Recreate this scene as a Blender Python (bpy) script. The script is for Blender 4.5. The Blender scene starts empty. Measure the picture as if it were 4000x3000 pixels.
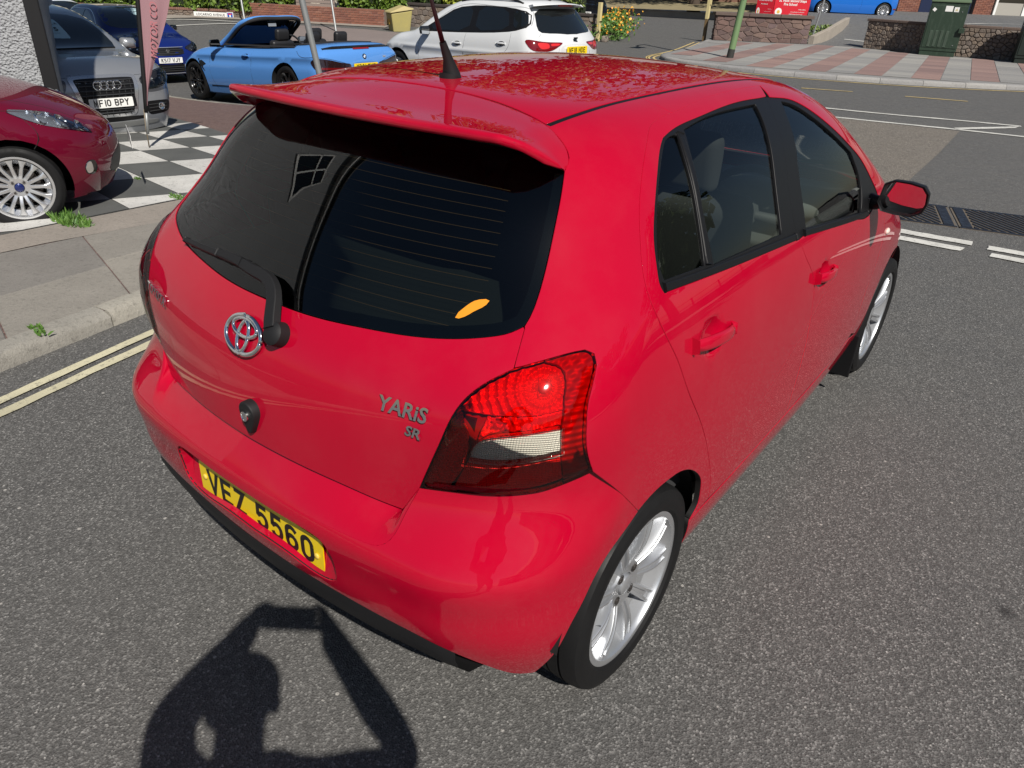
import bpy, bmesh, math, random
import numpy as np
from math import radians, sin, cos, pi
from mathutils import Vector, Matrix
from mathutils.geometry import delaunay_2d_cdt, tessellate_polygon

# ------------------------------------------------------------------ camera, sky, sun, exposure
SC = bpy.context.scene
COL = SC.collection
cam_d = bpy.data.cameras.new('camera')
cam = bpy.data.objects.new('camera', cam_d)
COL.objects.link(cam)
CAM = np.array([1.40061262, -1.38862735, 1.72971153])
_p, _y, _r = -0.507620762, 0.638386066, 0.0450620333
_f = np.array([-sin(_y)*cos(_p), cos(_y)*cos(_p), sin(_p)])
_a = np.array([cos(_y), sin(_y), 0.0]); _b = np.cross(_a, _f)
_r2 = cos(_r)*_a + sin(_r)*_b; _u2 = -sin(_r)*_a + cos(_r)*_b
cam.matrix_world = Matrix([[_r2[i], _u2[i], -_f[i], CAM[i]] for i in range(3)] + [[0, 0, 0, 1]])
cam_d.sensor_fit = 'HORIZONTAL'; cam_d.sensor_width = 36.0
cam_d.lens = 36.0*2859.07/4000.0
cam_d.clip_start = 0.01; cam_d.clip_end = 600
SC.camera = cam

SUN = Vector((0.597, -0.373, 0.7104)).normalized()
world = bpy.data.worlds.new('World'); SC.world = world; world.use_nodes = True
nt = world.node_tree; nt.nodes.clear()
out = nt.nodes.new('ShaderNodeOutputWorld'); bg = nt.nodes.new('ShaderNodeBackground')
sky = nt.nodes.new('ShaderNodeTexSky'); sky.sky_type = 'NISHITA'; sky.sun_disc = False
sky.sun_elevation = math.asin(SUN.z); sky.sun_rotation = math.atan2(SUN.x, SUN.y)
sky.air_density = 1.0; sky.dust_density = 0.6; sky.ozone_density = 2.0
bg.inputs['Strength'].default_value = 0.05
nt.links.new(sky.outputs[0], bg.inputs['Color']); nt.links.new(bg.outputs[0], out.inputs['Surface'])
sd = bpy.data.lights.new('sun', 'SUN'); sd.energy = 4.8; sd.angle = radians(0.53); sd.color = (1.0, 0.95, 0.87)
so = bpy.data.objects.new('sun', sd); COL.objects.link(so)
so.rotation_euler = SUN.to_track_quat('Z', 'Y').to_euler()
SC.view_settings.view_transform = 'Standard'; SC.view_settings.look = 'None'
SC.view_settings.exposure = 0.2; SC.view_settings.gamma = 1.0
try: SC.view_settings.use_curve_mapping = False
except Exception: pass

# ------------------------------------------------------------------ helpers: objects
random.seed(7); RNG = np.random.default_rng(7)
def lnk(o, parent=None):
    COL.objects.link(o)
    if parent is not None: o.parent = parent
    return o
def thing(name, label, cat, loc=(0, 0, 0), rz=0.0, group=None):
    o = bpy.data.objects.new(name, None); o.empty_display_size = 0.2
    COL.objects.link(o); o.location = loc; o.rotation_euler = (0, 0, rz)
    return tag(o, label, cat, group)
def tag(o, label, cat, group=None):
    o['label'] = label; o['category'] = cat
    if group: o['group'] = group
    return o
def struct(o): o['kind'] = 'structure'; return o
def stuff(o): o['kind'] = 'stuff'; return o
def mk(name, verts, faces, mat, parent=None, normals=None, smooth=True, mids=None):
    me = bpy.data.meshes.new(name)
    me.from_pydata([tuple(map(float, v)) for v in verts], [], [tuple(map(int, f)) for f in faces])
    mats = mat if isinstance(mat, (list, tuple)) else [mat]
    for m in mats: me.materials.append(m)
    if mids is not None: me.polygons.foreach_set('material_index', list(mids))
    me.polygons.foreach_set('use_smooth', [smooth]*len(me.polygons))
    me.update()
    if normals is not None:
        me.normals_split_custom_set_from_vertices([tuple(map(float, n)) for n in normals])
    return lnk(bpy.data.objects.new(name, me), parent)
class MB:
    """collects plain pieces into one mesh"""
    def __init__(s): s.v = []; s.f = []; s.m = []; s.cm = 0
    def add(s, v, f):
        n = len(s.v); s.v += [tuple(map(float, p)) for p in v]; s.f += [tuple(int(i)+n for i in q) for q in f]; s.m += [s.cm]*len(f); return s
    def box(s, c, d, rz=0.0, M=None, taper=1.0):
        x, y, z = d[0]/2, d[1]/2, d[2]/2
        P = [(-x, -y, -z), (x, -y, -z), (x, y, -z), (-x, y, -z), (-x*taper, -y*taper, z), (x*taper, -y*taper, z), (x*taper, y*taper, z), (-x*taper, y*taper, z)]
        if M is None: M = Matrix.Rotation(rz, 4, 'Z')
        P = [Vector(c) + (M.to_3x3() @ Vector(p)) for p in P]
        return s.add(P, [(3, 2, 1, 0), (4, 5, 6, 7), (0, 1, 5, 4), (1, 2, 6, 5), (2, 3, 7, 6), (3, 0, 4, 7)])
    def tube(s, pts, r, n=8, cap=True):
        pts = [Vector(p) for p in pts]; rr = r if isinstance(r, (list, tuple)) else [r]*len(pts)
        V = []; Fc = []
        up = Vector((0, 0, 1)) if abs((pts[1]-pts[0]).normalized().z) < .9 else Vector((1, 0, 0))
        for i, p in enumerate(pts):
            t = (pts[min(i+1, len(pts)-1)]-pts[max(i-1, 0)]).normalized()
            a = t.cross(up).normalized(); b = a.cross(t)
            for k in range(n): V.append(p + rr[i]*(cos(2*pi*k/n)*a + sin(2*pi*k/n)*b))
        for i in range(len(pts)-1):
            for k in range(n): Fc.append((i*n+k, (i+1)*n+k, (i+1)*n+(k+1) % n, i*n+(k+1) % n))
        if cap: Fc += [tuple(range(n)), tuple(reversed(range((len(pts)-1)*n, len(pts)*n)))]
        return s.add(V, Fc)
    def lathe(s, prof, n=32, axis='x', c=(0, 0, 0), closed=False, a0=0, a1=2*pi):
        """prof: (axial, radius) pairs"""
        V = []; Fc = []; m = len(prof); full = abs(a1-a0-2*pi) < 1e-6; N = n if full else n+1
        for k in range(N):
            t = a0+(a1-a0)*k/n
            for ax, r in prof:
                p = (ax, r*cos(t), r*sin(t)) if axis == 'x' else ((r*cos(t), r*sin(t), ax) if axis == 'z' else (r*cos(t), ax, r*sin(t)))
                V.append((p[0]+c[0], p[1]+c[1], p[2]+c[2]))
        for k in range(n):
            k2 = (k+1) % N
            for i in range(m-1 + (1 if closed else 0)):
                j = (i+1) % m
                q = (k*m+i, k2*m+i, k2*m+j, k*m+j)
                Fc.append(q if axis != 'z' else q)
        return s.add(V, Fc)
    def prism(s, poly, z0, z1, fn=lambda x, y, z: (x, y, z)):
        """poly 2D extruded between z0,z1 then mapped"""
        n = len(poly); V = [fn(x, y, z0) for x, y in poly] + [fn(x, y, z1) for x, y in poly]
        T = tessellate_polygon([[Vector((x, y, 0)) for x, y in poly]])
        ar = sum(poly[i][0]*poly[(i+1) % n][1]-poly[(i+1) % n][0]*poly[i][1] for i in range(n))
        Fc = []
        for t in T:
            a, b, c = [Vector((poly[i][0], poly[i][1])) for i in t]
            if (b-a).cross(c-a) < 0: t = (t[0], t[2], t[1])
            Fc.append((t[2], t[1], t[0])); Fc.append(tuple(i+n for i in t))
        for i in range(n):
            j = (i+1) % n; q = (i, j, j+n, i+n); Fc.append(q if ar > 0 else q[::-1])
        return s.add(V, Fc)
    def obj(s, name, mat, parent=None, smooth=False, bevel=0.0, seg=2, auto=None, fix=True):
        me = bpy.data.meshes.new(name)
        mats = mat if isinstance(mat, (list, tuple)) else [mat]
        if fix or bevel:
            bm = bmesh.new(); vs = [bm.verts.new(p) for p in s.v]
            for q, m in zip(s.f, s.m):
                try: bm.faces.new([vs[i] for i in q]).material_index = m
                except ValueError: pass
            if bevel:
                bmesh.ops.remove_doubles(bm, verts=bm.verts, dist=1e-5)
                ed = [e for e in bm.edges if len(e.link_faces) == 2 and e.calc_face_angle(0) > 0.6]
                bmesh.ops.bevel(bm, geom=ed, offset=bevel, segments=seg, profile=.5, affect='EDGES', clamp_overlap=True)
            bmesh.ops.recalc_face_normals(bm, faces=bm.faces)
            bm.to_mesh(me); bm.free()
        else:
            me.from_pydata(s.v, [], s.f); me.polygons.foreach_set('material_index', s.m)
        for m in mats: me.materials.append(m)
        me.polygons.foreach_set('use_smooth', [smooth]*len(me.polygons)); me.update()
        if smooth and auto: me.set_sharp_from_angle(angle=radians(auto))
        return lnk(bpy.data.objects.new(name, me), parent)
def copy_tree(o, parent=None):
    c = o.copy(); COL.objects.link(c); c.parent = parent
    for ch in o.children: copy_tree(ch, c)
    return c

# ------------------------------------------------------------------ helpers: materials
def mat(name, col=(.5, .5, .5), rough=.5, metal=0.0, coat=0.0, coat_r=.03, spec=.5, emit=None, sheen=0.0):
    m = bpy.data.materials.new(name); m.use_nodes = True
    b = m.node_tree.nodes['Principled BSDF']
    b.inputs['Base Color'].default_value = (*col, 1); b.inputs['Roughness'].default_value = rough
    b.inputs['Metallic'].default_value = metal; b.inputs['Coat Weight'].default_value = coat
    b.inputs['Coat Roughness'].default_value = coat_r; b.inputs['Specular IOR Level'].default_value = spec
    return m
def N(m, t, **kw):
    n = m.node_tree.nodes.new('ShaderNode'+t)
    for k, v in kw.items():
        if k in n.inputs.keys(): n.inputs[k].default_value = v
        else: setattr(n, k, v)
    return n
def L(m, a, b): m.node_tree.links.new(a, b)
def bsdf(m): return m.node_tree.nodes['Principled BSDF']
def coords(m, scale=(1, 1, 1), kind='Object', rot=(0, 0, 0)):
    t = N(m, 'TexCoord'); mp = N(m, 'Mapping'); mp.inputs['Scale'].default_value = scale; mp.inputs['Rotation'].default_value = rot
    L(m, t.outputs[kind], mp.inputs['Vector']); return mp.outputs[0]
def ramp(m, src, stops):
    r = N(m, 'ValToRGB'); e = r.color_ramp.elements
    while len(e) > 1: e.remove(e[-1])
    for i, (p, c) in enumerate(stops):
        q = e[0] if i == 0 else e.new(p)
        q.position = p; q.color = (*c, 1) if len(c) == 3 else c
    L(m, src, r.inputs[0]); return r.outputs[0]
def mix(m, a, b, fac, mode='MIX'):
    x = N(m, 'Mix'); x.data_type = 'RGBA'; x.blend_type = mode
    for s, v in ((x.inputs[0], fac), (x.inputs[6], a), (x.inputs[7], b)):
        if hasattr(v, 'links'): L(m, v, s)
        elif isinstance(v, (int, float)): s.default_value = v
        else: s.default_value = (*v, 1) if len(v) == 3 else v
    return x.outputs[2]
def noise(m, vec, scale, detail=4, rough=.6):
    n = N(m, 'TexNoise'); n.inputs['Scale'].default_value = scale; n.inputs['Detail'].default_value = detail; n.inputs['Roughness'].default_value = rough
    L(m, vec, n.inputs['Vector']); return n.outputs['Fac']
def voro(m, vec, scale, feature='F1', out=0, rnd=1.0):
    n = N(m, 'TexVoronoi'); n.feature = feature; n.inputs['Scale'].default_value = scale; n.inputs['Randomness'].default_value = rnd
    L(m, vec, n.inputs['Vector']); return n.outputs[out]
def bump(m, h, strength=.3, dist=.01, chain=None):
    b = N(m, 'Bump'); b.inputs['Strength'].default_value = strength; b.inputs['Distance'].default_value = dist
    L(m, h, b.inputs['Height'])
    if chain is not None: L(m, chain, b.inputs['Normal'])
    return b.outputs[0]
def setc(m, sock): L(m, sock, bsdf(m).inputs['Base Color'])
def setn(m, sock): L(m, sock, bsdf(m).inputs['Normal'])
def setr(m, sock): L(m, sock, bsdf(m).inputs['Roughness'])
def glass(name, tint=(.3, .36, .33), f0=.06, rough=0.0):
    m = bpy.data.materials.new(name); m.use_nodes = True; nt = m.node_tree; nt.nodes.clear()
    o = nt.nodes.new('ShaderNodeOutputMaterial'); tr = nt.nodes.new('ShaderNodeBsdfTransparent'); gl = nt.nodes.new('ShaderNodeBsdfGlossy')
    tr.inputs[0].default_value = (*tint, 1); gl.inputs['Roughness'].default_value = rough
    lw = nt.nodes.new('ShaderNodeFresnel'); lw.inputs['IOR'].default_value = 1.0 + 2*math.sqrt(f0)/(1-math.sqrt(f0))
    mx = nt.nodes.new('ShaderNodeMixShader')
    nt.links.new(lw.outputs[0], mx.inputs[0]); nt.links.new(tr.outputs[0], mx.inputs[1]); nt.links.new(gl.outputs[0], mx.inputs[2]); nt.links.new(mx.outputs[0], o.inputs[0])
    return m
def paint(name, col, metal=0.0, rough=.35, flake=0.0, coat=1.0):
    m = mat(name, col, rough, metal, coat, .012, spec=.5 if metal else 0.0)
    v = coords(m)
    d = noise(m, v, 3.0, 5, .6)
    setr(m, ramp(m, d, [(.3, (rough-.05,)*3), (.75, (rough+.12,)*3)]))
    if flake:
        nz = voro(m, coords(m, (900, 900, 900)), 1.0, out=1)
        bb = N(m, 'Bump'); bb.inputs['Strength'].default_value = flake; bb.inputs['Distance'].default_value = .0004
        g = N(m, 'RGBToBW'); L(m, nz, g.inputs[0]); L(m, g.outputs[0], bb.inputs['Height']); setn(m, bb.outputs[0])
    return m
# ------------------------------------------------------------------ helpers: smooth car surfaces and panels cut from them
class Sp:
    """natural cubic spline with linear ends"""
    def __init__(s, x, y):
        x = np.array(x, float); y = np.array(y, float); n = len(x); h = np.diff(x)
        A = np.zeros((n, n)); b = np.zeros(n); A[0, 0] = A[-1, -1] = 1
        for i in range(1, n-1):
            A[i, i-1] = h[i-1]; A[i, i] = 2*(h[i-1]+h[i]); A[i, i+1] = h[i]
            b[i] = 6*((y[i+1]-y[i])/h[i]-(y[i]-y[i-1])/h[i-1])
        s.x, s.y, s.h, s.m = x, y, h, np.linalg.solve(A, b)
    def __call__(s, t):
        t = np.asarray(t, float); x, y, h, m = s.x, s.y, s.h, s.m
        i = np.clip(np.searchsorted(x, t)-1, 0, len(x)-2); tc = np.clip(t, x[0], x[-1])
        a = (x[i+1]-tc)/h[i]; b = (tc-x[i])/h[i]
        v = a*y[i]+b*y[i+1]+((a**3-a)*m[i]+(b**3-b)*m[i+1])*h[i]**2/6
        d0 = (y[1]-y[0])/h[0]-h[0]*m[1]/6; d1 = (y[-1]-y[-2])/h[-1]+h[-1]*m[-2]/6
        return v+np.where(t < x[0], (t-x[0])*d0, 0)+np.where(t > x[-1], (t-x[-1])*d1, 0)
def smax(a, b, k):
    h = np.maximum(k-np.abs(a-b), 0); return np.maximum(a, b)+h*h/(4*k)
def ss(a, b, t):
    u = np.clip((t-a)/(b-a), 0, 1); return u*u*(3-2*u)
def grad(F, P, e=2e-4):
    g = np.stack([F(P+np.eye(3)[i]*e)-F(P-np.eye(3)[i]*e) for i in range(3)], 1)
    return g/np.maximum(np.linalg.norm(g, axis=1), 1e-9)[:, None]
def outcast(F, O, d, t1=4.0, n=64):
    """first crossing from inside (F<0) to outside along d from O"""
    O = np.broadcast_to(np.asarray(O, float), d.shape); ts = np.linspace(0.02, t1, n)
    lo = np.zeros(len(d)); hi = np.full(len(d), float(t1)); done = np.zeros(len(d), bool)
    for a, b in zip(ts[:-1], ts[1:]):
        v = F(O+b*d); c = (~done) & (v > 0); lo[c] = a; hi[c] = b; done |= c
        if done.all(): break
    for _ in range(26):
        m = (lo+hi)/2; v = F(O+m[:, None]*d); lo = np.where(v > 0, lo, m); hi = np.where(v > 0, m, hi)
    return O+hi[:, None]*d
def incast(F, O, d, t1=6.0, n=200):
    """first crossing from outside to inside"""
    return outcast(lambda P: -F(P), O, d, t1, n)
class Gno:
    """chart: straight rays from an inner point"""
    def __init__(s, C0, n, F):
        s.C = np.array(C0, float); s.n = np.array(n, float)/np.linalg.norm(n); s.F = F
        up = np.array([0, 0, 1.0]) if abs(s.n[2]) < .9 else np.array([0, 1.0, 0])
        s.a = np.cross(up, s.n); s.a /= np.linalg.norm(s.a); s.b = np.cross(s.n, s.a)
        s.scale = np.linalg.norm(outcast(F, s.C, s.n[None, :])[0]-s.C)
    def to2(s, P):
        d = np.atleast_2d(P)-s.C; w = d@s.n; return np.c_[d@s.a/w, d@s.b/w]*s.scale
    def to3(s, q):
        q = np.atleast_2d(q)/s.scale; d = s.n+q[:, :1]*s.a+q[:, 1:]*s.b; d /= np.linalg.norm(d, axis=1)[:, None]
        return outcast(s.F, s.C, d)
class Par:
    """chart: parallel rays from outside along -n"""
    def __init__(s, n, F, far=4.0, up=None):
        s.n = np.array(n, float)/np.linalg.norm(n); s.F = F; s.far = far
        up = np.array(up, float) if up is not None else (np.array([0, 0, 1.0]) if abs(s.n[2]) < .9 else np.array([0, 1.0, 0]))
        s.a = np.cross(up, s.n); s.a /= np.linalg.norm(s.a); s.b = np.cross(s.n, s.a)
    def to2(s, P): P = np.atleast_2d(P); return np.c_[P@s.a, P@s.b]
    def to3(s, q):
        q = np.atleast_2d(q); O = q[:, :1]*s.a+q[:, 1:]*s.b+s.far*s.n
        return incast(s.F, O, np.broadcast_to(-s.n, O.shape).copy(), t1=s.far+1.0)
def sample(seg, ds):
    seg = np.array(seg, float)
    if len(seg) == 2:
        n = max(1, int(np.ceil(np.linalg.norm(seg[1]-seg[0])/ds))); t = np.linspace(0, 1, n+1)[:, None]
        return seg[0]*(1-t)+seg[1]*t
    c = np.r_[0, np.cumsum(np.linalg.norm(np.diff(seg, axis=0), axis=1))]
    X = [Sp(c, seg[:, i]) for i in range(seg.shape[1])]; n = max(2, int(np.ceil(c[-1]/ds)))
    t = np.linspace(0, c[-1], n+1); return np.stack([x(t) for x in X], 1)
def outline2(segs, ds):
    o = []
    for s in segs:
        p = sample(s, ds); o.append(p[:-1])
    o = np.concatenate(o)
    ar = 0.5*np.sum(o[:, 0]*np.roll(o[:, 1], -1)-np.roll(o[:, 0], -1)*o[:, 1])
    return o if ar > 0 else o[::-1].copy()
def pip(P, poly):
    x, y = P[:, 0], P[:, 1]; ins = np.zeros(len(P), bool); j = len(poly)-1
    for i in range(len(poly)):
        xi, yi = poly[i]; xj, yj = poly[j]
        c = ((yi > y) != (yj > y)) & (x < (xj-xi)*(y-yi)/((yj-yi) if yj != yi else 1e-12)+xi); ins ^= c; j = i
    return ins
def distpoly(P, poly):
    d = np.full(len(P), 1e9)
    for a, b in zip(poly, np.roll(poly, -1, axis=0)):
        ab = b-a; t = np.clip(((P-a)@ab)/max(ab@ab, 1e-12), 0, 1); d = np.minimum(d, np.linalg.norm(a+t[:, None]*ab-P, axis=1))
    return d
def inset(poly, g):
    e = np.roll(poly, -1, axis=0)-poly; e /= np.maximum(np.linalg.norm(e, axis=1), 1e-9)[:, None]
    n = np.stack([-e[:, 1], e[:, 0]], 1); m = n+np.roll(n, 1, axis=0); l = np.maximum(np.linalg.norm(m, axis=1), .9)
    return poly+2*g*m/(l*l)[:, None]
def tri2(poly, holes, h):
    lo, hi = poly.min(0), poly.max(0)
    gx, gy = np.meshgrid(np.arange(lo[0]+h/2, hi[0], h), np.arange(lo[1]+h/2, hi[1], h*.87)); gx[1::2] += h/2
    G = np.c_[gx.ravel(), gy.ravel()]; G = G[pip(G, poly)]
    if len(G): G = G[distpoly(G, poly) > h*.45]
    for ho in holes:
        if len(G): G = G[~pip(G, ho)]
        if len(G): G = G[distpoly(G, ho) > h*.45]
    V = [poly]+list(holes); E = []; k = 0
    for p in V:
        n = len(p); E += [(k+i, k+(i+1) % n) for i in range(n)]; k += n
    A = np.concatenate(V+([G] if len(G) else []))
    vs, _, fs, *_ = delaunay_2d_cdt([Vector(p) for p in A], E, [], 0, 1e-6)
    vs = np.array([tuple(p) for p in vs]); fs = np.array([f for f in fs if len(f) == 3])
    c = vs[fs].mean(1); ok = pip(c, poly)
    for ho in holes: ok &= ~pip(c, ho)
    fs = fs[ok]
    a, b, d = vs[fs[:, 0]], vs[fs[:, 1]], vs[fs[:, 2]]
    cr = (b[:, 0]-a[:, 0])*(d[:, 1]-a[:, 1])-(b[:, 1]-a[:, 1])*(d[:, 0]-a[:, 0])
    fs[cr < 0] = fs[cr < 0][:, ::-1]; fs = fs[np.abs(cr) > 1e-10]
    return vs, fs
def panel(ch, segs, holes=(), h=.03, off=0.0, gap=.0022, lip=.012, rnd=.0018, bulge=None, mirror=False, ds=None, is2d=False, flip=False, offn=None):
    """cut a panel from the surface behind chart ch; returns verts, faces, normals"""
    ds = ds or h*.7; DARKF = []
    cv = (lambda s: np.array(s, float)) if is2d else (lambda s: ch.to2(np.array(s, float)))
    poly = inset(outline2([cv(s) for s in segs], ds), gap)
    hs = [inset(outline2([cv(s) for s in hseg], ds), -gap) for hseg in holes]
    v2, fs = tri2(poly, hs, h)
    P = ch.to3(v2); n = grad(ch.F, P)
    o = off
    if bulge is not None: o = off+bulge(v2, P, distpoly(v2, poly))[:, None]
    P2 = P+n*o
    if bulge is not None:   # normals of the bulged surface
        e = 1.2e-3; Q = []
        for dv in ((e, 0), (0, e)):
            vv = v2+np.array(dv); R_ = ch.to3(vv); Q.append(R_+grad(ch.F, R_)*(off+bulge(vv, R_, distpoly(vv, poly))[:, None])-P2)
        n2 = np.cross(Q[0], Q[1]); l = np.linalg.norm(n2, axis=1); ok = l > 1e-12; n2[ok] /= l[ok][:, None]; n2[~ok] = n[~ok]
        n2[(n2*n).sum(1) < .2] = n[(n2*n).sum(1) < .2]; n = n2
    V = [P2]; Nn = [n]; Fc = [tuple(f) for f in fs]
    if lip > 0:
        for lp in [poly]+hs:
            m = len(lp); Q = ch.to3(lp); qn = grad(ch.F, Q)
            oo = off+(bulge(lp, Q, np.zeros(m))[:, None] if bulge is not None else 0); Q = Q+qn*oo
            t = np.roll(Q, -1, axis=0)-np.roll(Q, 1, axis=0); o3 = np.cross(t, qn); o3 /= np.maximum(np.linalg.norm(o3, axis=1), 1e-9)[:, None]
            c2 = lp.mean(0); s = 1.0
            if lp is not poly: s = -1.0
            o3 = o3*s
            b0 = sum(len(x) for x in V)
            r1 = Q+o3*rnd*.7-qn*rnd*.35; r2 = Q+o3*rnd-qn*rnd*1.2; r3 = Q+o3*rnd-qn*lip
            for r_, w in ((Q, 0), (r1, .5), (r2, .95), (r3, 1)):
                V.append(r_); nn = qn*(1-w)+o3*w; Nn.append(nn/np.linalg.norm(nn, axis=1)[:, None])
            for k in range(3):
                for i in range(m):
                    j = (i+1) % m; q = (b0+k*m+i, b0+(k+1)*m+i, b0+(k+1)*m+j, b0+k*m+j)
                    Fc.append(q if s > 0 else q[::-1])
                    if k == 2 and lip <= .03: DARKF.append(len(Fc)-1)
    V = np.concatenate(V); Nn = np.concatenate(Nn)
    if flip: Fc = [f[::-1] for f in Fc]; Nn = -Nn
    return (V, Fc, Nn, DARKF)
def vnorm(P, fs, like):
    n = np.zeros_like(P); a, b, c = P[fs[:, 0]], P[fs[:, 1]], P[fs[:, 2]]; fn = np.cross(b-a, c-a)
    for i in range(3): np.add.at(n, fs[:, i], fn)
    l = np.linalg.norm(n, axis=1); n[l < 1e-12] = like[l < 1e-12]; n /= np.maximum(np.linalg.norm(n, axis=1), 1e-12)[:, None]
    n[(n*like).sum(1) < 0] *= -1
    return n
def mir(p):
    V, Fc, Nn = p[:3]; V = V*[-1, 1, 1]; Nn = Nn*[-1, 1, 1]
    return V, [f[::-1] for f in Fc], Nn, p[3]
def put(name, p, m, parent):
    if m in GAPMATS and p[3]:
        ids = np.zeros(len(p[1]), int); ids[p[3]] = 1; return mk(name, p[0], p[1], [m, GAPBLACK], parent, p[2], mids=ids.tolist())
    return mk(name, p[0], p[1], m, parent, p[2])
def join(*ps):
    V = []; Fc = []; Nn = []; k = 0
    for p in ps:
        V.append(p[0]); Fc += [tuple(i+k for i in f) for f in p[1]]; Nn.append(p[2]); k += len(p[0])
    return np.concatenate(V), Fc, np.concatenate(Nn)
# ------------------------------------------------------------------ materials
RED = paint('red_paint', (.415, .0014, .0205), 0.0, .42)
def _dust(m):
    # road film: slightly pale dust that lies on the paint in soft patches
    v = coords(m); n1 = noise(m, v, 5.0, 6, .65); n2 = noise(m, v, 60.0, 3, .7)
    f = ramp(m, n1, [(.45, (0, 0, 0)), (.85, (.035, .035, .035))])
    b = bsdf(m); c0 = tuple(b.inputs['Base Color'].default_value)[:3]
    setc(m, mix(m, c0, (.42, .26, .24), f))
_dust(RED)
GAPBLACK = mat('panel_gap', (.004, .003, .003), .8); GAPMATS = {RED}
BLACK = mat('black_trim', (.007, .007, .008), .45, spec=.3)
BLACKT = mat('textured_black_plastic', (.011, .011, .012), .6, spec=.3); setn(BLACKT, bump(BLACKT, noise(BLACKT, coords(BLACKT), 700, 2), .25, .0006))
GLOSSB = mat('gloss_black', (.006, .006, .007), .08, coat=1)
RUBBER = mat('seal_rubber', (.01, .01, .01), .55)
CHROME = mat('chrome', (.86, .87, .88), .06, 1.0)
SILVER = mat('alloy_silver', (.56, .575, .60), .34, .75, coat=.6, coat_r=.12); setn(SILVER, bump(SILVER, noise(SILVER, coords(SILVER), 900, 2), .08, .0003))
SILVERB = mat('alloy_bright', (.72, .73, .75), .25, .8, coat=.6)
DARKALLOY = mat('black_alloy', (.012, .012, .013), .22, .3, coat=.8)
TYRE = mat('tyre_rubber', (.008, .008, .0085), .6, spec=.25); setn(TYRE, bump(TYRE, noise(TYRE, coords(TYRE), 260, 3), .25, .0008)); setr(TYRE, ramp(TYRE, noise(TYRE, coords(TYRE), 9, 5), [(.35, (.5,)*3), (.7, (.8,)*3)]))
DISC = mat('brake_disc', (.10, .09, .085), .45, .8)
WELL = mat('wheel_well', (.006, .006, .006), .9)
GLASS = glass('tinted_glass', (.78, .84, .79), .055)
GLASSR = glass('rear_glass', (.34, .40, .37), .055)
GLASSD = mat('dark_car_glass', (.008, .010, .011), .03, spec=.6, coat=.6, coat_r=.0)
MIRROR = mat('mirror_glass', (.75, .78, .8), .01, 1.0)
CABIN = mat('cabin_plastic', (.035, .036, .038), .7)
CABINL = mat('cabin_grey', (.16, .165, .165), .8)
SEATM = mat('seat_fabric', (.028, .029, .031), .95); setn(SEATM, bump(SEATM, noise(SEATM, coords(SEATM), 500, 2), .3, .001))
AMBER = mat('amber_sticker', (.75, .27, .01), .5)
WHITEP = mat('white_print', (.78, .78, .76), .5)
PLATEY = mat('plate_yellow', (.86, .62, .0), .32, coat=.5, coat_r=.1)
PLATEW = mat('plate_white', (.80, .80, .78), .32, coat=.5, coat_r=.1)
INK = mat('plate_ink', (.006, .006, .006), .4)
SCREW = mat('plate_screw_cap', (.72, .50, .08), .5)
FRIT = mat('black_glass_edge', (.006, .007, .008), .06, coat=.5, coat_r=.0)
HEAT = mat('heater_wire', (.30, .15, .06), .5)
def redlens():
    m = bpy.data.materials.new('red_lens'); m.use_nodes = True; nt = m.node_tree; nt.nodes.clear()
    o = nt.nodes.new('ShaderNodeOutputMaterial'); tr = nt.nodes.new('ShaderNodeBsdfTransparent'); tr.inputs[0].default_value = (.93, .035, .03, 1)
    gl = nt.nodes.new('ShaderNodeBsdfGlossy'); gl.inputs['Roughness'].default_value = .03
    fr = nt.nodes.new('ShaderNodeFresnel'); fr.inputs[0].default_value = 1.5; mx = nt.nodes.new('ShaderNodeMixShader')
    nt.links.new(fr.outputs[0], mx.inputs[0]); nt.links.new(tr.outputs[0], mx.inputs[1]); nt.links.new(gl.outputs[0], mx.inputs[2]); nt.links.new(mx.outputs[0], o.inputs[0])
    return m
LENS = redlens()
LENSC = glass('clear_lens', (.86, .85, .80), .045)
def ribbed(name, col, metal, rough, sc, st=.6):
    m = mat(name, col, rough, metal); v = coords(m)
    a = N(m, 'TexWave'); a.inputs['Scale'].default_value = sc; a.bands_direction = 'Z'; L(m, v, a.inputs[0])
    b = N(m, 'TexWave'); b.inputs['Scale'].default_value = sc; b.bands_direction = 'X'; L(m, v, b.inputs[0])
    mx = N(m, 'Math'); mx.operation = 'ADD'; L(m, a.outputs['Fac'], mx.inputs[0]); L(m, b.outputs['Fac'], mx.inputs[1])
    setn(m, bump(m, mx.outputs[0], st, .003)); return m
REFL = mat('lamp_reflector', (.85, .85, .84), .22, .45)
REFLG = ribbed('lamp_prism_grid', (.80, .79, .75), .15, .35, 70)
LAMPDK = mat('lamp_housing', (.30, .04, .04), .5)
LAMPRIB = ribbed('lamp_side_ribs', (.34, .30, .30), .2, .5, 22, .8)

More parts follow.
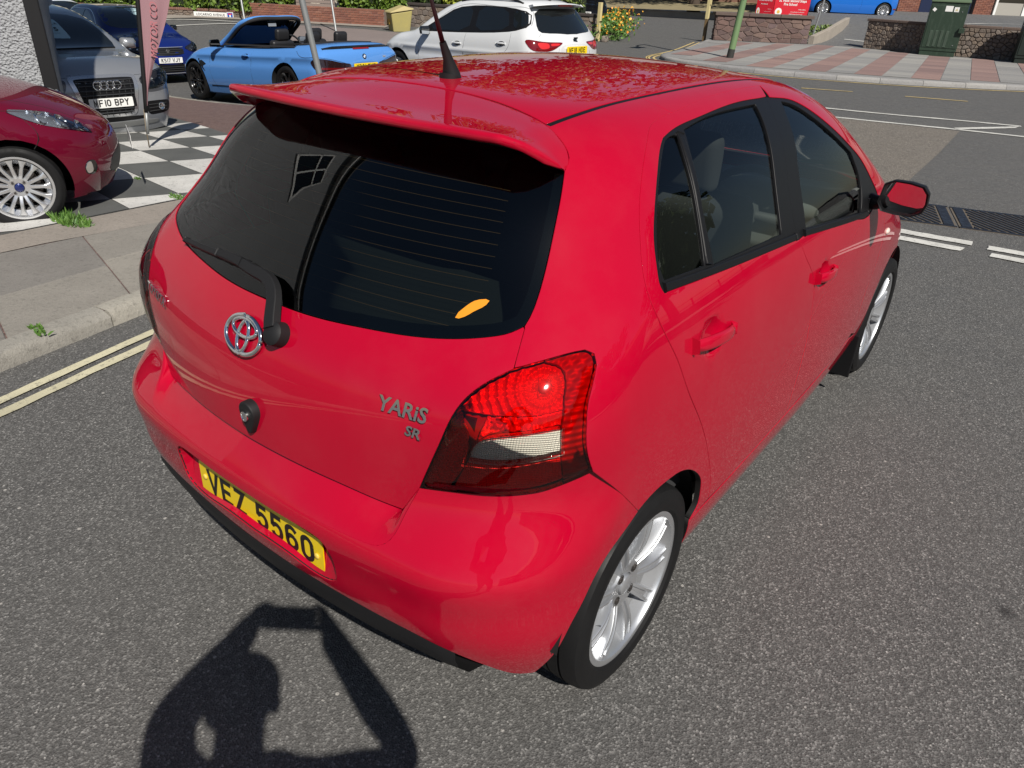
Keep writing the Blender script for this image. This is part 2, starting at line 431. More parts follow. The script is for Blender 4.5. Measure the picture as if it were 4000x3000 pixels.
# ------------------------------------------------------------------ lettering
def text_mesh(body, size, bold=0.0, sx=1.0, extrude=.001, shear=0.0, space=1.0):
    c = bpy.data.curves.new('lettering', 'FONT'); c.body = body; c.size = size; c.offset = bold; c.extrude = extrude; c.shear = shear
    c.align_x = 'CENTER'; c.align_y = 'CENTER'; c.space_character = space; c.resolution_u = 3
    o = bpy.data.objects.new('lettering', c); COL.objects.link(o)
    dg = bpy.context.evaluated_depsgraph_get(); me = bpy.data.meshes.new_from_object(o.evaluated_get(dg))
    bpy.data.objects.remove(o); bpy.data.curves.remove(c)
    if sx != 1.0: me.transform(Matrix.Diagonal((sx, 1, 1, 1)))
    return me
def place_text(name, body, size, m, parent, origin, xdir, ydir, **kw):
    """lettering whose x runs along xdir and whose up is ydir, centred on origin"""
    me = text_mesh(body, size, **kw); x = Vector(xdir).normalized(); z = x.cross(Vector(ydir)).normalized(); y = z.cross(x)
    M = Matrix([[x[i], y[i], z[i], origin[i]] for i in range(3)]+[[0, 0, 0, 1]]); me.transform(M); me.materials.append(m)
    return lnk(bpy.data.objects.new(name, me), parent)
# number plate characters as bent bars (50 x 79 mm, 14 mm stroke)
_arc = lambda cx, cy, rx, ry, a0, a1, n=10: [(cx+rx*cos(radians(a0+(a1-a0)*i/n)), cy+ry*sin(radians(a0+(a1-a0)*i/n))) for i in range(n+1)]
w_, h_, s_ = 50, 79, 7
GLY = {
 'V': [[(4, 79), (25, 5), (46, 79)]], 'E': [[(48, 72), (7, 72), (7, 7), (50, 7)], [(7, 40.5), (43, 40.5)]], 'Z': [[(2, 72), (42, 72), (8, 7), (50, 7)]],
 '5': [[(46, 72), (11, 72), (8.5, 43)]+_arc(25, 30, 18, 18, 140, 0, 6)+_arc(25, 25, 18, 18, 0, -165, 10)],
 '6': [[(44, 62)]+_arc(25, 56, 18, 16, 40, 180, 8)+_arc(25, 25, 18, 18, 180, 360, 12)+_arc(25, 28, 18, 17, 0, 170, 8)],
 '0': [_arc(25, 54, 18, 18, 0, 180, 10)+_arc(25, 25, 18, 18, 180, 360, 10)+[(43, 54)]],
 'M': [[(7, 0), (7, 74), (25, 22), (43, 74), (43, 0)]], 'F': [[(48, 72), (7, 72), (7, 0)], [(7, 40), (43, 40)]], '1': [[(25, 0), (25, 79)]], 'I': [[(25, 0), (25, 79)]],
 'B': [[(7, 7), (7, 72), (28, 72)]+_arc(28, 56.5, 15, 15.5, 90, -90, 8)+[(7, 41)], [(7, 41), (28, 41)]+_arc(28, 24, 16, 17, 90, -90, 8)+[(7, 7)]],
 'P': [[(7, 0), (7, 72), (28, 72)]+_arc(28, 54, 16, 18, 90, -90, 8)+[(7, 36)]], 'Y': [[(4, 79), (25, 40), (46, 79)], [(25, 42), (25, 0)]],
 'K': [[(7, 0), (7, 79)], [(46, 79), (10, 36)], [(18, 47), (47, 0)]], 'S': [_arc(25, 56, 18, 16, 25, 235, 12)+_arc(25, 24, 18, 17, 60, -155, 12)],
 '7': [[(2, 72), (44, 72), (20, 0)]], '8': [_arc(25, 57, 15, 15, -90, 270, 18), _arc(25, 24, 18, 17, 90, 450, 18)],
 'W': [[(3, 79), (13, 6), (25, 60), (37, 6), (47, 79)]], 'H': [[(7, 0), (7, 79)], [(43, 0), (43, 79)], [(7, 40), (43, 40)]],
 'D': [[(7, 7), (7, 72), (24, 72)]+_arc(24, 53, 19, 19, 90, 0, 6)+_arc(24, 26, 19, 19, 0, -90, 6)+[(7, 7)]], 'R': [[(7, 0), (7, 72), (28, 72)]+_arc(28, 56, 15, 16, 90, -90, 8)+[(7, 40)], [(24, 40), (45, 0)]],
 'O': None, 'N': [[(7, 0), (7, 76), (43, 3), (43, 79)]], 'X': [[(4, 79), (46, 0)], [(46, 79), (4, 0)]], 'G': [_arc(25, 54, 18, 18, 20, 180, 8)+_arc(25, 25, 18, 18, 180, 360, 8)+[(43, 36), (27, 36)]],
 'A': [[(4, 0), (25, 76), (46, 0)], [(13, 26), (37, 26)]], 'T': [[(2, 72), (48, 72)], [(25, 72), (25, 0)]], 'U': [[(7, 79), (7, 25)]+_arc(25, 25, 18, 18, 180, 360, 10)+[(43, 79)]], 'L': [[(7, 79), (7, 7), (48, 7)]],
 'J': [[(43, 79), (43, 25)]+_arc(25, 25, 18, 18, 0, -170, 10)], 'Q': None,
 'C': [_arc(25, 54, 18, 18, 20, 180, 8)+_arc(25, 25, 18, 18, 180, 340, 8)],
}
GLY['O'] = GLY['Q'] = GLY['0']; GLY['2'] = [_arc(25, 54, 18, 18, 170, -30, 12)+[(8, 7), (50, 7)]]; GLY['3'] = [_arc(24, 57, 17, 15, 140, -90, 10), _arc(24, 25, 19, 18, 90, -140, 12)]; GLY['4'] = [[(36, 0), (36, 74), (4, 20), (50, 20)]]; GLY['9'] = [[(8, 17)]+_arc(25, 24, 18, 17, 220, 360, 8)+_arc(25, 54, 18, 18, 0, 360, 16)]
def ribbon(pl, hw):
    p = np.array(pl, float); k = np.r_[True, np.linalg.norm(np.diff(p, axis=0), axis=1) > .3]; p = p[k]
    t = np.diff(p, axis=0); t /= np.linalg.norm(t, axis=1)[:, None]; n = np.c_[-t[:, 1], t[:, 0]]
    m = np.r_[n[:1], n[:-1]+n[1:], n[-1:]]; l = np.linalg.norm(m, axis=1); m /= np.maximum(l, 1e-6)[:, None]
    c = np.r_[1, np.clip((n[:-1]*m[1:-1]).sum(1), .35, 1), 1]
    return p+m*(hw/c)[:, None], p-m*(hw/c)[:, None]
def plate_text(s, M, th=.0006, hw=7.0):
    """M maps (x,y,z) in metres on the plate to local space; returns MB of glyph bars, one per character"""
    res = []; adv = [(30 if ch in 'I1' else 61) if ch != ' ' else 33 for ch in s]; tot = sum(adv)-11; x = -tot/2
    for ch, ad in zip(s, adv):
        if ch != ' ':
            mb = MB(); q = 0
            for pl in GLY[ch]:
                a, b = ribbon(pl, hw); dx = x-(15 if ch in 'I1' else 0)+(5 if ch in 'I1' else 0); q += 1
                V = []
                for z in (0, th+.00002*q):
                    V += [M((dx+u)/1000, (v-39.5)/1000, z) for u, v in a]+[M((dx+u)/1000, (v-39.5)/1000, z) for u, v in b]
                n = len(a); F_ = []
                for i in range(n-1):
                    F_ += [(2*n+i, 2*n+i+1, 3*n+i+1, 3*n+i), (i, 2*n+i, 2*n+i+1, i+1), (n+i, n+i+1, 3*n+i+1, 3*n+i)]
                mb.add(V, F_)
            res.append(mb)
        x += ad
    return res
def number_plate(parent, s, origin, xdir, ydir, m, w=.52, h=.111, name='number_plate', small=None, scale=1.0):
    x = Vector(xdir).normalized(); z = x.cross(Vector(ydir)).normalized(); y = z.cross(x); O = Vector(origin)
    M = lambda a, b, c: tuple(O+x*a*scale+y*b*scale+z*c)
    mb = MB(); r = .012; P = []
    for cx, cy, a0 in ((w/2-r, h/2-r, 0), (-w/2+r, h/2-r, 90), (-w/2+r, -h/2+r, 180), (w/2-r, -h/2+r, 270)): P += _arc(cx, cy, r, r, a0, a0+90, 4)
    mb.prism(P, -.003, 0, M); pl = mb.obj(name, m, parent)
    for g in plate_text(s, M): g.obj('character', INK, pl)
    return pl, M
# ================================================================== the red hatchback
YR = Sp([.2,.60,.72,.85,.95,1.02,1.10,1.2,1.3,1.4,1.5],[-.56,-.575,-.573,-.56,-.535,-.50,-.44,-.355,-.265,-.17,-.07])
ZT = Sp([-.2,0,.17,.6,1.0,1.3,1.5,1.75,2.0,2.25,2.5,2.8,3.05],[1.448,1.479,1.491,1.503,1.502,1.477,1.43,1.315,1.165,1.015,.935,.835,.70])
YF = Sp([.15,.45,.6,.75,.85],[3.02,3.08,3.07,3.0,2.9])
XB = Sp([.15,.30,.5,.65,.8,.95,1.08,1.2,1.3,1.4,1.5],[.77,.825,.845,.848,.845,.832,.80,.745,.695,.64,.58])
CZ = Sp([.6,.75,1.0,1.2,1.4],[.29,.29,.214,.30,.12])
YB = Sp([.18,.28,.36,.44,.52,.59,.62,.65,.70,.80],[-.50,-.54,-.575,-.60,-.610,-.619,-.614,-.600,-.580,-.566])
def FY(P):
    x, y, z = np.abs(P[:, 0]), P[:, 1], P[:, 2]; up = ss(.9, 1.4, z)
    fr = (YR(z)+CZ(z)*x**2-y)*.85
    tz = -.035*np.maximum(.5-y, 0)**2-.019*up*np.maximum(.5-y, 0)**2-(.026+.06*up)*np.maximum(y-1.2, 0)**2
    fs = (x-(XB(z)+tz))*.95
    ft = (z-ZT(y)+.10*x**2); ff = (y-YF(z)+.45*x**2)*.8
    return smax(smax(smax(fs, fr, .196+.02*up), ft, .16), ff, .2)
def FYB(P):
    x, y, z = np.abs(P[:, 0]), P[:, 1], P[:, 2]; w = ss(.60, .79, z)
    fr = (YB(z)+(1-w)*(.10*x**2+.10*x**4)+w*.29*x**2-y)*.9
    fs = (x-(XB(z)-.035*np.maximum(.5-y, 0)**2))*.95
    return smax(fs, fr, .24)
yaris = thing('hatchback_car', 'large red five door hatchback seen from behind, nearest to the viewer', 'car')
def halves(*segs):
    """right-half polyline segments running from x=0 to x=0; adds the mirrored half"""
    s = [np.array(q, float) for q in segs]; m = [q[::-1]*[-1, 1, 1] for q in s[::-1]]
    return s+m
def smo(q):   # let the half segments join smoothly through x=0
    return q
C_R = (0, .8, .55); C_S = (0, .7, .7)
gR = Gno(C_R, (0, -1, .12), FY); gB = Gno((0, .8, .45), (0, -1, 0), FYB); gS = Gno(C_S, (1, 0, .25), FY); gT = Gno((0, .6, .5), (0, 0, 1), FY)
gL = Gno(C_R, (.55, -.8, .25), FY); gQ = Gno((0, .7, .6), (.8, -.45, .2), FY); gF = Gno((0, 2.1, .5), (.75, .4, .1), FY)
LAMP_IN = [(.506,-.497,.771),(.528,-.491,.833),(.553,-.48,.906),(.566,-.465,.955),(.582,-.442,.996),(.6,-.419,1.021),(.622,-.393,1.041),(.643,-.365,1.056)]
LAMP_UP = [(.643,-.365,1.056),(.685,-.318,1.072),(.707,-.286,1.079),(.727,-.254,1.083),(.738,-.239,1.081),(.748,-.235,1.073),(.757,-.24,1.059),(.764,-.254,1.042),(.771,-.275,1.016),(.776,-.291,.991),(.784,-.302,.956),(.79,-.307,.917),(.796,-.301,.878),(.802,-.287,.839)]
LAMP_BOT = [(.802,-.287,.839),(.785,-.323,.832),(.771,-.347,.826),(.747,-.377,.816),(.72,-.404,.81),(.668,-.439,.8),(.621,-.461,.792),(.568,-.479,.782),(.506,-.497,.771)]
TG_BOT = [(0,-.573,.718),(.113,-.569,.718),(.211,-.56,.716),(.327,-.542,.711),(.406,-.525,.704),(.466,-.509,.700)]
GAPL = [(.643,-.365,1.056),(.622,-.306,1.115)]
WIN_BOT = [(.618,-.30,1.118),(.602,-.329,1.108),(.573,-.353,1.099),(.5,-.388,1.083),(.4,-.42,1.070),(.3,-.443,1.063),(.2,-.462,1.057),(.1,-.474,1.0545),(0,-.476,1.054)]
WIN_R = [(.538,-.074,1.381),(.561,-.115,1.34),(.582,-.162,1.284),(.600,-.209,1.22),(.617,-.263,1.159),(.621,-.285,1.138),(.618,-.30,1.118)]
# ---- tailgate
tail = put('tailgate', panel(gR, halves(TG_BOT, [TG_BOT[-1], LAMP_IN[0]], LAMP_IN, GAPL, [(.622,-.306,1.115), WIN_BOT[0]], WIN_BOT), h=.028), RED, yaris)
# ---- rear window glass with printed black edge, heater wires
WTOP = [(0,-.12,1.425),(.2,-.12,1.424),(.38,-.105,1.418),(.48,-.085,1.404),(.538,-.074,1.381)]
wsegs = halves(WTOP, WIN_R, WIN_BOT)
rwin = put('rear_window', panel(gR, wsegs, h=.035, off=-.003, gap=.003, lip=.004), GLASSR, yaris)
wpoly = outline2([gR.to2(np.array(s)) for s in wsegs], .02)
inner = inset(wpoly, .035)
put('black_border', panel(gR, [wpoly], [[np.r_[inner, inner[:1]]]], h=.03, off=-.0075, gap=.002, lip=0, is2d=True), FRIT, rwin)
mb = MB()
for k in range(13):
    z = 1.352-k*.0205; xe = .47+.04*min(k, 8)/8-(.02 if k > 10 else 0); q = []
    for x in np.linspace(-xe, xe, 25): q.append((x, -z*0-.3, z-.004*x))
    q = np.array(q); P = gR.to3(gR.to2(np.c_[q[:, 0], YR(q[:, 2])+CZ(q[:, 2])*q[:, 0]**2, q[:, 2]])); P = P-grad(FY, P)*.0095; mb.tube(P, .0006, 4)
mb.obj('heater_wires', HEAT, rwin)
st = np.array([(.488,-.356,1.128),(.500,-.335,1.144),(.516,-.316,1.152),(.532,-.306,1.150),(.530,-.313,1.143),(.516,-.333,1.132),(.498,-.358,1.119),(.489,-.368,1.119)])
put('parking_sticker', panel(gR, [np.r_[st, st[:1]]], h=.02, off=-.001, gap=0, lip=0), AMBER, rwin)
# wiper
wp = np.array([(.085,-.51,1.012),(.07,-.49,1.035),(.045,-.462,1.07),(.012,-.452,1.088),(-.04,-.449,1.093),(-.13,-.439,1.098),(-.21,-.432,1.093)]); wb = np.array([(-.10,-.441,1.097),(-.2,-.434,1.093),(-.3,-.427,1.088),(-.405,-.413,1.081)])
def onY(P, o): P = gR.to3(gR.to2(P)); return P+grad(FY, P)*o
def bar(P, n, w, hgt):
    mb = MB(); k = len(P); V = []
    for i in range(k):
        t = P[min(i+1, k-1)]-P[max(i-1, 0)]; t /= np.linalg.norm(t); s = np.cross(n[i], t); s /= np.linalg.norm(s); w2 = w[i]/2
        V += [P[i]+s*w2, P[i]+s*w2*.75+n[i]*hgt[i], P[i]-s*w2*.75+n[i]*hgt[i], P[i]-s*w2]
    F_ = []
    for i in range(k-1):
        for a in range(4): F_.append((i*4+a, i*4+(a+1) % 4, (i+1)*4+(a+1) % 4, (i+1)*4+a))
    F_ += [(0, 1, 2, 3), tuple(range(4*k-4, 4*k))[::-1]]
    return mb.add(V, F_)
ws = sample(wp, .012); P = onY(ws, .016); wiper = bar(P, grad(FY, P), np.linspace(.040, .022, len(P)), np.linspace(.02, .012, len(P))).obj('wiper_arm', BLACKT, tail, bevel=.002)
wc = onY(np.array([(.092,-.515,1.005)]), -.004)[0]; nrm = Vector(grad(FY, np.array([wc]))[0]); mb = MB(); mb.lathe([(0, .0), (0, .030), (.03, .028), (.037, .02), (.038, 0)], 20, 'z'); piv = mb.obj('wiper_pivot', BLACKT, wiper, smooth=True, auto=40)
piv.data.transform(Matrix.Translation(wc) @ nrm.to_track_quat('Z', 'Y').to_matrix().to_4x4())
ws = sample(wb, .02); P = onY(ws, .004); bar(P, grad(FY, P), np.linspace(.026, .014, len(P)), np.linspace(.026, .014, len(P))).obj('wiper_blade', BLACK, wiper, bevel=.002)
# badge, lettering, lock
def frame_on(p, F=FY, ch=None):
    P = (ch or gR).to3((ch or gR).to2(np.array([p]))); n = Vector(grad(F, P)[0]); x = Vector((0, 0, 1)).cross(n).normalized(); y = n.cross(x)
    return Vector(P[0]), x, y, n
o, x, y, n = frame_on((-.022,-.525,.972)); mb = MB()
EL = lambda cx, cy, rx, ry, k=40: [o+x*(cx+rx*cos(2*pi*i/k))+y*(cy+ry*sin(2*pi*i/k))+n*.006 for i in range(k+1)]
mb.tube(EL(0, 0, .066, .045), .0062, 10); mb.tube(EL(0, .017, .045, .021), .0050, 10); mb.tube(EL(0, -.004, .019, .036), .0052, 10)
mb.obj('maker_badge', CHROME, tail, smooth=True)
def letters_on(name, body, size, p0, p1, parent, m, ch=gR, F=FY, up=(0, 0, 1), **kw):
    p0, p1 = np.array(p0), np.array(p1); c = (p0+p1)/2; o, x, y, n = frame_on(c, F, ch); xd = Vector(p1-p0).normalized(); yd = n.cross(xd)
    return place_text(name, body, size, m, parent, o+n*.002, xd, yd, **kw)
letters_on('maker_lettering', 'TOYOTA', .034, (-.564,-.47,.937), (-.405,-.508,.932), tail, CHROME, bold=.0006, extrude=.0025, space=1.12)
letters_on('model_lettering', 'YARiS', .046, (.391,-.502,.945), (.526,-.476,.945), tail, CHROME, bold=.0009, extrude=.0025, shear=.12, sx=1.0, space=1.02)
letters_on('trim_lettering', 'SR', .032, (.462,-.498,.905), (.518,-.491,.905), tail, CHROME, bold=.0007, extrude=.0025, shear=.2, sx=1.15)
o, x, y, n = frame_on((.025,-.565,.79)); mb = MB()
tear = _arc(0, .012, .030, .030, -10, 190, 12)+[(-.022, -.015), (-.010, -.042), (0, -.050), (.010, -.042), (.022, -.015)]
V0 = [o+x*a+y*b-n*.004 for a, b in tear]; V1 = [o+x*a*.93+y*b*.95+n*.018+n*.006*(b/.05) for a, b in tear]; k = len(tear)
lk = MB().add(V0+V1, [(i, (i+1) % k, (i+1) % k+k, i+k) for i in range(k)]+[tuple(range(k, 2*k))]).obj('lock_housing', BLACKT, tail, bevel=.004, seg=3, smooth=True, auto=50)
mb = MB(); mb.lathe([(0, 0), (.0, .013), (.006, .0125), (.007, .009), (.0055, .0085), (.0055, 0)], 20, 'z'); q = mb.obj('lock_barrel', CHROME, lk, smooth=True, auto=30)
q.data.transform(Matrix.Translation(o+y*.004+n*.019) @ n.to_track_quat('Z', 'Y').to_matrix().to_4x4())
# ---- rear bumper
B_BOT = [(0,-.588,.388),(.144,-.586,.392),(.285,-.584,.402),(.463,-.566,.405),(.543,-.553,.402),(.628,-.522,.375),(.686,-.459,.315),(.710,-.40,.262),(.735,-.345,.232)]
B_ARCH = [(.735,-.345,.232),(.785,-.335,.335),(.811,-.315,.443),(.818,-.297,.48),(.824,-.265,.541),(.828,-.228,.58),(.832,-.163,.613),(.835,-.106,.642)]
JOINT = [(.835,-.106,.642),(.822,-.205,.755),(.802,-.287,.839)]
NOTCH = [(.506,-.497,.771),(.493,-.506,.735),(.484,-.528,.694),(.478,-.552,.66),(.462,-.570,.641),(.42,-.580,.632)]
CREST = [(.42,-.580,.632),(.3,-.592,.627),(.15,-.60,.625),(0,-.605,.624)]
REC = [(0,-.606,.586),(.15,-.604,.586),(.255,-.598,.586),(.295,-.596,.577),(.315,-.594,.548),(.32,-.594,.50),(.312,-.594,.455),(.288,-.594,.440),(.15,-.603,.442),(0,-.606,.443)]
bump_p = panel(gB, halves(B_BOT, B_ARCH, JOINT, LAMP_BOT, NOTCH, CREST), [halves(REC)], h=.028, lip=.02, gap=.0015)
bumper = put('rear_bumper', bump_p, RED, yaris)
# ledge between crest and tailgate
oc = np.concatenate([sample(NOTCH, .01)[:-1], sample(CREST, .02)]); oc = gB.to3(gB.to2(oc))
ic = np.concatenate([sample([LAMP_IN[0], TG_BOT[-1]], .004), sample(TG_BOT[::-1], .02)[1:]])
nn_ = len(sample(NOTCH, .01))-1; tt = np.r_[np.linspace(0, .25, nn_, endpoint=False), np.linspace(.25, 1, len(oc)-nn_)]
n1 = len(sample([LAMP_IN[0], TG_BOT[-1]], .004)); t2 = np.r_[np.linspace(0, .25, n1), np.linspace(.25, 1, len(ic)-n1+1)[1:]]
ic = np.stack([np.interp(tt, t2, ic[:, i]) for i in range(3)], 1); ic = gR.to3(gR.to2(ic)); ic = ic-grad(FY, ic)*.012+[0, 0, -.002]
on = grad(FYB, oc); rows = []
upd = np.array([0, 0, 1.0]); tg = upd-on*(on@upd)[:, None]; tg /= np.linalg.norm(tg, axis=1)[:, None]
inw = np.array([-1.0, 0, 0]); wside = np.clip(1-(tt/.25), 0, 1)[:, None]; tg = tg*(1-wside)+inw*wside; tg /= np.linalg.norm(tg, axis=1)[:, None]
dist = np.linalg.norm(ic-oc, axis=1)[:, None]; M1 = oc+tg*np.minimum(.35*dist, .022)
for u in np.linspace(0, 1, 9): rows.append((1-u)**2*oc+2*u*(1-u)*M1+u*u*ic)
k = len(oc); V = np.concatenate(rows); Fc = [(i*k+j, (i+1)*k+j, (i+1)*k+j+1, i*k+j+1) for i in range(8) for j in range(k-1)]
V2 = V*[-1, 1, 1]; led = MB().add(V, Fc).add(V2, [f[::-1] for f in Fc])
led.obj('bumper_ledge', RED, bumper, smooth=True)
# plate recess
rp = outline2([gB.to2(np.array(s)) for s in halves(REC)], .02); R0 = gB.to3(rp); R0 = R0-grad(FYB, R0)*.001
cxz = np.array([0, 0, .517]); R1 = R0.copy(); R1[:, 0] *= .955; R1[:, 2] = .514+(R1[:, 2]-.514)*.86; R1[:, 1] = -.5735+.012*(R1[:, 2]-.51)/.1
k = len(R0); R0b = R0-grad(FYB, R0)*.004; mb = MB(); mb.add(np.concatenate([R0, R0b, R1]), [(i, (i+1) % k, k+(i+1) % k, k+i) for i in range(k)]+[(k+i, k+(i+1) % k, 2*k+(i+1) % k, 2*k+i) for i in range(k)]+[tuple(range(2*k, 3*k))])
mb.obj('plate_recess', RED, bumper, smooth=True, auto=35)
pl, PM = number_plate(yaris, 'VEZ 5560', (0, -.5815, .484), (1, 0, 0), (0, .012, 1), PLATEY)
for sx, dx in ((-.235, .004), (.237, -.006)):
    m = MB(); m.lathe([(0, 0), (.0, .0085), (.003, .0085), (.005, .006), (.0055, 0)], 16, 'z'); q = m.obj('screw_cap', SCREW, pl, smooth=True); q.data.transform(Matrix.Translation(PM(sx, .004+dx, 0)) @ Matrix.Rotation(radians(90), 4, 'X'))
place_text('dealer_lettering', 'CENTRAL GARAGES TORBAY', .0105, INK, pl, PM(-.015, -.0465, .0004), (1, 0, 0), (0, 0, 1), sx=1.35, extrude=.0002)
place_text('maker_mark', 'BS AU 145D', .005, INK, pl, PM(.215, -.048, .0004), (1, 0, 0), (0, 0, 1), extrude=.0002)
# black valance under the bumper
vb = []
for w, (dy, dz) in enumerate([(.004, .006), (.002, -.03), (.02, -.085), (.07, -.15), (.16, -.19)]):
    q = sample(B_BOT[:6], .03); q = gB.to3(gB.to2(q)); q = q+np.array([0, dy, dz])*np.clip(1-.45*(q[:, :1]/.73)**4, .3, 1); q[:, 2] = np.maximum(q[:, 2], .17+.01*w*0); vb.append(q)
k = len(vb[0]); V = np.concatenate(vb); Fc = [(i*k+j, i*k+j+1, (i+1)*k+j+1, (i+1)*k+j) for i in range(len(vb)-1) for j in range(k-1)]
MB().add(V, Fc).add(V*[-1, 1, 1], [f[::-1] for f in Fc]).obj('bumper_valance', BLACKT, bumper, smooth=True)
# ---- spoiler
Rt = [(0,.05,1.4805),(.15,.046,1.4775),(.3,.028,1.4665),(.422,.006,1.447),(.473,-.011,1.4285),(.505,-.026,1.412),(.531,-.05,1.391),(.538,-.072,1.379)]
Et = [(0,-.217,1.449),(.2,-.216,1.4505),(.40,-.210,1.4535),(.455,-.200,1.453),(.492,-.172,1.441),(.516,-.138,1.420),(.533,-.10,1.396),(.540,-.079,1.378)]
Ut = [(0,-.115,1.418),(.2,-.115,1.417),(.38,-.10,1.411),(.44,-.09,1.404),(.48,-.082,1.395),(.51,-.077,1.388),(.53,-.074,1.381),(.5385,-.074,1.3775)]
ns = 44; u = np.linspace(0, 1, 8); uu = np.linspace(0, 1, ns); RS, ES, US = [np.stack([np.interp(uu, u, np.array(q)[:, i]) for i in range(3)], 1) if q is Et else np.stack([Sp(u, np.array(q)[:, i])(uu) for i in range(3)], 1) for q in (Rt, Et, Ut)]
th = .020*np.clip((1-uu)/.25, .12, 1)[:, None]; dz = np.array([[0, 0, 1.0]]); ff = np.clip((1-uu)/.3, 0, 1)[:, None]
rows = [RS-dz*.008*ff, RS, RS+.03*(ES-RS), RS*.72+ES*.28-dz*.001*ff, RS*.5+ES*.5-dz*.0045*ff, RS*.25+ES*.75-dz*.003*ff, RS*.08+ES*.92, ES*.985+RS*.015, ES+np.array([0, -.003, -.004])*ff, ES+np.array([0, -.003, 0])*ff-dz*(th-.004), ES+np.array([0, .004, 0])*ff-dz*th, ES*.6+US*.4-dz*th*.35, US]
k = ns; V = np.concatenate(rows); Fc = [(i*k+j, i*k+j+1, (i+1)*k+j+1, (i+1)*k+j) for i in range(len(rows)-1) for j in range(k-1)]
spo = MB().add(V, Fc).add(V*[-1, 1, 1], [f[::-1] for f in Fc]).obj('roof_spoiler', RED, yaris, smooth=True)
bm = bmesh.new(); bm.from_mesh(spo.data); bmesh.ops.remove_doubles(bm, verts=bm.verts, dist=2e-4); bm.to_mesh(spo.data); bm.free()
m = MB(); m.box((0, -.118, 1.398), (.30, .02, .012)); m.obj('brake_light', mat('brake_light_lens', (.10, .01, .01), .2), spo, bevel=.003)
# ---- roof, ditches, windscreen
ROOFR = [(0,.055,1.48),(.15,.051,1.477),(.3,.033,1.466),(.424,.011,1.446)]
DITCH = [(.424,.011,1.446),(.437,.08,1.459),(.444,.2,1.47),(.45,.4,1.48),(.455,.7,1.485),(.462,1.0,1.48),(.47,1.28,1.46)]
ROOFF = [(.47,1.28,1.46),(.35,1.345,1.455),(.2,1.385,1.45),(0,1.40,1.45)]
put('roof', panel(gT, halves(ROOFR, DITCH, ROOFF), h=.05), RED, yaris)
dl = sample(DITCH, .04); wv = np.array([.012*min(1, i/3) for i in range(len(dl))])
D2 = [tuple(p) for p in dl]; D3 = [(p[0]+.013, p[1], p[2]-.004) for p in dl]
dp = panel(gT, [D2, [D2[-1], D3[-1]], D3[::-1], [D3[0], D2[0]]], h=.02, off=-.002, gap=0, lip=.006)
for q in (dp, mir(dp)): put('roof_strip', q, BLACK, yaris)
ABASE = [(.475,1.295,1.455),(.56,1.50,1.36),(.64,1.72,1.22),(.70,1.93,1.07)]
WSB = [(.70,1.93,1.07),(.5,2.10,1.05),(.25,2.18,1.04),(0,2.20,1.04)]
gW = Gno((0, 1.2, .6), (0, .7, .7), FY)
put('windscreen', panel(gW, halves([(0,1.41,1.445),(.2,1.395,1.445),(.36,1.355,1.45),(.475,1.295,1.455)], ABASE, WSB), h=.07, off=-.003, lip=.004), GLASS, yaris)
# ---- side panels
GAP_UP = [(.514,1.034,1.462),(.516,.857,1.466),(.520,.686,1.464),(.531,.515,1.456),(.542,.384,1.448),(.549,.294,1.442),(.559,.25,1.435),(.584,.194,1.417),(.618,.124,1.385),(.651,.061,1.343),(.679,.017,1.294),(.699,-.005,1.252),(.73,-.033,1.191),(.755,-.043,1.147),(.78,-.036,1.101),(.801,-.011,1.045),(.815,.022,.99),(.83,.064,.912),(.842,.157,.784),(.845,.231,.68),(.845,.297,.571),(.844,.345,.478),(.841,.366,.40)]
DOORB = [(.841,.366,.40),(.84,.66,.392),(.84,1.02,.392)]
BLOW = [(.84,1.02,.392),(.846,1.03,.55),(.848,1.02,.70),(.844,.998,.82),(.839,.978,.897),(.832,.942,.949),(.817,.863,1.026),(.801,.825,1.078)]
BUP = [(.801,.825,1.078),(.724,.835,1.242),(.653,.872,1.363),(.562,.978,1.441),(.514,1.034,1.462)]
BUP = [(.801,.825,1.078),(.790,.815,1.105),(.724,.845,1.242),(.64,.90,1.375),(.562,.978,1.441),(.514,1.034,1.462)]
TRT = [(.562,.978,1.441),(.562,.912,1.442),(.560,.835,1.444),(.560,.716,1.443),(.566,.59,1.439),(.573,.47,1.433),(.577,.384,1.428),(.586,.30,1.42),(.594,.252,1.412)]
TRR = [(.594,.252,1.412),(.606,.222,1.402),(.643,.148,1.363),(.684,.075,1.301),(.716,.031,1.234),(.742,.012,1.182),(.757,.006,1.154),(.765,.014,1.138)]
TRB = [(.765,.014,1.138),(.778,.208,1.125),(.79,.476,1.106),(.799,.80,1.082)]
def cup(ch, c, r=.07, d=.017):
    c2 = ch.to2(np.array([c]))[0]
    def fn(v2, P, dd):
        q = (v2-c2)/np.array([r, r*.80]); s = np.clip(1-(q**2).sum(1), 0, 1); return -d*s*s*(3-2*s)
    return fn
hR = (.823,.20,.985); hF = (.837,1.075,.912)
rd = panel(gS, [GAP_UP, DOORB, BLOW, [BLOW[-1], TRB[-1]], TRB[::-1], TRR[::-1], TRT[::-1], [TRT[0], BUP[-1]]], h=.016, bulge=cup(gS, hR))
FDB = [(.84,1.026,.392),(.84,1.4,.398),(.838,1.80,.405),(.832,1.86,.42)]
FGAP = [(.832,1.86,.42),(.834,1.87,.525),(.836,1.885,.64),(.834,1.925,.70),(.832,1.955,.80),(.826,1.93,.88),(.818,1.87,.95),(.812,1.83,1.0)]
FTOP = [(.79,1.865,1.05),(.75,1.80,1.13),(.715,1.715,1.195),(.66,1.575,1.285),(.60,1.425,1.365),(.55,1.325,1.42),(.522,1.2,1.452),(.514,1.037,1.462)]
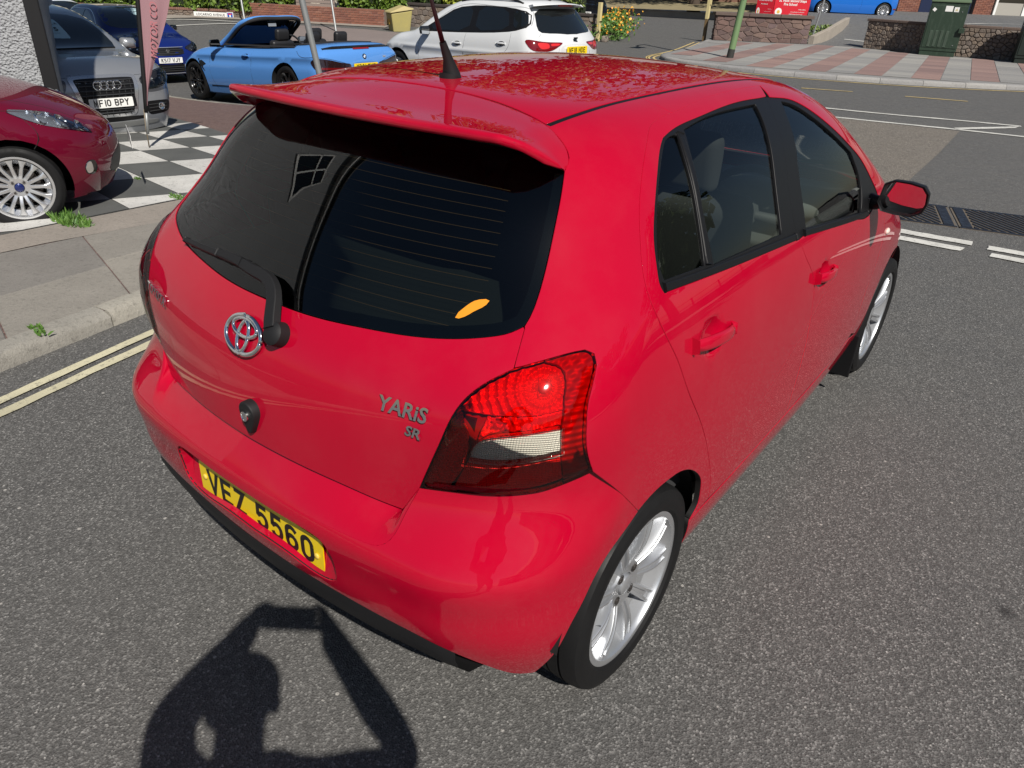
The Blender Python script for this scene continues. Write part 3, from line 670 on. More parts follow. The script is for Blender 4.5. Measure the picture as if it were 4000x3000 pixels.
FTR = [(.566,1.0,1.438),(.572,1.051,1.433),(.587,1.15,1.419),(.616,1.224,1.393),(.648,1.297,1.357),(.681,1.392,1.309),(.716,1.524,1.24),(.74,1.613,1.188),(.775,1.689,1.113),(.80,1.76,1.045)]
FBELT = [(.80,1.76,1.045),(.816,1.56,1.005),(.813,1.469,1.017),(.795,.893,1.078)]
FBELT = [(.80,1.76,1.045),(.819,1.60,.995),(.813,1.40,1.022),(.800,1.1,1.055),(.795,.86,1.078)]
fd = panel(gS, [FDB, FGAP, [FGAP[-1], FTOP[0]], FTOP, [FTOP[-1], FTR[0]], FTR, FBELT, [FBELT[-1], BLOW[-1]], BLOW[::-1]], h=.016, bulge=cup(gS, hF, .062))
# black window surrounds
SMALL = [[(.600,.255,1.408),(.594,.31,1.414),(.597,.325,1.412)], [(.597,.325,1.412),(.641,.289,1.371),(.695,.259,1.294),(.737,.237,1.209),(.767,.217,1.148)], [(.767,.217,1.148),(.756,.03,1.160)], [(.756,.03,1.160),(.742,.027,1.186),(.716,.046,1.234),(.686,.086,1.298),(.643,.163,1.362),(.612,.228,1.398),(.600,.255,1.408)]]
MAIN = [[(.589,.372,1.420),(.577,.495,1.430),(.572,.662,1.434),(.576,.862,1.432)], [(.576,.862,1.432),(.655,.80,1.355),(.713,.757,1.265),(.784,.705,1.118)], [(.784,.705,1.118),(.772,.262,1.139)], [(.772,.262,1.139),(.735,.272,1.215),(.693,.288,1.298),(.64,.325,1.378),(.589,.372,1.420)]]
rtrim = panel(gS, [TRT, TRR, TRB, [TRB[-1], BLOW[-1]], BUP[:5], [BUP[4], TRT[0]]], [SMALL, MAIN], h=.03, off=-.003, gap=.001, lip=.008)
FGL = [[(.584,1.06,1.425),(.603,1.14,1.408),(.630,1.20,1.382),(.661,1.275,1.345),(.692,1.37,1.297),(.722,1.50,1.228)], [(.722,1.50,1.228),(.760,1.535,1.15),(.812,1.50,1.025)], [(.812,1.50,1.025),(.793,.90,1.095)], [(.793,.90,1.095),(.75,.925,1.19),(.684,.975,1.319),(.62,1.02,1.395),(.584,1.06,1.425)]]
ftrim = panel(gS, [[BUP[4], FTR[0]], FTR, FBELT, [FBELT[-1], BLOW[-1]], BUP[:5]], [FGL], h=.03, off=-.003, gap=.001, lip=.008)
gl1 = panel(gS, SMALL, h=.06, off=-.008, gap=-.004, lip=0); gl2 = panel(gS, MAIN, h=.06, off=-.010, gap=-.004, lip=0); gl3 = panel(gS, FGL, h=.06, off=-.010, gap=-.004, lip=0)
SEAM = (.542,.384,1.448)
QUART = [[GAPL[0], GAPL[1]], [GAPL[1], WIN_R[-1]], WIN_R[::-1], [WIN_R[0], Rt[-1]], Rt[:2:-1], [Rt[3], D3[0]], [p for p in D3 if p[1] < .40]]
qs = QUART+[[QUART[-1][-1], (.545,.384,1.447)], GAP_UP[4:], [GAP_UP[-1], (.832,.255,.395)], [(.832,.255,.395),(.839,.283,.42),(.843,.282,.47),(.844,.262,.53),(.844,.227,.57),(.843,.146,.628),(.842,.082,.651),(.841,.044,.656),(.839,-.015,.659),(.837,-.063,.654),(.835,-.106,.642)], JOINT, LAMP_UP[::-1]]
quart = panel(gQ, qs, h=.028, lip=.018)
D3f = [p for p in D3 if p[1] >= .38]
rail = panel(gS, [[QUART[-1][-1]]+[tuple(p) for p in D3f], [D3f[-1], (.478,1.30,1.455)], [tuple(np.array(p)+[.003, -.005, 0]) for p in ABASE], [(.703,1.925,1.07), (.79,1.872,1.05)], FTOP, GAP_UP[:5][0:1]+GAP_UP[1:5], [(.545,.384,1.447), QUART[-1][-1]]], h=.035, lip=.006, gap=.001) if 0 else None
gC = Gno((0, .9, .7), (.62, .15, .75), FY)
rail = panel(gC, [[(QUART[-1][-1])]+[tuple(p) for p in D3f[1:]], [D3f[-1], (.478,1.30,1.455)], [(.478,1.30,1.455),(.563,1.497,1.36),(.643,1.712,1.22),(.703,1.92,1.07)], [(.703,1.92,1.07), FTOP[0]], FTOP, [FTOP[-1], GAP_UP[0]], GAP_UP[:5], [GAP_UP[4], QUART[-1][-1]]], h=.03, lip=.01, gap=.001)
SILL = [[(.832,.25,.392),(.838,.6,.389),(.838,1.2,.389),(.832,1.85,.40)], [(.832,1.85,.40),(.82,2.02,.36)], [(.82,2.02,.36),(.80,1.98,.24)], [(.80,1.98,.24),(.80,1.2,.22),(.80,.30,.24)], [(.80,.30,.24),(.832,.25,.392)]]
pS = Par((1, 0, 0), FY)
sill = panel(pS, SILL, h=.05, lip=.02)
AF = [(2.46+.345*cos(radians(a)), .305+.345*sin(radians(a))) for a in range(195, -16, -10)]
WING = [[(.8,q[0],q[1]) for q in AF], [(.8, AF[-1][0], AF[-1][1]), (.8,2.86,.24)], [(.8,2.86,.24),(.72,2.93,.45),(.66,2.93,.66)], [(.66,2.93,.66),(.68,2.7,.80),(.68,2.4,.92),(.70,1.98,1.04)], [(.70,1.98,1.04), FTOP[0]], [FTOP[0], FGAP[-1]], FGAP[::-1], [FGAP[0], (.82,2.02,.36)], [(.82,2.02,.36),(.8,AF[0][0],AF[0][1])]]
wing = panel(gF, WING, h=.04, lip=.02)
gN = Gno((0, 2.2, .4), (0, .6, .8), FY)
put('bonnet', panel(gN, halves([(0,2.21,1.035),(.25,2.19,1.035),(.5,2.11,1.04),(.68,1.99,1.045)], [(.68,1.99,1.045),(.66,2.4,.93),(.65,2.7,.81),(.60,2.93,.70)], [(.60,2.93,.70),(.3,3.02,.72),(0,3.05,.73)]), h=.06), RED, yaris)
put('front_bumper', panel(Gno((0, 2.3, .5), (0, 1, 0), FY), halves([(0,3.05,.25),(.5,3.0,.25),(.76,2.87,.25)], [(.76,2.87,.25),(.70,2.94,.45),(.64,2.94,.66),(.60,2.95,.69)], [(.60,2.95,.69),(.3,3.03,.71),(0,3.06,.72)]), h=.06), RED, yaris)
DARKIN = CABIN
for side, mf in ((1, lambda q: q), (-1, mir)):
    put('rear_quarter', mf(quart), RED, yaris); put('roof_rail', mf(rail), RED, yaris); put('sill', mf(sill), RED, yaris)
    w = put('front_wing', mf(wing), RED, yaris)
    d1 = put('rear_door', mf(rd), RED, yaris); put('window_surround', mf(rtrim), BLACK, d1); put('quarter_glass', mf(gl1), GLASS, d1); put('door_glass', mf(gl2), GLASS, d1)
    d2 = put('front_door', mf(fd), RED, yaris); put('window_surround', mf(ftrim), BLACK, d2); put('door_glass', mf(gl3), GLASS, d2)
    for d, hc, l in ((d1, hR, .215), (d2, hF, .195)):
        q = np.array([(0, hc[1]+t*l/2, hc[2]-.10*t*l/2) for t in np.linspace(-1, 1, 9)]); P = pS.to3(pS.to2(q)); n_ = grad(FY, P)
        lift = np.array([.012, .022, .027, .029, .030, .029, .026, .020, .008]); P = P+n_*(lift-.012)[:, None]; P[:, 0] *= side; n_[:, 0] *= side
        bar(P, n_, np.array([.030, .036, .037, .037, .036, .035, .033, .031, .026]), np.full(9, .014)).obj('door_handle', RED, d, bevel=.006, seg=3, smooth=True, auto=45)
    # black trim strip over the belt line, rear of bar
    for d, a, b in ((d1, (.765,.018,1.147), (.799,.80,1.091)), (d2, (.795,.87,1.087), (.816,1.58,1.008))):
        q = np.array([np.array(a)*(1-t)+np.array(b)*t for t in np.linspace(0, 1, 12)]); P = pS.to3(pS.to2(q)); n_ = grad(FY, P); P = P-n_*.002; P[:, 0] *= side; n_[:, 0] *= side
        bar(P, n_, np.full(12, .022), np.full(12, .006)).obj('belt_moulding', BLACK, d, bevel=.002)
    # division bar
    q = np.array([(.594,.335,1.413),(.643,.305,1.373),(.695,.272,1.294),(.737,.252,1.209),(.768,.235,1.147)]); P = pS.to3(pS.to2(sample(q, .02))); n_ = grad(FY, P); P = P-n_*.008; P[:, 0] *= side; n_[:, 0] *= side
    bar(P, n_, np.full(len(P), .026), np.full(len(P), .009)).obj('division_bar', BLACK, d1, bevel=.003)
    # mirror
    mrt = MB(); prof = [tuple(q) for q in (lambda P: [np.array(a)*.75+np.array(b)*.25 for a, b in zip(P, P[1:]+P[:1])]+[])([(-.080, -.045), (-.078, .035), (-.055, .058), (0, .061), (.055, .058), (.080, .040), (.086, 0), (.082, -.035), (.058, -.058), (0, -.061), (-.055, -.060)])]
    rows = []
    for yy, s in ((-.0, .94), (-.004, 1.0), (.02, 1.02), (.05, .95), (.08, .72), (.092, .4)): rows.append([(side*(.914+a*s), 1.60+yy, 1.078+b*s) for a, b in prof])
    V = [p for r in rows for p in r]; k = len(prof); Fc = [(i*k+j, i*k+(j+1) % k, (i+1)*k+(j+1) % k, (i+1)*k+j) for i in range(5) for j in range(k)]+[tuple(range(5*k, 6*k))]
    mrt.add(V, Fc)
    rows2 = [[(side*(.914+a*s), 1.60+yy-(b*s)*.30*(yy > 0)-a*s*.10*(yy > 0), 1.078+b*s) for a, b in prof] for yy, s in ((0, .94), (.018, .90))]
    mrt.add(rows2[0]+rows2[1], [(j, (j+1) % k, k+(j+1) % k, k+j) for j in range(k)]); 
    mo = mrt.obj('door_mirror', BLACK if side > 0 else BLACK, d2, smooth=True, auto=50, bevel=.006)
    MB().add([(p[0], p[1], p[2]) for p in rows2[1]], [tuple(range(k))]).obj('mirror_glass', MIRROR, mo)
    mt = MB(); mt.tube([(side*.79, 1.66, 1.035), (side*.83, 1.645, 1.04), (side*.865, 1.635, 1.055)], [.034, .026, .022], 10); mt.box((side*.795, 1.66, 1.03), (.02, .11, .05)); mt.obj('mirror_arm', BLACK, mo, smooth=True, auto=40)
    # side repeater
    P = pS.to3(pS.to2(np.array([(.82, 2.024, .843)])))[0]; rp_ = MB(); rp_.lathe([(-.004, .0), (-.004, .02), (.004, .018), (.009, .01), (.0105, 0)], 20, 'z'); q = rp_.obj('side_repeater', mat('repeater_lens', (.75, .62, .55), .15, coat=1), w, smooth=True)
    q.data.transform(Matrix.Translation((side*P[0], P[1], P[2])) @ Matrix.Rotation(side*radians(90), 4, 'Y') @ Matrix.Diagonal((.8, 1.25, 1, 1)))
    # mud flap
    mf_ = MB(); mf_.box((side*.755, 2.07, .225), (.16, .012, .22)); mf_.obj('mud_flap', BLACK, w, bevel=.005)
    # door cards, pillars inside
    dc = MB(); dc.box((side*.745, .95, .75), (.03, 1.75, .62)); dc.box((side*.71, .95, .82), (.05, 1.5, .06)); dc.obj('door_card', CABIN, yaris, bevel=.01)
    inq = panel(gQ, QUART+[[QUART[-1][-1], (.545,.384,1.447)], GAP_UP[4:15], [GAP_UP[14], (.70,-.32,1.07)], [(.70,-.32,1.07), GAPL[0]]], h=.06, off=-.03, gap=.0, lip=0); put('pillar_lining', mf(inq), CABINL, yaris)
    # front wheel arch and rear wheel arch liners
    for yc in (0, 2.46):
        wl = MB(); wl.lathe([(side*.52, .02), (side*.52, .36), (side*.80, .36)], 40, 'x', (0, yc, .30), a0=radians(-8), a1=radians(172)); wl.obj('wheel_arch_liner', WELL, yaris)
# rear lamps
def facet(ch, c):
    c2 = ch.to2(np.array([c]))[0]
    def fn(v2, P, dd):
        q = v2-c2; r = np.hypot(q[:, 0], q[:, 1]); a = np.arctan2(q[:, 1], q[:, 0]); k = 22/(2*pi)
        fr = r/.019; return -.014*np.exp(-(r/.03)**2)+.0065*np.abs(np.mod(fr, 1)-.5)*2+.004*np.abs(np.mod(a*k, 1)-.5)*2
    return fn
BOWL_R = [(.700,-.318,1.072),(.716,-.300,1.062),(.731,-.303,1.045),(.742,-.316,1.018),(.753,-.332,.988)]
BOWL_L = [(.753,-.332,.988),(.712,-.386,.980),(.673,-.415,.978),(.63,-.438,.975),(.575,-.455,.972)]
STRIP = [(.753,-.332,.988),(.760,-.345,.955),(.767,-.354,.905),(.774,-.345,.829)]
REVP = [[(.614,-.466,.878),(.620,-.462,.903),(.632,-.455,.922),(.649,-.445,.934),(.682,-.425,.944),(.719,-.394,.952),(.757,-.348,.958)], [(.757,-.348,.958),(.7655,-.354,.905)], [(.7655,-.354,.905),(.727,-.400,.895),(.689,-.430,.886),(.645,-.454,.880),(.614,-.466,.878)]]
FOGP = [[(.614,-.466,.878),(.645,-.454,.880),(.689,-.430,.886),(.727,-.400,.895),(.7655,-.354,.905)], [(.7655,-.354,.905),(.772,-.346,.832)], [(.772,-.346,.832),(.747,-.377,.821),(.71,-.412,.812),(.645,-.451,.803),(.579,-.475,.792)], [(.579,-.475,.792),(.614,-.466,.878)]]
outl = [LAMP_IN, LAMP_UP, LAMP_BOT]
lbul = lambda v2, P, d: .007*ss(0, .03, d)
lens = panel(gL, outl, [REVP], h=.012, bulge=lbul, gap=.0015, lip=.012)
rev = panel(gL, REVP, h=.015, off=.0062, gap=-.0005, lip=.003)
back = panel(gL, outl, h=.02, off=-.034, gap=.003, lip=0)
bowl = panel(gL, [LAMP_IN[3:], LAMP_UP[:2], [LAMP_UP[1], BOWL_R[0]], BOWL_R, BOWL_L, [BOWL_L[-1], LAMP_IN[3]]], h=.0042, off=-.022, gap=.003, lip=.02, bulge=facet(gL, (.708,-.344,1.033)))
grid1 = panel(gL, [LAMP_IN[:4], [LAMP_IN[3], BOWL_L[-1]], [BOWL_L[-1], (.60,-.462,.93)], [(.60,-.462,.93),(.606,-.466,.878),(.57,-.475,.792)], [(.57,-.475,.792), LAMP_BOT[-2]], LAMP_BOT[-2:]], h=.006, off=-.018, gap=.002, lip=.01, bulge=facet(gL, (.66,-.44,.955)))
grid2 = panel(gL, [BOWL_L[:-1][::-1], STRIP[:2], [STRIP[1], REVP[0][-1]], REVP[0][::-1], [REVP[0][0], (.63,-.438,.975)]], h=.008, off=-.026, gap=.002, lip=.01, bulge=facet(gL, (.66,-.44,.955)))
fog = panel(gL, FOGP, h=.01, off=-.012, gap=.002, lip=.01)
revb = panel(gL, REVP, h=.01, off=-.010, gap=.002, lip=.01)
strip = panel(gL, [STRIP, [STRIP[-1], LAMP_BOT[1]], [LAMP_BOT[1], LAMP_UP[-1]], LAMP_UP[:0:-1], [LAMP_UP[1], BOWL_R[0]], BOWL_R], h=.02, off=-.012, gap=.002, lip=.01)
for side, mf in ((1, lambda q: q), (-1, mir)):
    ln = put('rear_lamp', mf(back), LAMPDK, yaris)
    put('lens', mf(lens), LENS, ln); put('reverse_lens', mf(rev), LENSC, ln); put('reflector_bowl', mf(bowl), REFL, ln); put('reflector', mf(grid1), REFLG, ln)
    put('reflector', mf(grid2), REFL, ln); put('fog_reflector', mf(fog), REFLG, ln); put('reverse_reflector', mf(revb), REFLG, ln); put('side_reflector', mf(strip), LAMPRIB, ln)
    P = gL.to3(gL.to2(np.array([(.708,-.344,1.033)]))); n_ = grad(FY, P)[0]; P = P[0]-n_*.028; m = MB()
    m.lathe([(-.01, .012), (.0, .012), (.006, .0105), (.012, .005), (.0135, 0)], 14, 'z'); q = m.obj('bulb', mat('bulb_glass', (.75, .6, .5), .1), ln, smooth=True)
    q.data.transform(Matrix.Diagonal((side, 1, 1, 1)) @ Matrix.Translation(P) @ Vector(n_).to_track_quat('Z', 'Y').to_matrix().to_4x4())
# antenna
o = outcast(FY, (0, .17, .6), np.array([[0, 0, 1.0]]))[0]; m = MB()
m.tube([(0, .165, o[2]-.004), (0, .165, o[2]+.004), (0, .168, o[2]+.006), (0, .155, o[2]+.045), (0, .135, o[2]+.085)], [.030, .030, .024, .013, .009], 18); an = m.obj('aerial_base', BLACKT, yaris, smooth=True, auto=40)
m = MB(); m.tube([(0, .136, o[2]+.082), (0, .10, o[2]+.17), (0, .02, o[2]+.37), (0, -.03, o[2]+.50)], [.0065, .005, .004, .003], 10); m.obj('aerial_rod', mat('aerial_rubber', (.02, .012, .014), .55), an, smooth=True)
# cabin
m = MB(); m.box((0, 1.2, .33), (1.5, 2.6, .06)); m.box((0, -.42, .7), (1.2, .02, .5)); m.obj('cabin_floor', CABIN, yaris)
def seat(x, y, rear=False):
    w = .50 if not rear else 1.22; m = MB(); M = Matrix.Rotation(radians(-14), 4, 'X')
    m.box((x, y+.22, .52), (w, .48, .18)); m.box((x, y-.06, .85), (w*.96, .15, .58), M=Matrix.Rotation(radians(14), 4, 'X'))
    s = m.obj('rear_seat' if rear else 'front_seat', SEATM, yaris, bevel=.05, seg=4, smooth=True)
    for dx in ((0,) if not rear else (-.36, 0, .36)):
        h = MB(); h.box((x+dx, y-.16, 1.235), (.26, .09, .19), M=Matrix.Rotation(radians(10), 4, 'X')); h.obj('headrest', SEATM, s, bevel=.035, seg=4, smooth=True)
seat(-.36, 1.05); seat(.36, 1.05); seat(0, .30, True)
m = MB(); m.box((0, 1.90, .86), (1.42, .42, .26)); m.box((0, 1.76, .95), (1.36, .28, .14), M=Matrix.Rotation(radians(-18), 4, 'X')); m.obj('dashboard', CABINL, yaris, bevel=.05, seg=3, smooth=True, auto=60)
m = MB(); cc = Vector((.36, 1.52, .93)); ax = Vector((0, -.86, .5)).normalized(); a1 = Vector((1, 0, 0)); a2 = ax.cross(a1)
m.tube([cc+.185*(cos(2*pi*i/36)*a1+sin(2*pi*i/36)*a2) for i in range(37)], .016, 10); m.tube([cc-a1*.18, cc, cc+a1*.18], .02, 8); m.tube([cc-a2*.18, cc], .02, 8); wh = m.obj('steering_wheel', CABIN, yaris, smooth=True)
m = MB(); m.lathe([(0, 0), (0, .07), (.03, .06), (.035, 0)], 20, 'z'); q = m.obj('wheel_centre', CABIN, wh, smooth=True, auto=40); q.data.transform(Matrix.Translation(cc) @ ax.to_track_quat('Z', 'Y').to_matrix().to_4x4())
m = MB(); EL2 = lambda cx, cy, rx, ry: [cc+a1*(cx+rx*cos(2*pi*i/24))+a2*(cy+ry*sin(2*pi*i/24))+ax*.036 for i in range(25)]
m.tube(EL2(0, 0, .032, .022), .003, 6); m.tube(EL2(0, .008, .022, .010), .0025, 6); m.tube(EL2(0, -.002, .009, .018), .0025, 6); m.obj('wheel_badge', CHROME, wh, smooth=True)
hl = panel(gT, halves([(0,.0,1.47),(.3,-.01,1.46),(.44,0,1.446)], [(.44,0,1.446),(.48,.4,1.46),(.48,.9,1.46),(.46,1.28,1.44)], [(.46,1.28,1.44),(.2,1.34,1.45),(0,1.35,1.45)]), h=.1, off=-.045, gap=0, lip=0); put('headlining', hl, CABINL, yaris)
m = MB(); m.box((0, 1.42, 1.36), (.22, .03, .06)); m.obj('interior_mirror', BLACK, yaris, bevel=.01)
for x in (-.3, .3):
    m = MB(); m.box((x, -.02, 1.10), (.5, .5, .015)); 
m = MB(); m.box((0, -.17, 1.02), (1.1, .42, .02)); m.obj('parcel_shelf', CABIN, yaris, bevel=.005)
# wheels
def wheel(parent, R, rr, W, spokes, style, m_rim, side=1, tread=TYRE, name='wheel', cap=None, twist=0.0, nuts=4):
    """built about the origin, outer face toward +x*side; returns the tyre object (with rim below it)"""
    t = MB(); hw = W/2; sh = (R-rr)
    prof = [(-hw*.80, rr), (-hw*.98, rr+sh*.35), (-hw*.98, rr+sh*.55), (-hw*.88, rr+sh*.88), (-hw*.74, R-.003)]
    gro = []
    for c in (-.42, 0, .42): gro += [(hw*(c-.045), R), (hw*(c-.035), R-.007), (hw*(c+.035), R-.007), (hw*(c+.045), R)]
    prof += gro+[(hw*.74, R-.003), (hw*.88, rr+sh*.88), (hw*.96, rr+sh*.66), (hw*.98, rr+sh*.60), (hw*.985, rr+sh*.40), (hw*.95, rr+sh*.18), (hw*.84, rr+.004), (hw*.80, rr)]
    t.lathe([(side*a, r) for a, r in prof], 64, 'x'); ty = t.obj(name, tread, parent, smooth=True, auto=32)
    r = MB(); ro = rr+.006; lipw = .012
    r.lathe([(side*a, q) for a, q in [(-hw*.75, rr-.012), (-hw*.2, rr-.055), (hw*.45, rr-.05), (hw*.70, rr-.022), (hw*.80, rr-.012), (hw*.86, rr-.010), (hw*.875, rr-.002), (hw*.87, ro), (hw*.83, ro+.002)]], 64, 'x')
    ri = r.obj('rim', m_rim, ty, smooth=True, auto=40)
    fx = hw*.66; s = MB(); hub = .075
    s.lathe([(side*a, q) for a, q in [(fx-.05, hub*1.02), (fx-.012, hub), (fx-.006, hub*.93), (fx-.010, hub*.45), (fx-.016, hub*.42), (fx-.018, 0)]], 40, 'x')
    for i in range(spokes):
        a = 2*pi*i/spokes+twist
        if style == 'twin':   # two ribs with a recessed web
            pairs = ((-1, 1), (1, 1)); web = True
        else: pairs = ((0, 1),); web = False
        def sp(w0, w1, off0, off1, x0, x1, dep0, dep1, flare=1.0):
            V = []
            K = 6
            for j in range(K+1):
                u = j/K; rad = hub*.8+(rr-.020-hub*.8)*u; w = (w0*(1-u)+w1*u)*(1+(flare-1)*max(0, u-.75)*4); of = off0*(1-u)+off1*u
                xf = x0+(x1-x0)*u+.010*sin(pi*u); dp = dep0*(1-u)+dep1*u
                for (tw, dx) in ((-w/2*1.3, -dp), (-w/2, -.003), (-w/2*.7, 0), (w/2*.7, 0), (w/2, -.003), (w/2*1.3, -dp)):
                    tt_ = of+tw; V.append((side*(xf+dx), rad*cos(a)-tt_*sin(a), rad*sin(a)+tt_*cos(a)))
            F_ = [(j*6+q, j*6+q+1, (j+1)*6+q+1, (j+1)*6+q) for j in range(K) for q in range(5)]
            s.add(V, F_)
        if style == 'twin':
            for sg in (-1, 1): sp(.011, .009, sg*.0085, sg*.0155, fx-.008, hw*.80, .04, .030)
            sp(.014, .028, 0, 0, fx-.017, hw*.80-.009, .03, .02)
        elif style == 'fan': sp(.024, .020, 0, 0, fx-.008, hw*.80, .03, .02, flare=2.6)
        elif style == 'y': sp(.030, .018, 0, 0, fx-.008, hw*.80, .04, .02); 
        else: sp(.05, .036, 0, 0, fx-.008, hw*.78, .04, .03)
    s.obj('spokes', m_rim, ri, smooth=True, auto=35)
    nm = None
    for i in range(nuts):
        a = 2*pi*(i+.5)/nuts+twist
        if nm is None:
            nm = MB().lathe([(side*(fx-.0055), .0145), (side*(fx-.013), .012), (side*(fx-.013), .010), (side*(fx-.003), .009), (side*(fx-.002), 0)], 8, 'x').obj('wheel_nut', DISC, ri); q = nm
        else: q = lnk(bpy.data.objects.new('wheel_nut', nm.data), ri)
        q.location = (0, .052*cos(a), .052*sin(a))
    c = MB(); c.lathe([(side*(fx-.012), .031), (side*(fx-.004), .030), (side*(fx-.001), .026), (side*(fx), .0)], 28, 'x'); c.obj('centre_cap', cap or m_rim, ri, smooth=True, auto=40)
    b = MB(); b.lathe([(side*(-.02), .14), (side*(.0), .14), (side*.0, .05)], 32, 'x'); b.lathe([(side*(-.06), .0), (side*(-.06), rr-.07)], 24, 'x'); b.obj('brake', DISC, ri)
    return ty
for side in (1, -1):
    for yc in (0, 2.46):
        wq = wheel(yaris, .299, .220, .195, 9, 'twin', SILVER, side, name='wheel', twist=radians(-5 if yc == 0 else 18))
        wq.location = (side*.727, yc, .299)
        if yc == 0 and side == 1:
            m = MB(); m.tube([(.055, -.163, -.03), (.075, -.150, -.027)], .006, 8); m.obj('tyre_valve', BLACK, wq, smooth=True)
# ================================================================== surfaces of the other cars (local axes: x right, y forward, z up, rear axle at the origin)
def carF(YRk, YFk, ZTk, XBk, cr=.22, cf=.42, crown=.08, tr=(.3, .03, .03), tf=(2.0, .05, .06), k1=.22, k2=.14, k3=.22, zb=.17, shoulder=0.0):
    YR_, YF_, ZT_, XB_ = [Sp(*q) for q in (YRk, YFk, ZTk, XBk)]
    def F(P):
        x, y, z = np.abs(P[:, 0]), P[:, 1], P[:, 2]; up = ss(.95, 1.4, z)
        fr = (YR_(z)+cr*x**2-y)*.85
        w = XB_(z)-(tr[1]+tr[2]*up)*np.maximum(tr[0]-y, 0)**2-(tf[1]+tf[2]*up)*np.maximum(y-tf[0], 0)**2
        if shoulder: w = w+shoulder*np.exp(-((z-.80)/.035)**2)-shoulder*np.exp(-((z-.70)/.06)**2)
        fs = (x-w)*.95
        ft = (z-ZT_(y)+crown*x**2)*.9; ff = (y-YF_(z)+cf*x**2+.12*x**4)*.8
        return np.maximum(smax(smax(smax(fs, fr, k1), ft, k2), ff, k3), zb-z)
    return F
CARS = {}
CARS['fiesta'] = dict(F=carF(([.2,.5,.9,1.1,1.4],[-.60,-.66,-.62,-.52,-.35]), ([.15,.35,.5,.65,.8],[3.12,3.21,3.21,3.16,2.98]), ([-.5,0,.6,1.0,1.35,1.8,2.2,2.45,2.8,3.1,3.3],[1.40,1.46,1.48,1.47,1.40,1.19,.995,.935,.86,.765,.65]), ([.15,.4,.6,.75,.9,1.0,1.2,1.4],[.80,.85,.86,.858,.84,.81,.72,.60]), cf=.40, tf=(2.2,.05,.05)), wb=2.49, tr=.755, R=.295, rr=.22)
CARS['audi'] = dict(F=carF(([.2,.6,1.0,1.3,1.6],[-.80,-.90,-.85,-.72,-.5]), ([.2,.4,.6,.85,1.0],[3.60,3.67,3.68,3.62,3.45]), ([-.5,0,.6,1.2,1.6,2.0,2.35,2.6,3.0,3.4,3.65],[1.58,1.63,1.65,1.62,1.54,1.36,1.16,1.10,1.06,.99,.88]), ([.2,.5,.75,.95,1.1,1.3,1.55],[.85,.93,.94,.93,.89,.78,.64]), cf=.24, tf=(2.6,.05,.05), k3=.18), wb=2.81, tr=.80, R=.355, rr=.24)
CARS['peugeot'] = dict(F=carF(([.2,.6,.9,1.1,1.4],[-.68,-.75,-.70,-.58,-.38]), ([.15,.35,.55,.7,.85],[3.40,3.47,3.47,3.42,3.2]), ([-.5,0,.6,1.1,1.5,2.0,2.35,2.55,2.9,3.2,3.45],[1.40,1.44,1.46,1.44,1.37,1.15,.98,.94,.88,.80,.70]), ([.15,.4,.65,.85,.95,1.15,1.38],[.83,.89,.90,.885,.85,.74,.60]), cf=.36, tf=(2.3,.05,.05)), wb=2.62, tr=.78, R=.315, rr=.215)
CARS['bmw'] = dict(F=carF(([.2,.45,.7,.9,1.0],[-.92,-1.0,-.99,-.93,-.85]), ([.15,.35,.5,.65,.8],[3.55,3.65,3.65,3.58,3.35]), ([-.95,-.5,0,.5,1.0,1.5,2.0,2.5,3.0,3.4,3.6],[.985,1.01,1.0,.965,.955,.955,.96,.94,.87,.77,.66]), ([.15,.35,.5,.65,.8,.9,1.0],[.86,.92,.935,.93,.90,.86,.78]), cr=.14, cf=.40, crown=.05, tr=(.0,.02,.0), tf=(2.6,.05,.0), k1=.16, k2=.14, zb=.14, shoulder=.014), wb=2.81, tr=.80, R=.335, rr=.25)
CARS['seat'] = dict(F=carF(([.2,.5,.75,1.0,1.08,1.3,1.5],[-.78,-.86,-.85,-.80,-.74,-.56,-.39]), ([.15,.4,.6,.75,.9],[3.38,3.48,3.48,3.42,3.25]), ([-.5,0,.6,1.1,1.5,1.9,2.2,2.45,2.8,3.15,3.4],[1.55,1.585,1.60,1.585,1.50,1.30,1.12,1.06,1.01,.93,.83]), ([.2,.5,.7,.9,1.05,1.25,1.5],[.84,.905,.92,.91,.87,.76,.62]), cr=.32, cf=.36, tr=(.2,.025,.03), k1=.14, shoulder=.012), wb=2.64, tr=.785, R=.345, rr=.225)
# x, y, z, heading, pitch (nose down on the slope)
PLACE = dict(fiesta=(-6.46, -1.26, -.06, -24.0, 0.0), audi=(-12.02, 3.56, -.545, -95.7, 2.5), peugeot=(-18.67, 8.26, -.66, -96.1, 0.0), bmw=(-9.618, 7.676, -.39, 89.55, -3.55), seat=(-6.53, 9.624, -.16, 84.96, -1.4), blue=(-7.93, 36.56, .765, 120.9, 0.0))
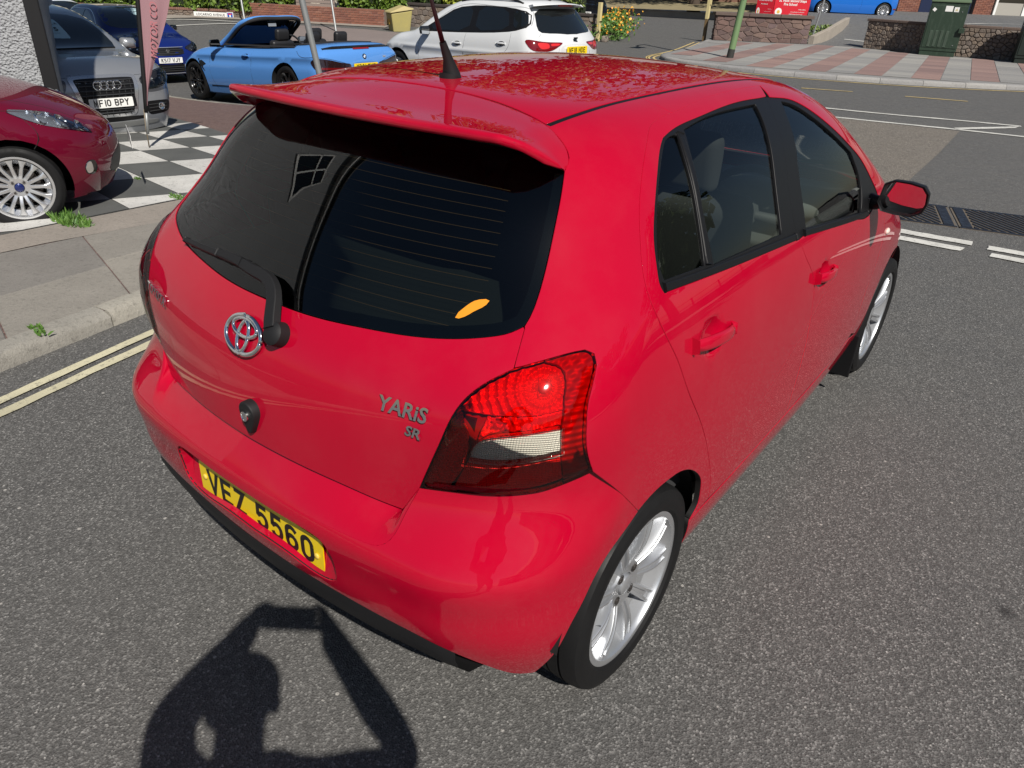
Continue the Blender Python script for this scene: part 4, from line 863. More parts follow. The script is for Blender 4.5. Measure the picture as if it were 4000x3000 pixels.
# ================================================================== ground
TXP = np.array([-16, -13, -10.6, -8.5, -6.5, -4.7, -3.5, -2.4]); TZP = np.array([-.68, -.62, -.48, -.31, -.18, -.09, -.03, 0.0])
_ts = Sp(TXP, TZP)
def Tz(x, y):
    x = np.asarray(x, float); y = np.asarray(y, float)
    z = np.where(x > -2.4, 0, np.where(x < -16, -.68, _ts(x))); z = np.minimum(z, 0)
    return z*(1-ss(10.5, 15, y))
def drape(name, poly, dz, m, h=.6, parent=None, zf=Tz, skirt=0.0):
    poly = np.array(poly, float)
    P = []
    for a, b in zip(poly, np.roll(poly, -1, axis=0)):
        n = max(1, int(np.ceil(np.linalg.norm(b-a)/h))); P += [a+(b-a)*i/n for i in range(n)]
    P = np.array(P); ar = np.sum(P[:, 0]*np.roll(P[:, 1], -1)-np.roll(P[:, 0], -1)*P[:, 1])
    if ar < 0: P = P[::-1]
    v, f = tri2(P, [], h); V = np.c_[v, zf(v[:, 0], v[:, 1])+dz]; F_ = [tuple(q) for q in f]
    if skirt:
        n0 = len(V); z = zf(P[:, 0], P[:, 1])+dz; V = np.concatenate([V, np.c_[P, z], np.c_[P, z-skirt]]); n = len(P)
        F_ += [(n0+i, n0+n+i, n0+n+(i+1) % n, n0+(i+1) % n) for i in range(n)]
    o = mk(name, V, F_, m, parent, smooth=not skirt)
    return o
def tarmac(name, c0, c1, sc=1.0, wear=(.1, .1, .1)):
    m = mat(name, c0, .85); v = coords(m)
    st = voro(m, coords(m, (150*sc,)*3), 1.0, out=1); g = N(m, 'RGBToBW'); L(m, st, g.inputs[0])
    ag = ramp(m, g.outputs[0], [(0, tuple(x*.55 for x in c0)), (.45, c0), (.72, c1), (.93, tuple(min(1, x*2.1) for x in c1)), (1.0, (.45, .43, .40))])
    big = noise(m, v, .55, 6, .6); mid = noise(m, v, 3.7, 5, .65)
    c = mix(m, ag, mix(m, ag, wear, .55), ramp(m, big, [(.40, (0, 0, 0)), (.66, (.55,)*3)]))
    c = mix(m, c, tuple(x*.35 for x in c0), ramp(m, mid, [(.62, (0, 0, 0)), (.80, (.45,)*3)]))
    sp = voro(m, v, 1.15, rnd=1.0); c = mix(m, c, (.012, .011, .011), ramp(m, sp, [(.018, (.75,)*3), (.045, (0, 0, 0))]))
    sp2 = voro(m, coords(m, (1, 1, 1), rot=(0, 0, .7)), 7.5); c = mix(m, c, (.42, .40, .37), ramp(m, sp2, [(.03, (.8,)*3), (.05, (0, 0, 0))]))
    setc(m, c); d1 = voro(m, coords(m, (150*sc,)*3), 1.0)
    setn(m, bump(m, d1, .55, .004)); setr(m, ramp(m, mid, [(.3, (.62,)*3), (.7, (.9,)*3)]))
    return m
ROADM = tarmac('road_asphalt', (.078, .076, .073), (.125, .122, .117), 1.25, (.105, .102, .097))
TANM = tarmac('worn_tan_asphalt', (.12, .105, .088), (.20, .18, .155), 1.0, (.17, .15, .125))
REDT = tarmac('red_brown_tarmac', (.105, .062, .055), (.17, .115, .10), .9, (.14, .10, .09))
DARKT = tarmac('dark_forecourt_tarmac', (.055, .056, .054), (.09, .09, .086), .9, (.08, .08, .075))
PARKM = tarmac('car_park_asphalt', (.10, .10, .10), (.15, .15, .148), .6, (.13, .13, .13))
def concrete(name, c, var=.3, sc=1.0, dark=(.09, .085, .075)):
    m = mat(name, c, .9); v = coords(m); n1 = noise(m, v, 2.2*sc, 8, .68); n2 = noise(m, v, 38*sc, 4, .7); n3 = noise(m, v, 160*sc, 2, .6)
    k = mix(m, tuple(x*(1-var) for x in c), tuple(min(1, x*(1+var)) for x in c), n1)
    k = mix(m, k, dark, ramp(m, n2, [(.52, (0, 0, 0)), (.75, (.55,)*3)])); k = mix(m, k, tuple(min(1, x*1.7) for x in c), ramp(m, n3, [(.58, (0, 0, 0)), (.75, (.5,)*3)]))
    oi = N(m, 'ObjectInfo'); k = mix(m, k, mix(m, (.72, .72, .74), (1.1, 1.08, 1.04), oi.outputs['Random']), .8, 'MULTIPLY')
    setc(m, k); setn(m, bump(m, n3, .5, .004, bump(m, n2, .5, .012))); return m
SLABM = concrete('pavement_concrete', (.24, .225, .20)); STRIPM = concrete('strip_concrete', (.32, .285, .245)); KERBM = concrete('kerb_concrete', (.30, .285, .25), .4, 1.0, (.07, .065, .055))
SLABR = concrete('red_slab', (.25, .165, .15), .22, .7, (.15, .11, .10)); SLABG = concrete('grey_slab', (.27, .265, .255), .2, .7, (.16, .15, .14)); KERBF = concrete('granite_kerb', (.29, .285, .28), .25, .8)
def road_paint(name, c, wear=.5):
    m = mat(name, c, .7); v = coords(m); n1 = noise(m, v, 26, 6, .72); n2 = noise(m, v, 2.5, 4, .6); w = noise(m, v, 140, 3, .7)
    k = mix(m, c, tuple(x*.6 for x in c), ramp(m, n2, [(.4, (0, 0, 0)), (.7, (.6,)*3)])); k = mix(m, k, (.07, .068, .065), ramp(m, n1, [(.60-.1*wear, (0, 0, 0)), (.70, (.85,)*3)]))
    k = mix(m, k, (.10, .097, .09), ramp(m, w, [(.60, (0, 0, 0)), (.70, (.6,)*3)]))
    setc(m, k); setn(m, bump(m, w, .4, .003)); return m
WLINE = road_paint('white_line_paint', (.62, .61, .57)); YLINE = road_paint('yellow_line_paint', (.56, .52, .36)); YFAR = road_paint('far_yellow_paint', (.62, .47, .20)); WTILE = road_paint('white_tile_paint', (.60, .59, .56), .35); GTILE = road_paint('grey_tile_paint', (.105, .108, .103), .2)
gx = np.r_[-260, -160, -100, -70, -50, -38, np.arange(-30, 20.1, 1.0), 26, 36, 50, 80, 130, 220]; gy = np.r_[-160, -90, -50, -30, np.arange(-20, 44.1, 1.0), 52, 64, 80, 110, 160, 260]
X, Y = np.meshgrid(gx, gy); V = np.c_[X.ravel(), Y.ravel(), Tz(X.ravel(), Y.ravel())]; nx = len(gx)
road = struct(mk('road', V, [(j*nx+i, j*nx+i+1, (j+1)*nx+i+1, (j+1)*nx+i) for j in range(len(gy)-1) for i in range(nx-1)], ROADM))
struct(drape('road_patch', [(-.22,11.55),(-.10,9.4),(-.02,7.3),(-.10,6.95),(-2.5,6.9),(-6,7.4),(-7.0,9.0),(-5.5,11.0),(-1.8,11.25)], .004, TANM, .8))
# ---- pavement by the kerb on the left
KP = np.array([(-1.2,-8),(-1.75,-4),(-2.1,-1.6),(-2.36,-.3),(-2.5,.4),(-2.8,1.6),(-3.5,3.2),(-4.8,4.9),(-6.8,6.0),(-9,6.35),(-10.5,6.45),(-12.6,6.5),(-13.8,6.55),(-20,7.2)])
KPs = sample(KP, .15)
def offl(P, d):
    t = np.gradient(P, axis=0); t /= np.linalg.norm(t, axis=1)[:, None]; return P+d*np.c_[-t[:, 1], t[:, 0]]
HK = .085
pv = struct(drape('pavement', np.r_[offl(KPs, .05)[::3], [(-20,-14),(-1,-14)]], HK-.006, REDT, .6))
class Poly:
    def __init__(s, P): s.P = np.array(P); s.c = np.r_[0, np.cumsum(np.linalg.norm(np.diff(s.P, axis=0), axis=1))]
    def at(s, d): p = np.array([np.interp(d, s.c, s.P[:, i]) for i in (0, 1)]); q = np.array([np.interp(d+.02, s.c, s.P[:, i]) for i in (0, 1)]); t = (q-p)/max(np.linalg.norm(q-p), 1e-9); return p, t
def kerb_run(path, L0, w, h, m, parent, zf, gap=.008, side=1, worn=.0, seed=1, maxlen=None):
    rr = random.Random(seed); pp = Poly(path); d = 0; end = maxlen or pp.c[-1]
    while d < end-.1:
        l = min(L0, end-d); mb = MB(); n = 4; V = []
        for i in range(n+1):
            p, t = pp.at(d+gap/2+(l-gap)*i/n); nn = np.array([-t[1], t[0]])*side; z = float(zf(p[0], p[1]))
            j = lambda a: rr.uniform(-a, a)*worn
            for (o, dz) in ((0, -.06), (.004, h*.55), (.016+j(.02), h-.022+j(.02)), (.040+j(.02), h-.002+j(.006)), (w, h+j(.004)), (w, -.06)): V.append((*(p+nn*o), z+dz))
        F_ = [(i*6+k, (i+1)*6+k, (i+1)*6+k+1, i*6+k+1) for i in range(n) for k in range(5)]+[(0, 1, 2, 3, 4, 5), tuple(n*6+k for k in (5, 4, 3, 2, 1, 0))]
        mb.add(V, F_).obj('kerb_stone', m, parent, smooth=True, auto=50); d += L0
kerb_run(KPs, .92, .125, HK, KERBM, pv, Tz, worn=.8)
# paving slabs between the kerb and the concrete strip
def slab(poly, z0, z1, m, parent, name='paving_slab', zf=None):
    n = len(poly); zz = [float(zf(x, y)) if zf is not None else 0 for x, y in poly]; c = np.mean(poly, axis=0); b = .006
    inn = [p+(c-p)/np.linalg.norm(c-p)*b for p in np.array(poly)]
    V = [(x, y, a+z0) for (x, y), a in zip(poly, zz)]+[(x, y, a+z1-.004) for (x, y), a in zip(poly, zz)]+[(x, y, a+z1) for (x, y), a in zip(inn, zz)]
    return mk(name, V, [(i, (i+1) % n, n+(i+1) % n, n+i) for i in range(n)]+[(n+i, n+(i+1) % n, 2*n+(i+1) % n, 2*n+i) for i in range(n)]+[tuple(range(2*n, 3*n))], m, parent, smooth=False)
pp = Poly(offl(KPs, .13)); st_x = lambda y: -3.97 if y < .5 else -3.97+.115*(y-.5)
d = 5.0; k = 0
while d < 12.2:
    a, _ = pp.at(d+.004); b, _ = pp.at(d+.70-.004)
    ea = np.array([st_x(a[1]+.35), a[1]+.35]); eb = np.array([st_x(b[1]+.35), b[1]+.35]); off = .5 if k % 2 else .42
    if ea[0] < a[0]-.25 and eb[0] < b[0]-.25:
        ma, mb_ = a+(ea-a)*off, b+(eb-b)*off; g = .004
        u = (ea-a)/np.linalg.norm(ea-a)
        slab([a, b, mb_-u*g, ma-u*g], 0, HK+.0+RNG.uniform(-.002, .002), SLABM, pv, zf=Tz); slab([ma+u*g, mb_+u*g, eb, ea], 0, HK+RNG.uniform(-.002, .002), SLABM, pv, zf=Tz)
    d += .70; k += 1
struct(drape('concrete_strip', [(-4.43,-6),(-4.43,.4),(-4.42,1.9),(-4.2,2.9),(-3.75,2.75),(-3.86,1.4),(-3.975,.5),(-3.975,-6)], HK-.001, STRIPM, .5))
fc = struct(drape('forecourt', [(-4.44,-12),(-4.44,.4),(-4.43,1.9),(-4.25,3.0),(-5.6,3.5),(-7.18,4.0),(-8.37,4.27),(-10.3,4.85),(-14,5.6),(-20,6.0),(-20,-12)], HK-.002, DARKT, .5))
def clip(poly, n, c):
    o = []; P = [np.array(p, float) for p in poly]
    for a, b in zip(P, P[1:]+P[:1]):
        da, db = a@n-c, b@n-c
        if da <= 0: o.append(a)
        if da*db < 0: o.append(a+(b-a)*da/(da-db))
    return o
e1, e2, c0 = np.array([.25, .45]), np.array([.84, -.14]), np.array([-5.47, 1.98])
for i in range(-7, 6):
    for j in range(-8, 2):
        o = c0+i*e1+j*e2; q = [o+e1*.008+e2*.006, o+e2*.994+e1*.008, o+e2*.994+e1*.992, o+e1*.992+e2*.006]
        q = clip(q, np.array([1.0, 0.0]), -4.445)
        if len(q) > 2: q = clip(q, np.array([.26, 1.0]), 4.0-.26*7.18)
        if len(q) < 3 or np.mean(q, axis=0)[0] < -9.8: continue
        V = []; n = 3
        Q = np.array(q); zz = Tz(Q[:, 0], Q[:, 1])+HK+.003
        mk('floor_tile', np.c_[Q, zz], [tuple(range(len(Q)))], WTILE if (i+j) % 2 == 0 else GTILE, fc, smooth=False)
# ---- painted lines
def line(name, P, w, m, dz=.008, zf=Tz, ragged=0.0, parent=None):
    P = sample(np.array(P, float), .12 if len(P) > 2 else .12); a, b = offl(P, w/2), offl(P, -w/2)
    if ragged: a = a+RNG.normal(0, ragged, a.shape); b = b+RNG.normal(0, ragged, b.shape)
    V = np.r_[np.c_[a, zf(a[:, 0], a[:, 1])+dz], np.c_[b, zf(b[:, 0], b[:, 1])+dz]]; n = len(a)
    return struct(mk(name, V, [(n+i, n+i+1, i+1, i) for i in range(n-1)], m, parent, smooth=False))
K1 = np.array([(-1.05,-6),(-1.62,-3),(-1.86,-1.6),(-2.035,-.56),(-2.20,.18),(-2.45,1.5),(-3.1,3.0),(-4.4,4.6)]); K2 = K1+np.c_[np.full(len(K1), .11), np.full(len(K1), -.02)]
line('yellow_line', K1, .055, YLINE, ragged=.0025); line('yellow_line', K2, .058, YLINE, ragged=.003)
def quad(name, q, m, dz=.008, zf=Tz, rag=.004):
    Q = []
    q = [np.array(p, float) for p in q]
    for a, b in zip(q, q[1:]+q[:1]):
        n = max(1, int(np.linalg.norm(b-a)/.06)); Q += [a+(b-a)*i/n+RNG.normal(0, rag, 2) for i in range(n)]
    Q = np.array(Q); v, f = tri2(Q if np.sum(Q[:, 0]*np.roll(Q[:, 1], -1)-np.roll(Q[:, 0], -1)*Q[:, 1]) > 0 else Q[::-1], [], .5)
    return struct(mk(name, np.c_[v, zf(v[:, 0], v[:, 1])+dz], [tuple(t) for t in f], m, smooth=False))
quad('white_line', [(.20,5.385),(.88,5.46),(.90,5.335),(.22,5.255)], WLINE); quad('white_line', [(.24,5.175),(.86,5.225),(.85,5.10),(.26,5.055)], WLINE)
quad('white_line', [(1.005,5.43),(2.1,5.55),(2.1,5.42),(1.0,5.31)], WLINE); quad('white_line', [(1.06,5.23),(2.1,5.33),(2.1,5.20),(1.04,5.12)], WLINE)
quad('white_line', [(-4.3,4.9),(-.55,5.30),(-.55,5.18),(-4.3,4.78)], WLINE)
line('white_line', [(-4.5,11.9),(-2.3,12.18),(-1.47,12.37),(-.56,12.66),(.42,12.92)], .11, WLINE, ragged=.004)
line('white_line', [(-4.5,11.05),(-1.83,11.3),(-.29,11.66),(.58,11.82),(3,12.3)], .11, WLINE, ragged=.004)
quad('white_line', [(-.33,11.80),(-.28,11.66),(.36,12.6),(.40,12.88)], WLINE)
line('yellow_line', [(-3.6,14.62),(-2.7,14.99)], .07, YFAR, ragged=.003); line('yellow_line', [(-1.78,15.22),(-.75,15.56)], .07, YFAR, ragged=.003); line('yellow_line', [(.2,15.95),(1.2,16.4)], .07, YFAR)
# ---- far pavement with red and grey slabs
FK = np.array([(-10.6,25.6),(-9.6,22.4),(-8.75,19.2),(-8.25,17.45),(-7.6,16.85),(-6.8,16.62),(-5.5,16.5),(-4,16.78),(-2.2,17.52),(-1,18.32),(.2,19.3),(3,22),(6,24.5)]); FKs = sample(FK, .15)
HF = .10; BACK = [(6,28.6),(4,27.6),(-1,26.75),(-3.8,26.7),(-5.8,27.2),(-7.5,26.75),(-10.1,24.75)]
fp = struct(drape('far_pavement', np.r_[offl(FKs, .06)[::3], BACK], HF-.008, SLABG, .8))
kerb_run(FKs, .9, .15, HF, KERBF, fp, Tz, worn=.15, seed=5)
line('yellow_line', offl(FKs, -.30)[45:][::4], .075, YFAR, ragged=.004); line('yellow_line', offl(FKs, -.16)[8:62:4], .06, YFAR); line('yellow_line', offl(FKs, -.34)[8:62:4], .06, YFAR)
PPoly = np.r_[offl(FKs, .155)[::3], BACK]; v_, u_ = np.array([.568, .184]), np.array([-.148, .989])*.62; o_ = np.array([-5.91, 18.18])
smesh = {}
for i in range(-9, 20):
    for j in range(-4, 15):
        q = np.array([o_+i*v_+j*u_+a*v_+b*u_ for a, b in ((.008, .008), (.992, .008), (.992, .992), (.008, .992))])
        if not pip(q, PPoly).all(): continue
        red = i % 2 == 0; c = q.mean(0)
        if red not in smesh:
            o = slab([p-c for p in q], 0, 0.004, SLABR if red else SLABG, fp); smesh[red] = o.data; o.location = (c[0], c[1], HF-.004+RNG.uniform(0, .004))
        else:
            o = bpy.data.objects.new('paving_slab', smesh[red]); lnk(o, fp); o.location = (c[0], c[1], HF-.004+RNG.uniform(0, .004))
# ---- rising car park behind the walls, side road beyond
def Cz(x, y):
    d = np.asarray(y, float)-(26.9+.0*np.asarray(x, float)); return .09+.80*ss(0, 7.5, d)+.012*np.maximum(d-7.5, 0)
cp = struct(drape('car_park', [(-10.2,25.1),(-7.5,26.75),(-5.8,27.2),(-3.8,26.7),(-1,26.75),(6,28.6),(14,32),(20,60),(-15,60),(-12,40)], 0, PARKM, 1.2, zf=lambda x, y: np.maximum(Cz(x, y), .09)))
for q in ([(-6.9,28.9),(-5.1,28.6),(-5.1,28.5),(-6.9,28.8)], [(-6.4,30.4),(-4.9,30.1),(-4.9,30.0),(-6.4,30.3)], [(-5.35,30.2),(-4.6,31.6),(-4.52,31.57),(-5.27,30.17)], [(-3.9,33.2),(-2.3,34.9),(-2.2,34.85),(-3.8,33.15)]): quad('white_line', q, WLINE, .012, Cz, 0)
# ================================================================== the other cars
def body_mesh(name, spec, m, parent, n=44, archr=None, hole=None):
    F = spec['F']; wb = spec['wb']; R = spec['R']; ar = archr or R+.055; zc = R
    C0 = np.array([0, wb*.5, .52]); S = np.array([.85, 2.1, .62]); VV = []; FF = []; k = 0
    t = np.tan(np.linspace(-pi/4, pi/4, n+1))
    for ax in range(3):
        for sg in (1, -1):
            A, B = np.meshgrid(t, t, indexing='ij'); d = np.zeros((n+1, n+1, 3)); d[..., ax] = sg; d[..., (ax+1) % 3] = A*sg; d[..., (ax+2) % 3] = B
            VV.append((d*S).reshape(-1, 3)); I = np.arange((n+1)*(n+1)).reshape(n+1, n+1)+k
            FF.append(np.stack([I[:-1, :-1], I[1:, :-1], I[1:, 1:], I[:-1, 1:]], -1).reshape(-1, 4)); k += (n+1)**2
    d = np.concatenate(VV); d /= np.linalg.norm(d, axis=1)[:, None]; P = outcast(F, C0, d, 4.5, 90); FF = np.concatenate(FF)
    keep = np.ones(len(FF), bool)
    for yc in (0, wb):
        q = P[:, 1:]-[yc, zc]; r = np.linalg.norm(q, axis=1); side = np.abs(P[:, 0]) > .5
        near = side & (np.abs(r-ar) < .075) & (P[:, 2] > .05)
        if near.any():
            u = q[near]/r[near][:, None]; tgt = np.c_[np.sign(P[near, 0])*2.0, u*ar+[yc, zc]]
            hit = incast(F, tgt, np.c_[-np.sign(P[near, 0]), np.zeros((near.sum(), 2))], 2.0, 60); ok = hit[:, 2] > spec.get('zb', .17)+.0; idx = np.where(near)[0][ok]; P[idx] = hit[ok]
        c = P[FF].mean(1); rc = np.linalg.norm(c[:, 1:]-[yc, zc], axis=1); keep &= ~((np.abs(c[:, 0]) > .5) & (rc < ar-.004))
    if hole is not None: keep &= ~hole(P[FF].mean(1))
    nrm = grad(F, P)
    o = mk(name, P, [tuple(f) for f in FF[keep]], m, parent, nrm)
    for yc in (0, wb):
        for sd in (1, -1):
            pS_ = Par((sd, 0, 0), F); ang = np.radians(np.linspace(-8, 188, 40)); q = np.c_[np.zeros(40), yc+ar*np.cos(ang), zc+ar*np.sin(ang)]; e = pS_.to3(pS_.to2(q))
            inn = e.copy(); inn[:, 0] = sd*.45; V = np.concatenate([e-[sd*.002, 0, 0], inn]); MB().add(V, [(i, i+1, 41+i, 40+i) for i in range(39)]+[tuple(range(40, 80))]).obj('wheel_arch_liner', WELL, parent)
    return o
def chaikin(P, it=2):
    P = np.array(P, float)
    for _ in range(it):
        Q = np.roll(P, -1, axis=0); P = np.stack([P*.8+Q*.2, P*.2+Q*.8], 1).reshape(-1, P.shape[1])
    return P
AXN = dict(L=(-1, 0, 0), R=(1, 0, 0), F=(0, 1, 0), B=(0, -1, 0), T=(0, 0, 1), W=(0, .55, .83), D=(0, -.85, .5))
class Car:
    def __init__(s, key, name, label, paintm, group=None, place=None, body=True, hole=None, n=44):
        s.sp = CARS[key]; s.F = s.sp['F']; x, y, z, a, b = place or PLACE[key]
        s.o = thing(name, label, 'car', (x, y, z), radians(a), group); s.o.rotation_euler = (radians(b), 0, radians(a)); s.ch = {}; s.paint = paintm
        if body: s.body = body_mesh('body', s.sp, paintm, s.o, hole=hole, n=n)
    def chart(s, ax):
        if ax not in s.ch: s.ch[ax] = Par(AXN[ax], s.F)
        return s.ch[ax]
    def p3(s, ax, P):
        P = np.array(P, float)
        if P.shape[1] == 3: return P
        z = np.zeros(len(P)); return np.c_[z, P] if ax in 'LR' else (np.c_[P[:, 0], z, P[:, 1]] if ax in 'FB' else np.c_[P, z])
    def patch(s, name, ax, P, m, off=.003, lip=.006, h=.06, soft=2, parent=None, bulge=None):
        ch = s.chart(ax); q = ch.to2(s.p3(ax, P)); q = chaikin(q, soft) if soft else q
        segs = [np.array([a, b]) for a, b in zip(q, np.roll(q, -1, axis=0))]
        p = panel(ch, segs, h=h, off=off, gap=0, lip=lip, rnd=.002, is2d=True, bulge=bulge, ds=.04)
        return put(name, p, m, parent or s.o)
    def both(s, name, P, m, **k):
        a = s.patch(name, 'R', P, m, **k); b = s.patch(name, 'L', P, m, **k); return a, b
    def seam(s, name, ax, P, r=.0035, m=None, parent=None):
        ch = s.chart(ax); q = sample(ch.to2(s.p3(ax, P)), .06); P3 = ch.to3(q); P3 = P3-grad(s.F, P3)*r*.55; mb = MB(); mb.tube(P3, r, 5); return mb.obj(name, m or GAPBLACK, parent or s.o)
    def wheels(s, spokes, style, m, cap=None, nuts=5, W=.21, front=True, rear=True, sides=(1, -1)):
        for sd in sides:
            for yc in ([s.sp['wb']] if front else [])+([0] if rear else []):
                w = wheel(s.o, s.sp['R'], s.sp['rr'], W, spokes, style, m, sd, cap=cap, nuts=nuts); w.location = (sd*(s.sp['tr']-.01), yc, s.sp['R'])
    def handle(s, ax, y, z, l=.2, m=None):
        sd = 1 if ax == 'R' else -1; ch = s.chart(ax); q = np.array([(0, y+t*l/2, z) for t in np.linspace(-1, 1, 7)]); P = ch.to3(ch.to2(q)); n = grad(s.F, P); P = P+n*.006
        d = s.patch('handle_recess', ax, [(y+.05*cos(a)*1.5, z+.032*sin(a)) for a in np.linspace(0, 2*pi, 14)[:-1]], BLACK, off=.0015, lip=.001, soft=0)
        bar(P, n, np.array([.02, .03, .034, .034, .034, .03, .02]), np.array([.012, .024, .030, .030, .030, .024, .012])).obj('door_handle', m or s.paint, s.o, bevel=.005, smooth=True, auto=50)
    def mirror(s, sd, y, z, x, m, w=.2, h=.13):
        mb = MB(); rows = []; prof = [(-w/2, -.3*h), (-w/2*.9, .38*h), (-.3*w, .5*h), (.38*w, .44*h), (w/2, .15*h), (.44*w, -.42*h), (-.35*w, -.5*h)]
        for dy, k in ((0, .93), (.004, 1), (.05, .98), (.09, .75), (.115, .35)): rows.append([(sd*(x+w/2+a*k), y+dy, z+b*k) for a, b in prof])
        V = [p for r in rows for p in r]; k = 7; mb.add(V, [(i*k+j, i*k+(j+1) % k, (i+1)*k+(j+1) % k, (i+1)*k+j) for i in range(4) for j in range(k)]+[tuple(range(4*k, 5*k))])
        o = mb.obj('door_mirror', m, s.o, smooth=True, auto=50); MB().add([(p[0], p[1]+.002, p[2]) for p in rows[0]], [tuple(range(k))]).obj('mirror_glass', MIRROR, o)
        t = MB(); t.box((sd*(x-.02), y+.05, z-h*.42), (.12, .06, .035)); t.obj('mirror_arm', BLACK, o, bevel=.008)
    def fplate(s, txt, z, y, m=PLATEW, back=False, x=0, tilt=0.0):
        return number_plate(s.o, txt, (x, y, z), (1, 0, 0) if back else (-1, 0, 0), (0, tilt, 1), m)
HEADL = glass('headlamp_glass', (.93, .94, .95), .05); LAMPIN = mat('lamp_inside', (.50, .54, .60), .22, .8); LAMPBK = mat('lamp_inside_black', (.03, .03, .035), .25, .2, coat=.5)
def headlamp(c, ax, P, bowls, inner=LAMPIN, r=.06):
    b = c.patch('headlamp', ax, P, inner, off=-.010, lip=.0, h=.03)
    c.patch('lens', ax, P, HEADL, off=.004, lip=.012, h=.03, parent=b)
    ch = c.chart(ax)
    for q in bowls:
        p = ch.to3(ch.to2(np.array([q])))[0]; n = grad(c.F, np.array([p]))[0]; p = p-n*.004; mb = MB(); mb.lathe([(0, r), (.004, r*.94), (-.012, r*.7), (-.02, r*.3), (-.012, r*.28), (-.006, r*.18), (-.004, 0)], 24, 'z')
        o = mb.obj('projector', CHROME, b, smooth=True, auto=40); fwd = Vector((0, .95, .05)) if ax != 'B' else Vector((0, -1, 0)); d = (fwd*.6+Vector(n)*.4).normalized(); o.data.transform(Matrix.Translation(p) @ d.to_track_quat('Z', 'Y').to_matrix().to_4x4())
    return b
# ---- dark red hatchback by the pebbledash wall
P_WINE = paint('wine_red_paint', (.115, .004, .018), .0, .35); BLUEC = mat('blue_centre_cap', (.01, .02, .12), .25, .2, coat=1)
c = Car('fiesta', 'hatchback_car', 'dark wine red hatchback with silver multi spoke wheels beside the pebbledash wall', P_WINE, n=56)
c.wheels(15, 'fan', SILVERB, cap=BLUEC, nuts=4, W=.20)
gF_ = Gno((0, 2.2, .5), (.72, .66, .12), c.F)
def gpatch(c, ch, name, P, m, off=.003, lip=.006, h=.04, mirrored=True, parent=None, soft=2, bulge=None):
    q = chaikin(ch.to2(np.array(P, float)), soft) if soft else ch.to2(np.array(P, float)); segs = [np.array([a, b]) for a, b in zip(q, np.roll(q, -1, axis=0))]
    p = panel(ch, segs, h=h, off=off, gap=0, lip=lip, rnd=.002, is2d=True, ds=.03, bulge=bulge); r = [put(name, p, m, parent[0] if parent else c.o)]
    if mirrored: r.append(put(name, mir(p), m, parent[1] if parent else c.o))
    return r
LP = [(.815,2.53,.832),(.779,2.63,.822),(.69,2.80,.79),(.63,2.93,.735),(.585,3.05,.655),(.60,3.07,.628),(.67,2.99,.655),(.739,2.897,.681),(.797,2.757,.722),(.815,2.64,.775)]
lb = gpatch(c, gF_, 'headlamp', LP, LAMPIN, off=.002, lip=0, h=.03); gpatch(c, gF_, 'lens', LP, HEADL, off=.022, lip=.02, h=.03, parent=lb)
for k, sd in enumerate((1, -1)):
    for q, r in (((.755,2.74,.765), .055), ((.70,2.87,.725), .058), ((.64,2.985,.68), .045)):
        p = gF_.to3(gF_.to2(np.array([q])))[0]; mb = MB(); mb.lathe([(.012, r), (.016, r*.92), (-.02, r*.6), (-.03, r*.25), (-.01, r*.22), (-.006, 0)], 24, 'z'); o = mb.obj('projector', CHROME, lb[k], smooth=True, auto=40)
        n = Vector(grad(c.F, np.array([p]))[0]); p = Vector(p)+n*.004; d = (n*.7+Vector((.1, 1, .1))*.4).normalized(); o.data.transform(Matrix.Diagonal((sd, 1, 1, 1)) @ Matrix.Translation(p) @ d.to_track_quat('Z', 'Y').to_matrix().to_4x4())
fg = gpatch(c, gF_, 'fog_lamp_recess', [(.752,2.963,.391),(.735,3.0,.436),(.69,3.051,.43),(.67,3.059,.375),(.692,3.03,.325),(.74,2.968,.335)], GLOSSB, off=.002, lip=.003)
gpatch(c, gF_, 'fog_lamp', [(.748,2.965,.385),(.735,2.99,.428),(.715,3.02,.425),(.71,3.025,.345),(.735,2.975,.34)], CHROME, off=.006, lip=.003, parent=fg)
for ch_, P in ((gF_, [(.835,2.52,.845),(.779,2.64,.833),(.69,2.82,.80),(.62,2.95,.745),(.57,3.07,.66)]), (gF_, [(.815,2.64,.775),(.842,2.70,.64),(.849,2.651,.568)]), (gF_, [(.66,2.52,.905),(.62,2.70,.87),(.56,2.86,.81),(.5,3.05,.69)])):
    q = sample(ch_.to2(np.array(P)), .05); Q = ch_.to3(q); Q = Q-grad(c.F, Q)*.0015
    for sd in (1, -1): mb = MB(); mb.tube(Q*[sd, 1, 1], .003, 5); mb.obj('panel_seam', GAPBLACK, c.o)
c.patch('lower_grille', 'F', [(-.42,.44),(.42,.44),(.50,.27),(-.50,.27)], BLACK); c.fplate('', .47, 3.305); c.patch('windscreen', 'W', [(-.55,1.32,1.42),(.55,1.32,1.42),(.70,2.05,1.08),(0,2.22,1.03),(-.70,2.05,1.08)], GLASSD, h=.1)
c.both('side_window', [(.05,1.06),(.10,1.32),(.6,1.40),(1.2,1.35),(1.75,1.05),(1.0,1.02)], GLASSD); c.mirror(1, 1.62, 1.02, .84, P_WINE); c.mirror(-1, 1.62, 1.02, .84, P_WINE)
c.seam('panel_seam', 'R', [(.95,.98),(.95,.6),(.98,.28)]); c.seam('panel_seam', 'R', [(1.85,.95),(1.92,.7),(1.9,.28)]); c.handle('R', 1.12, .86)
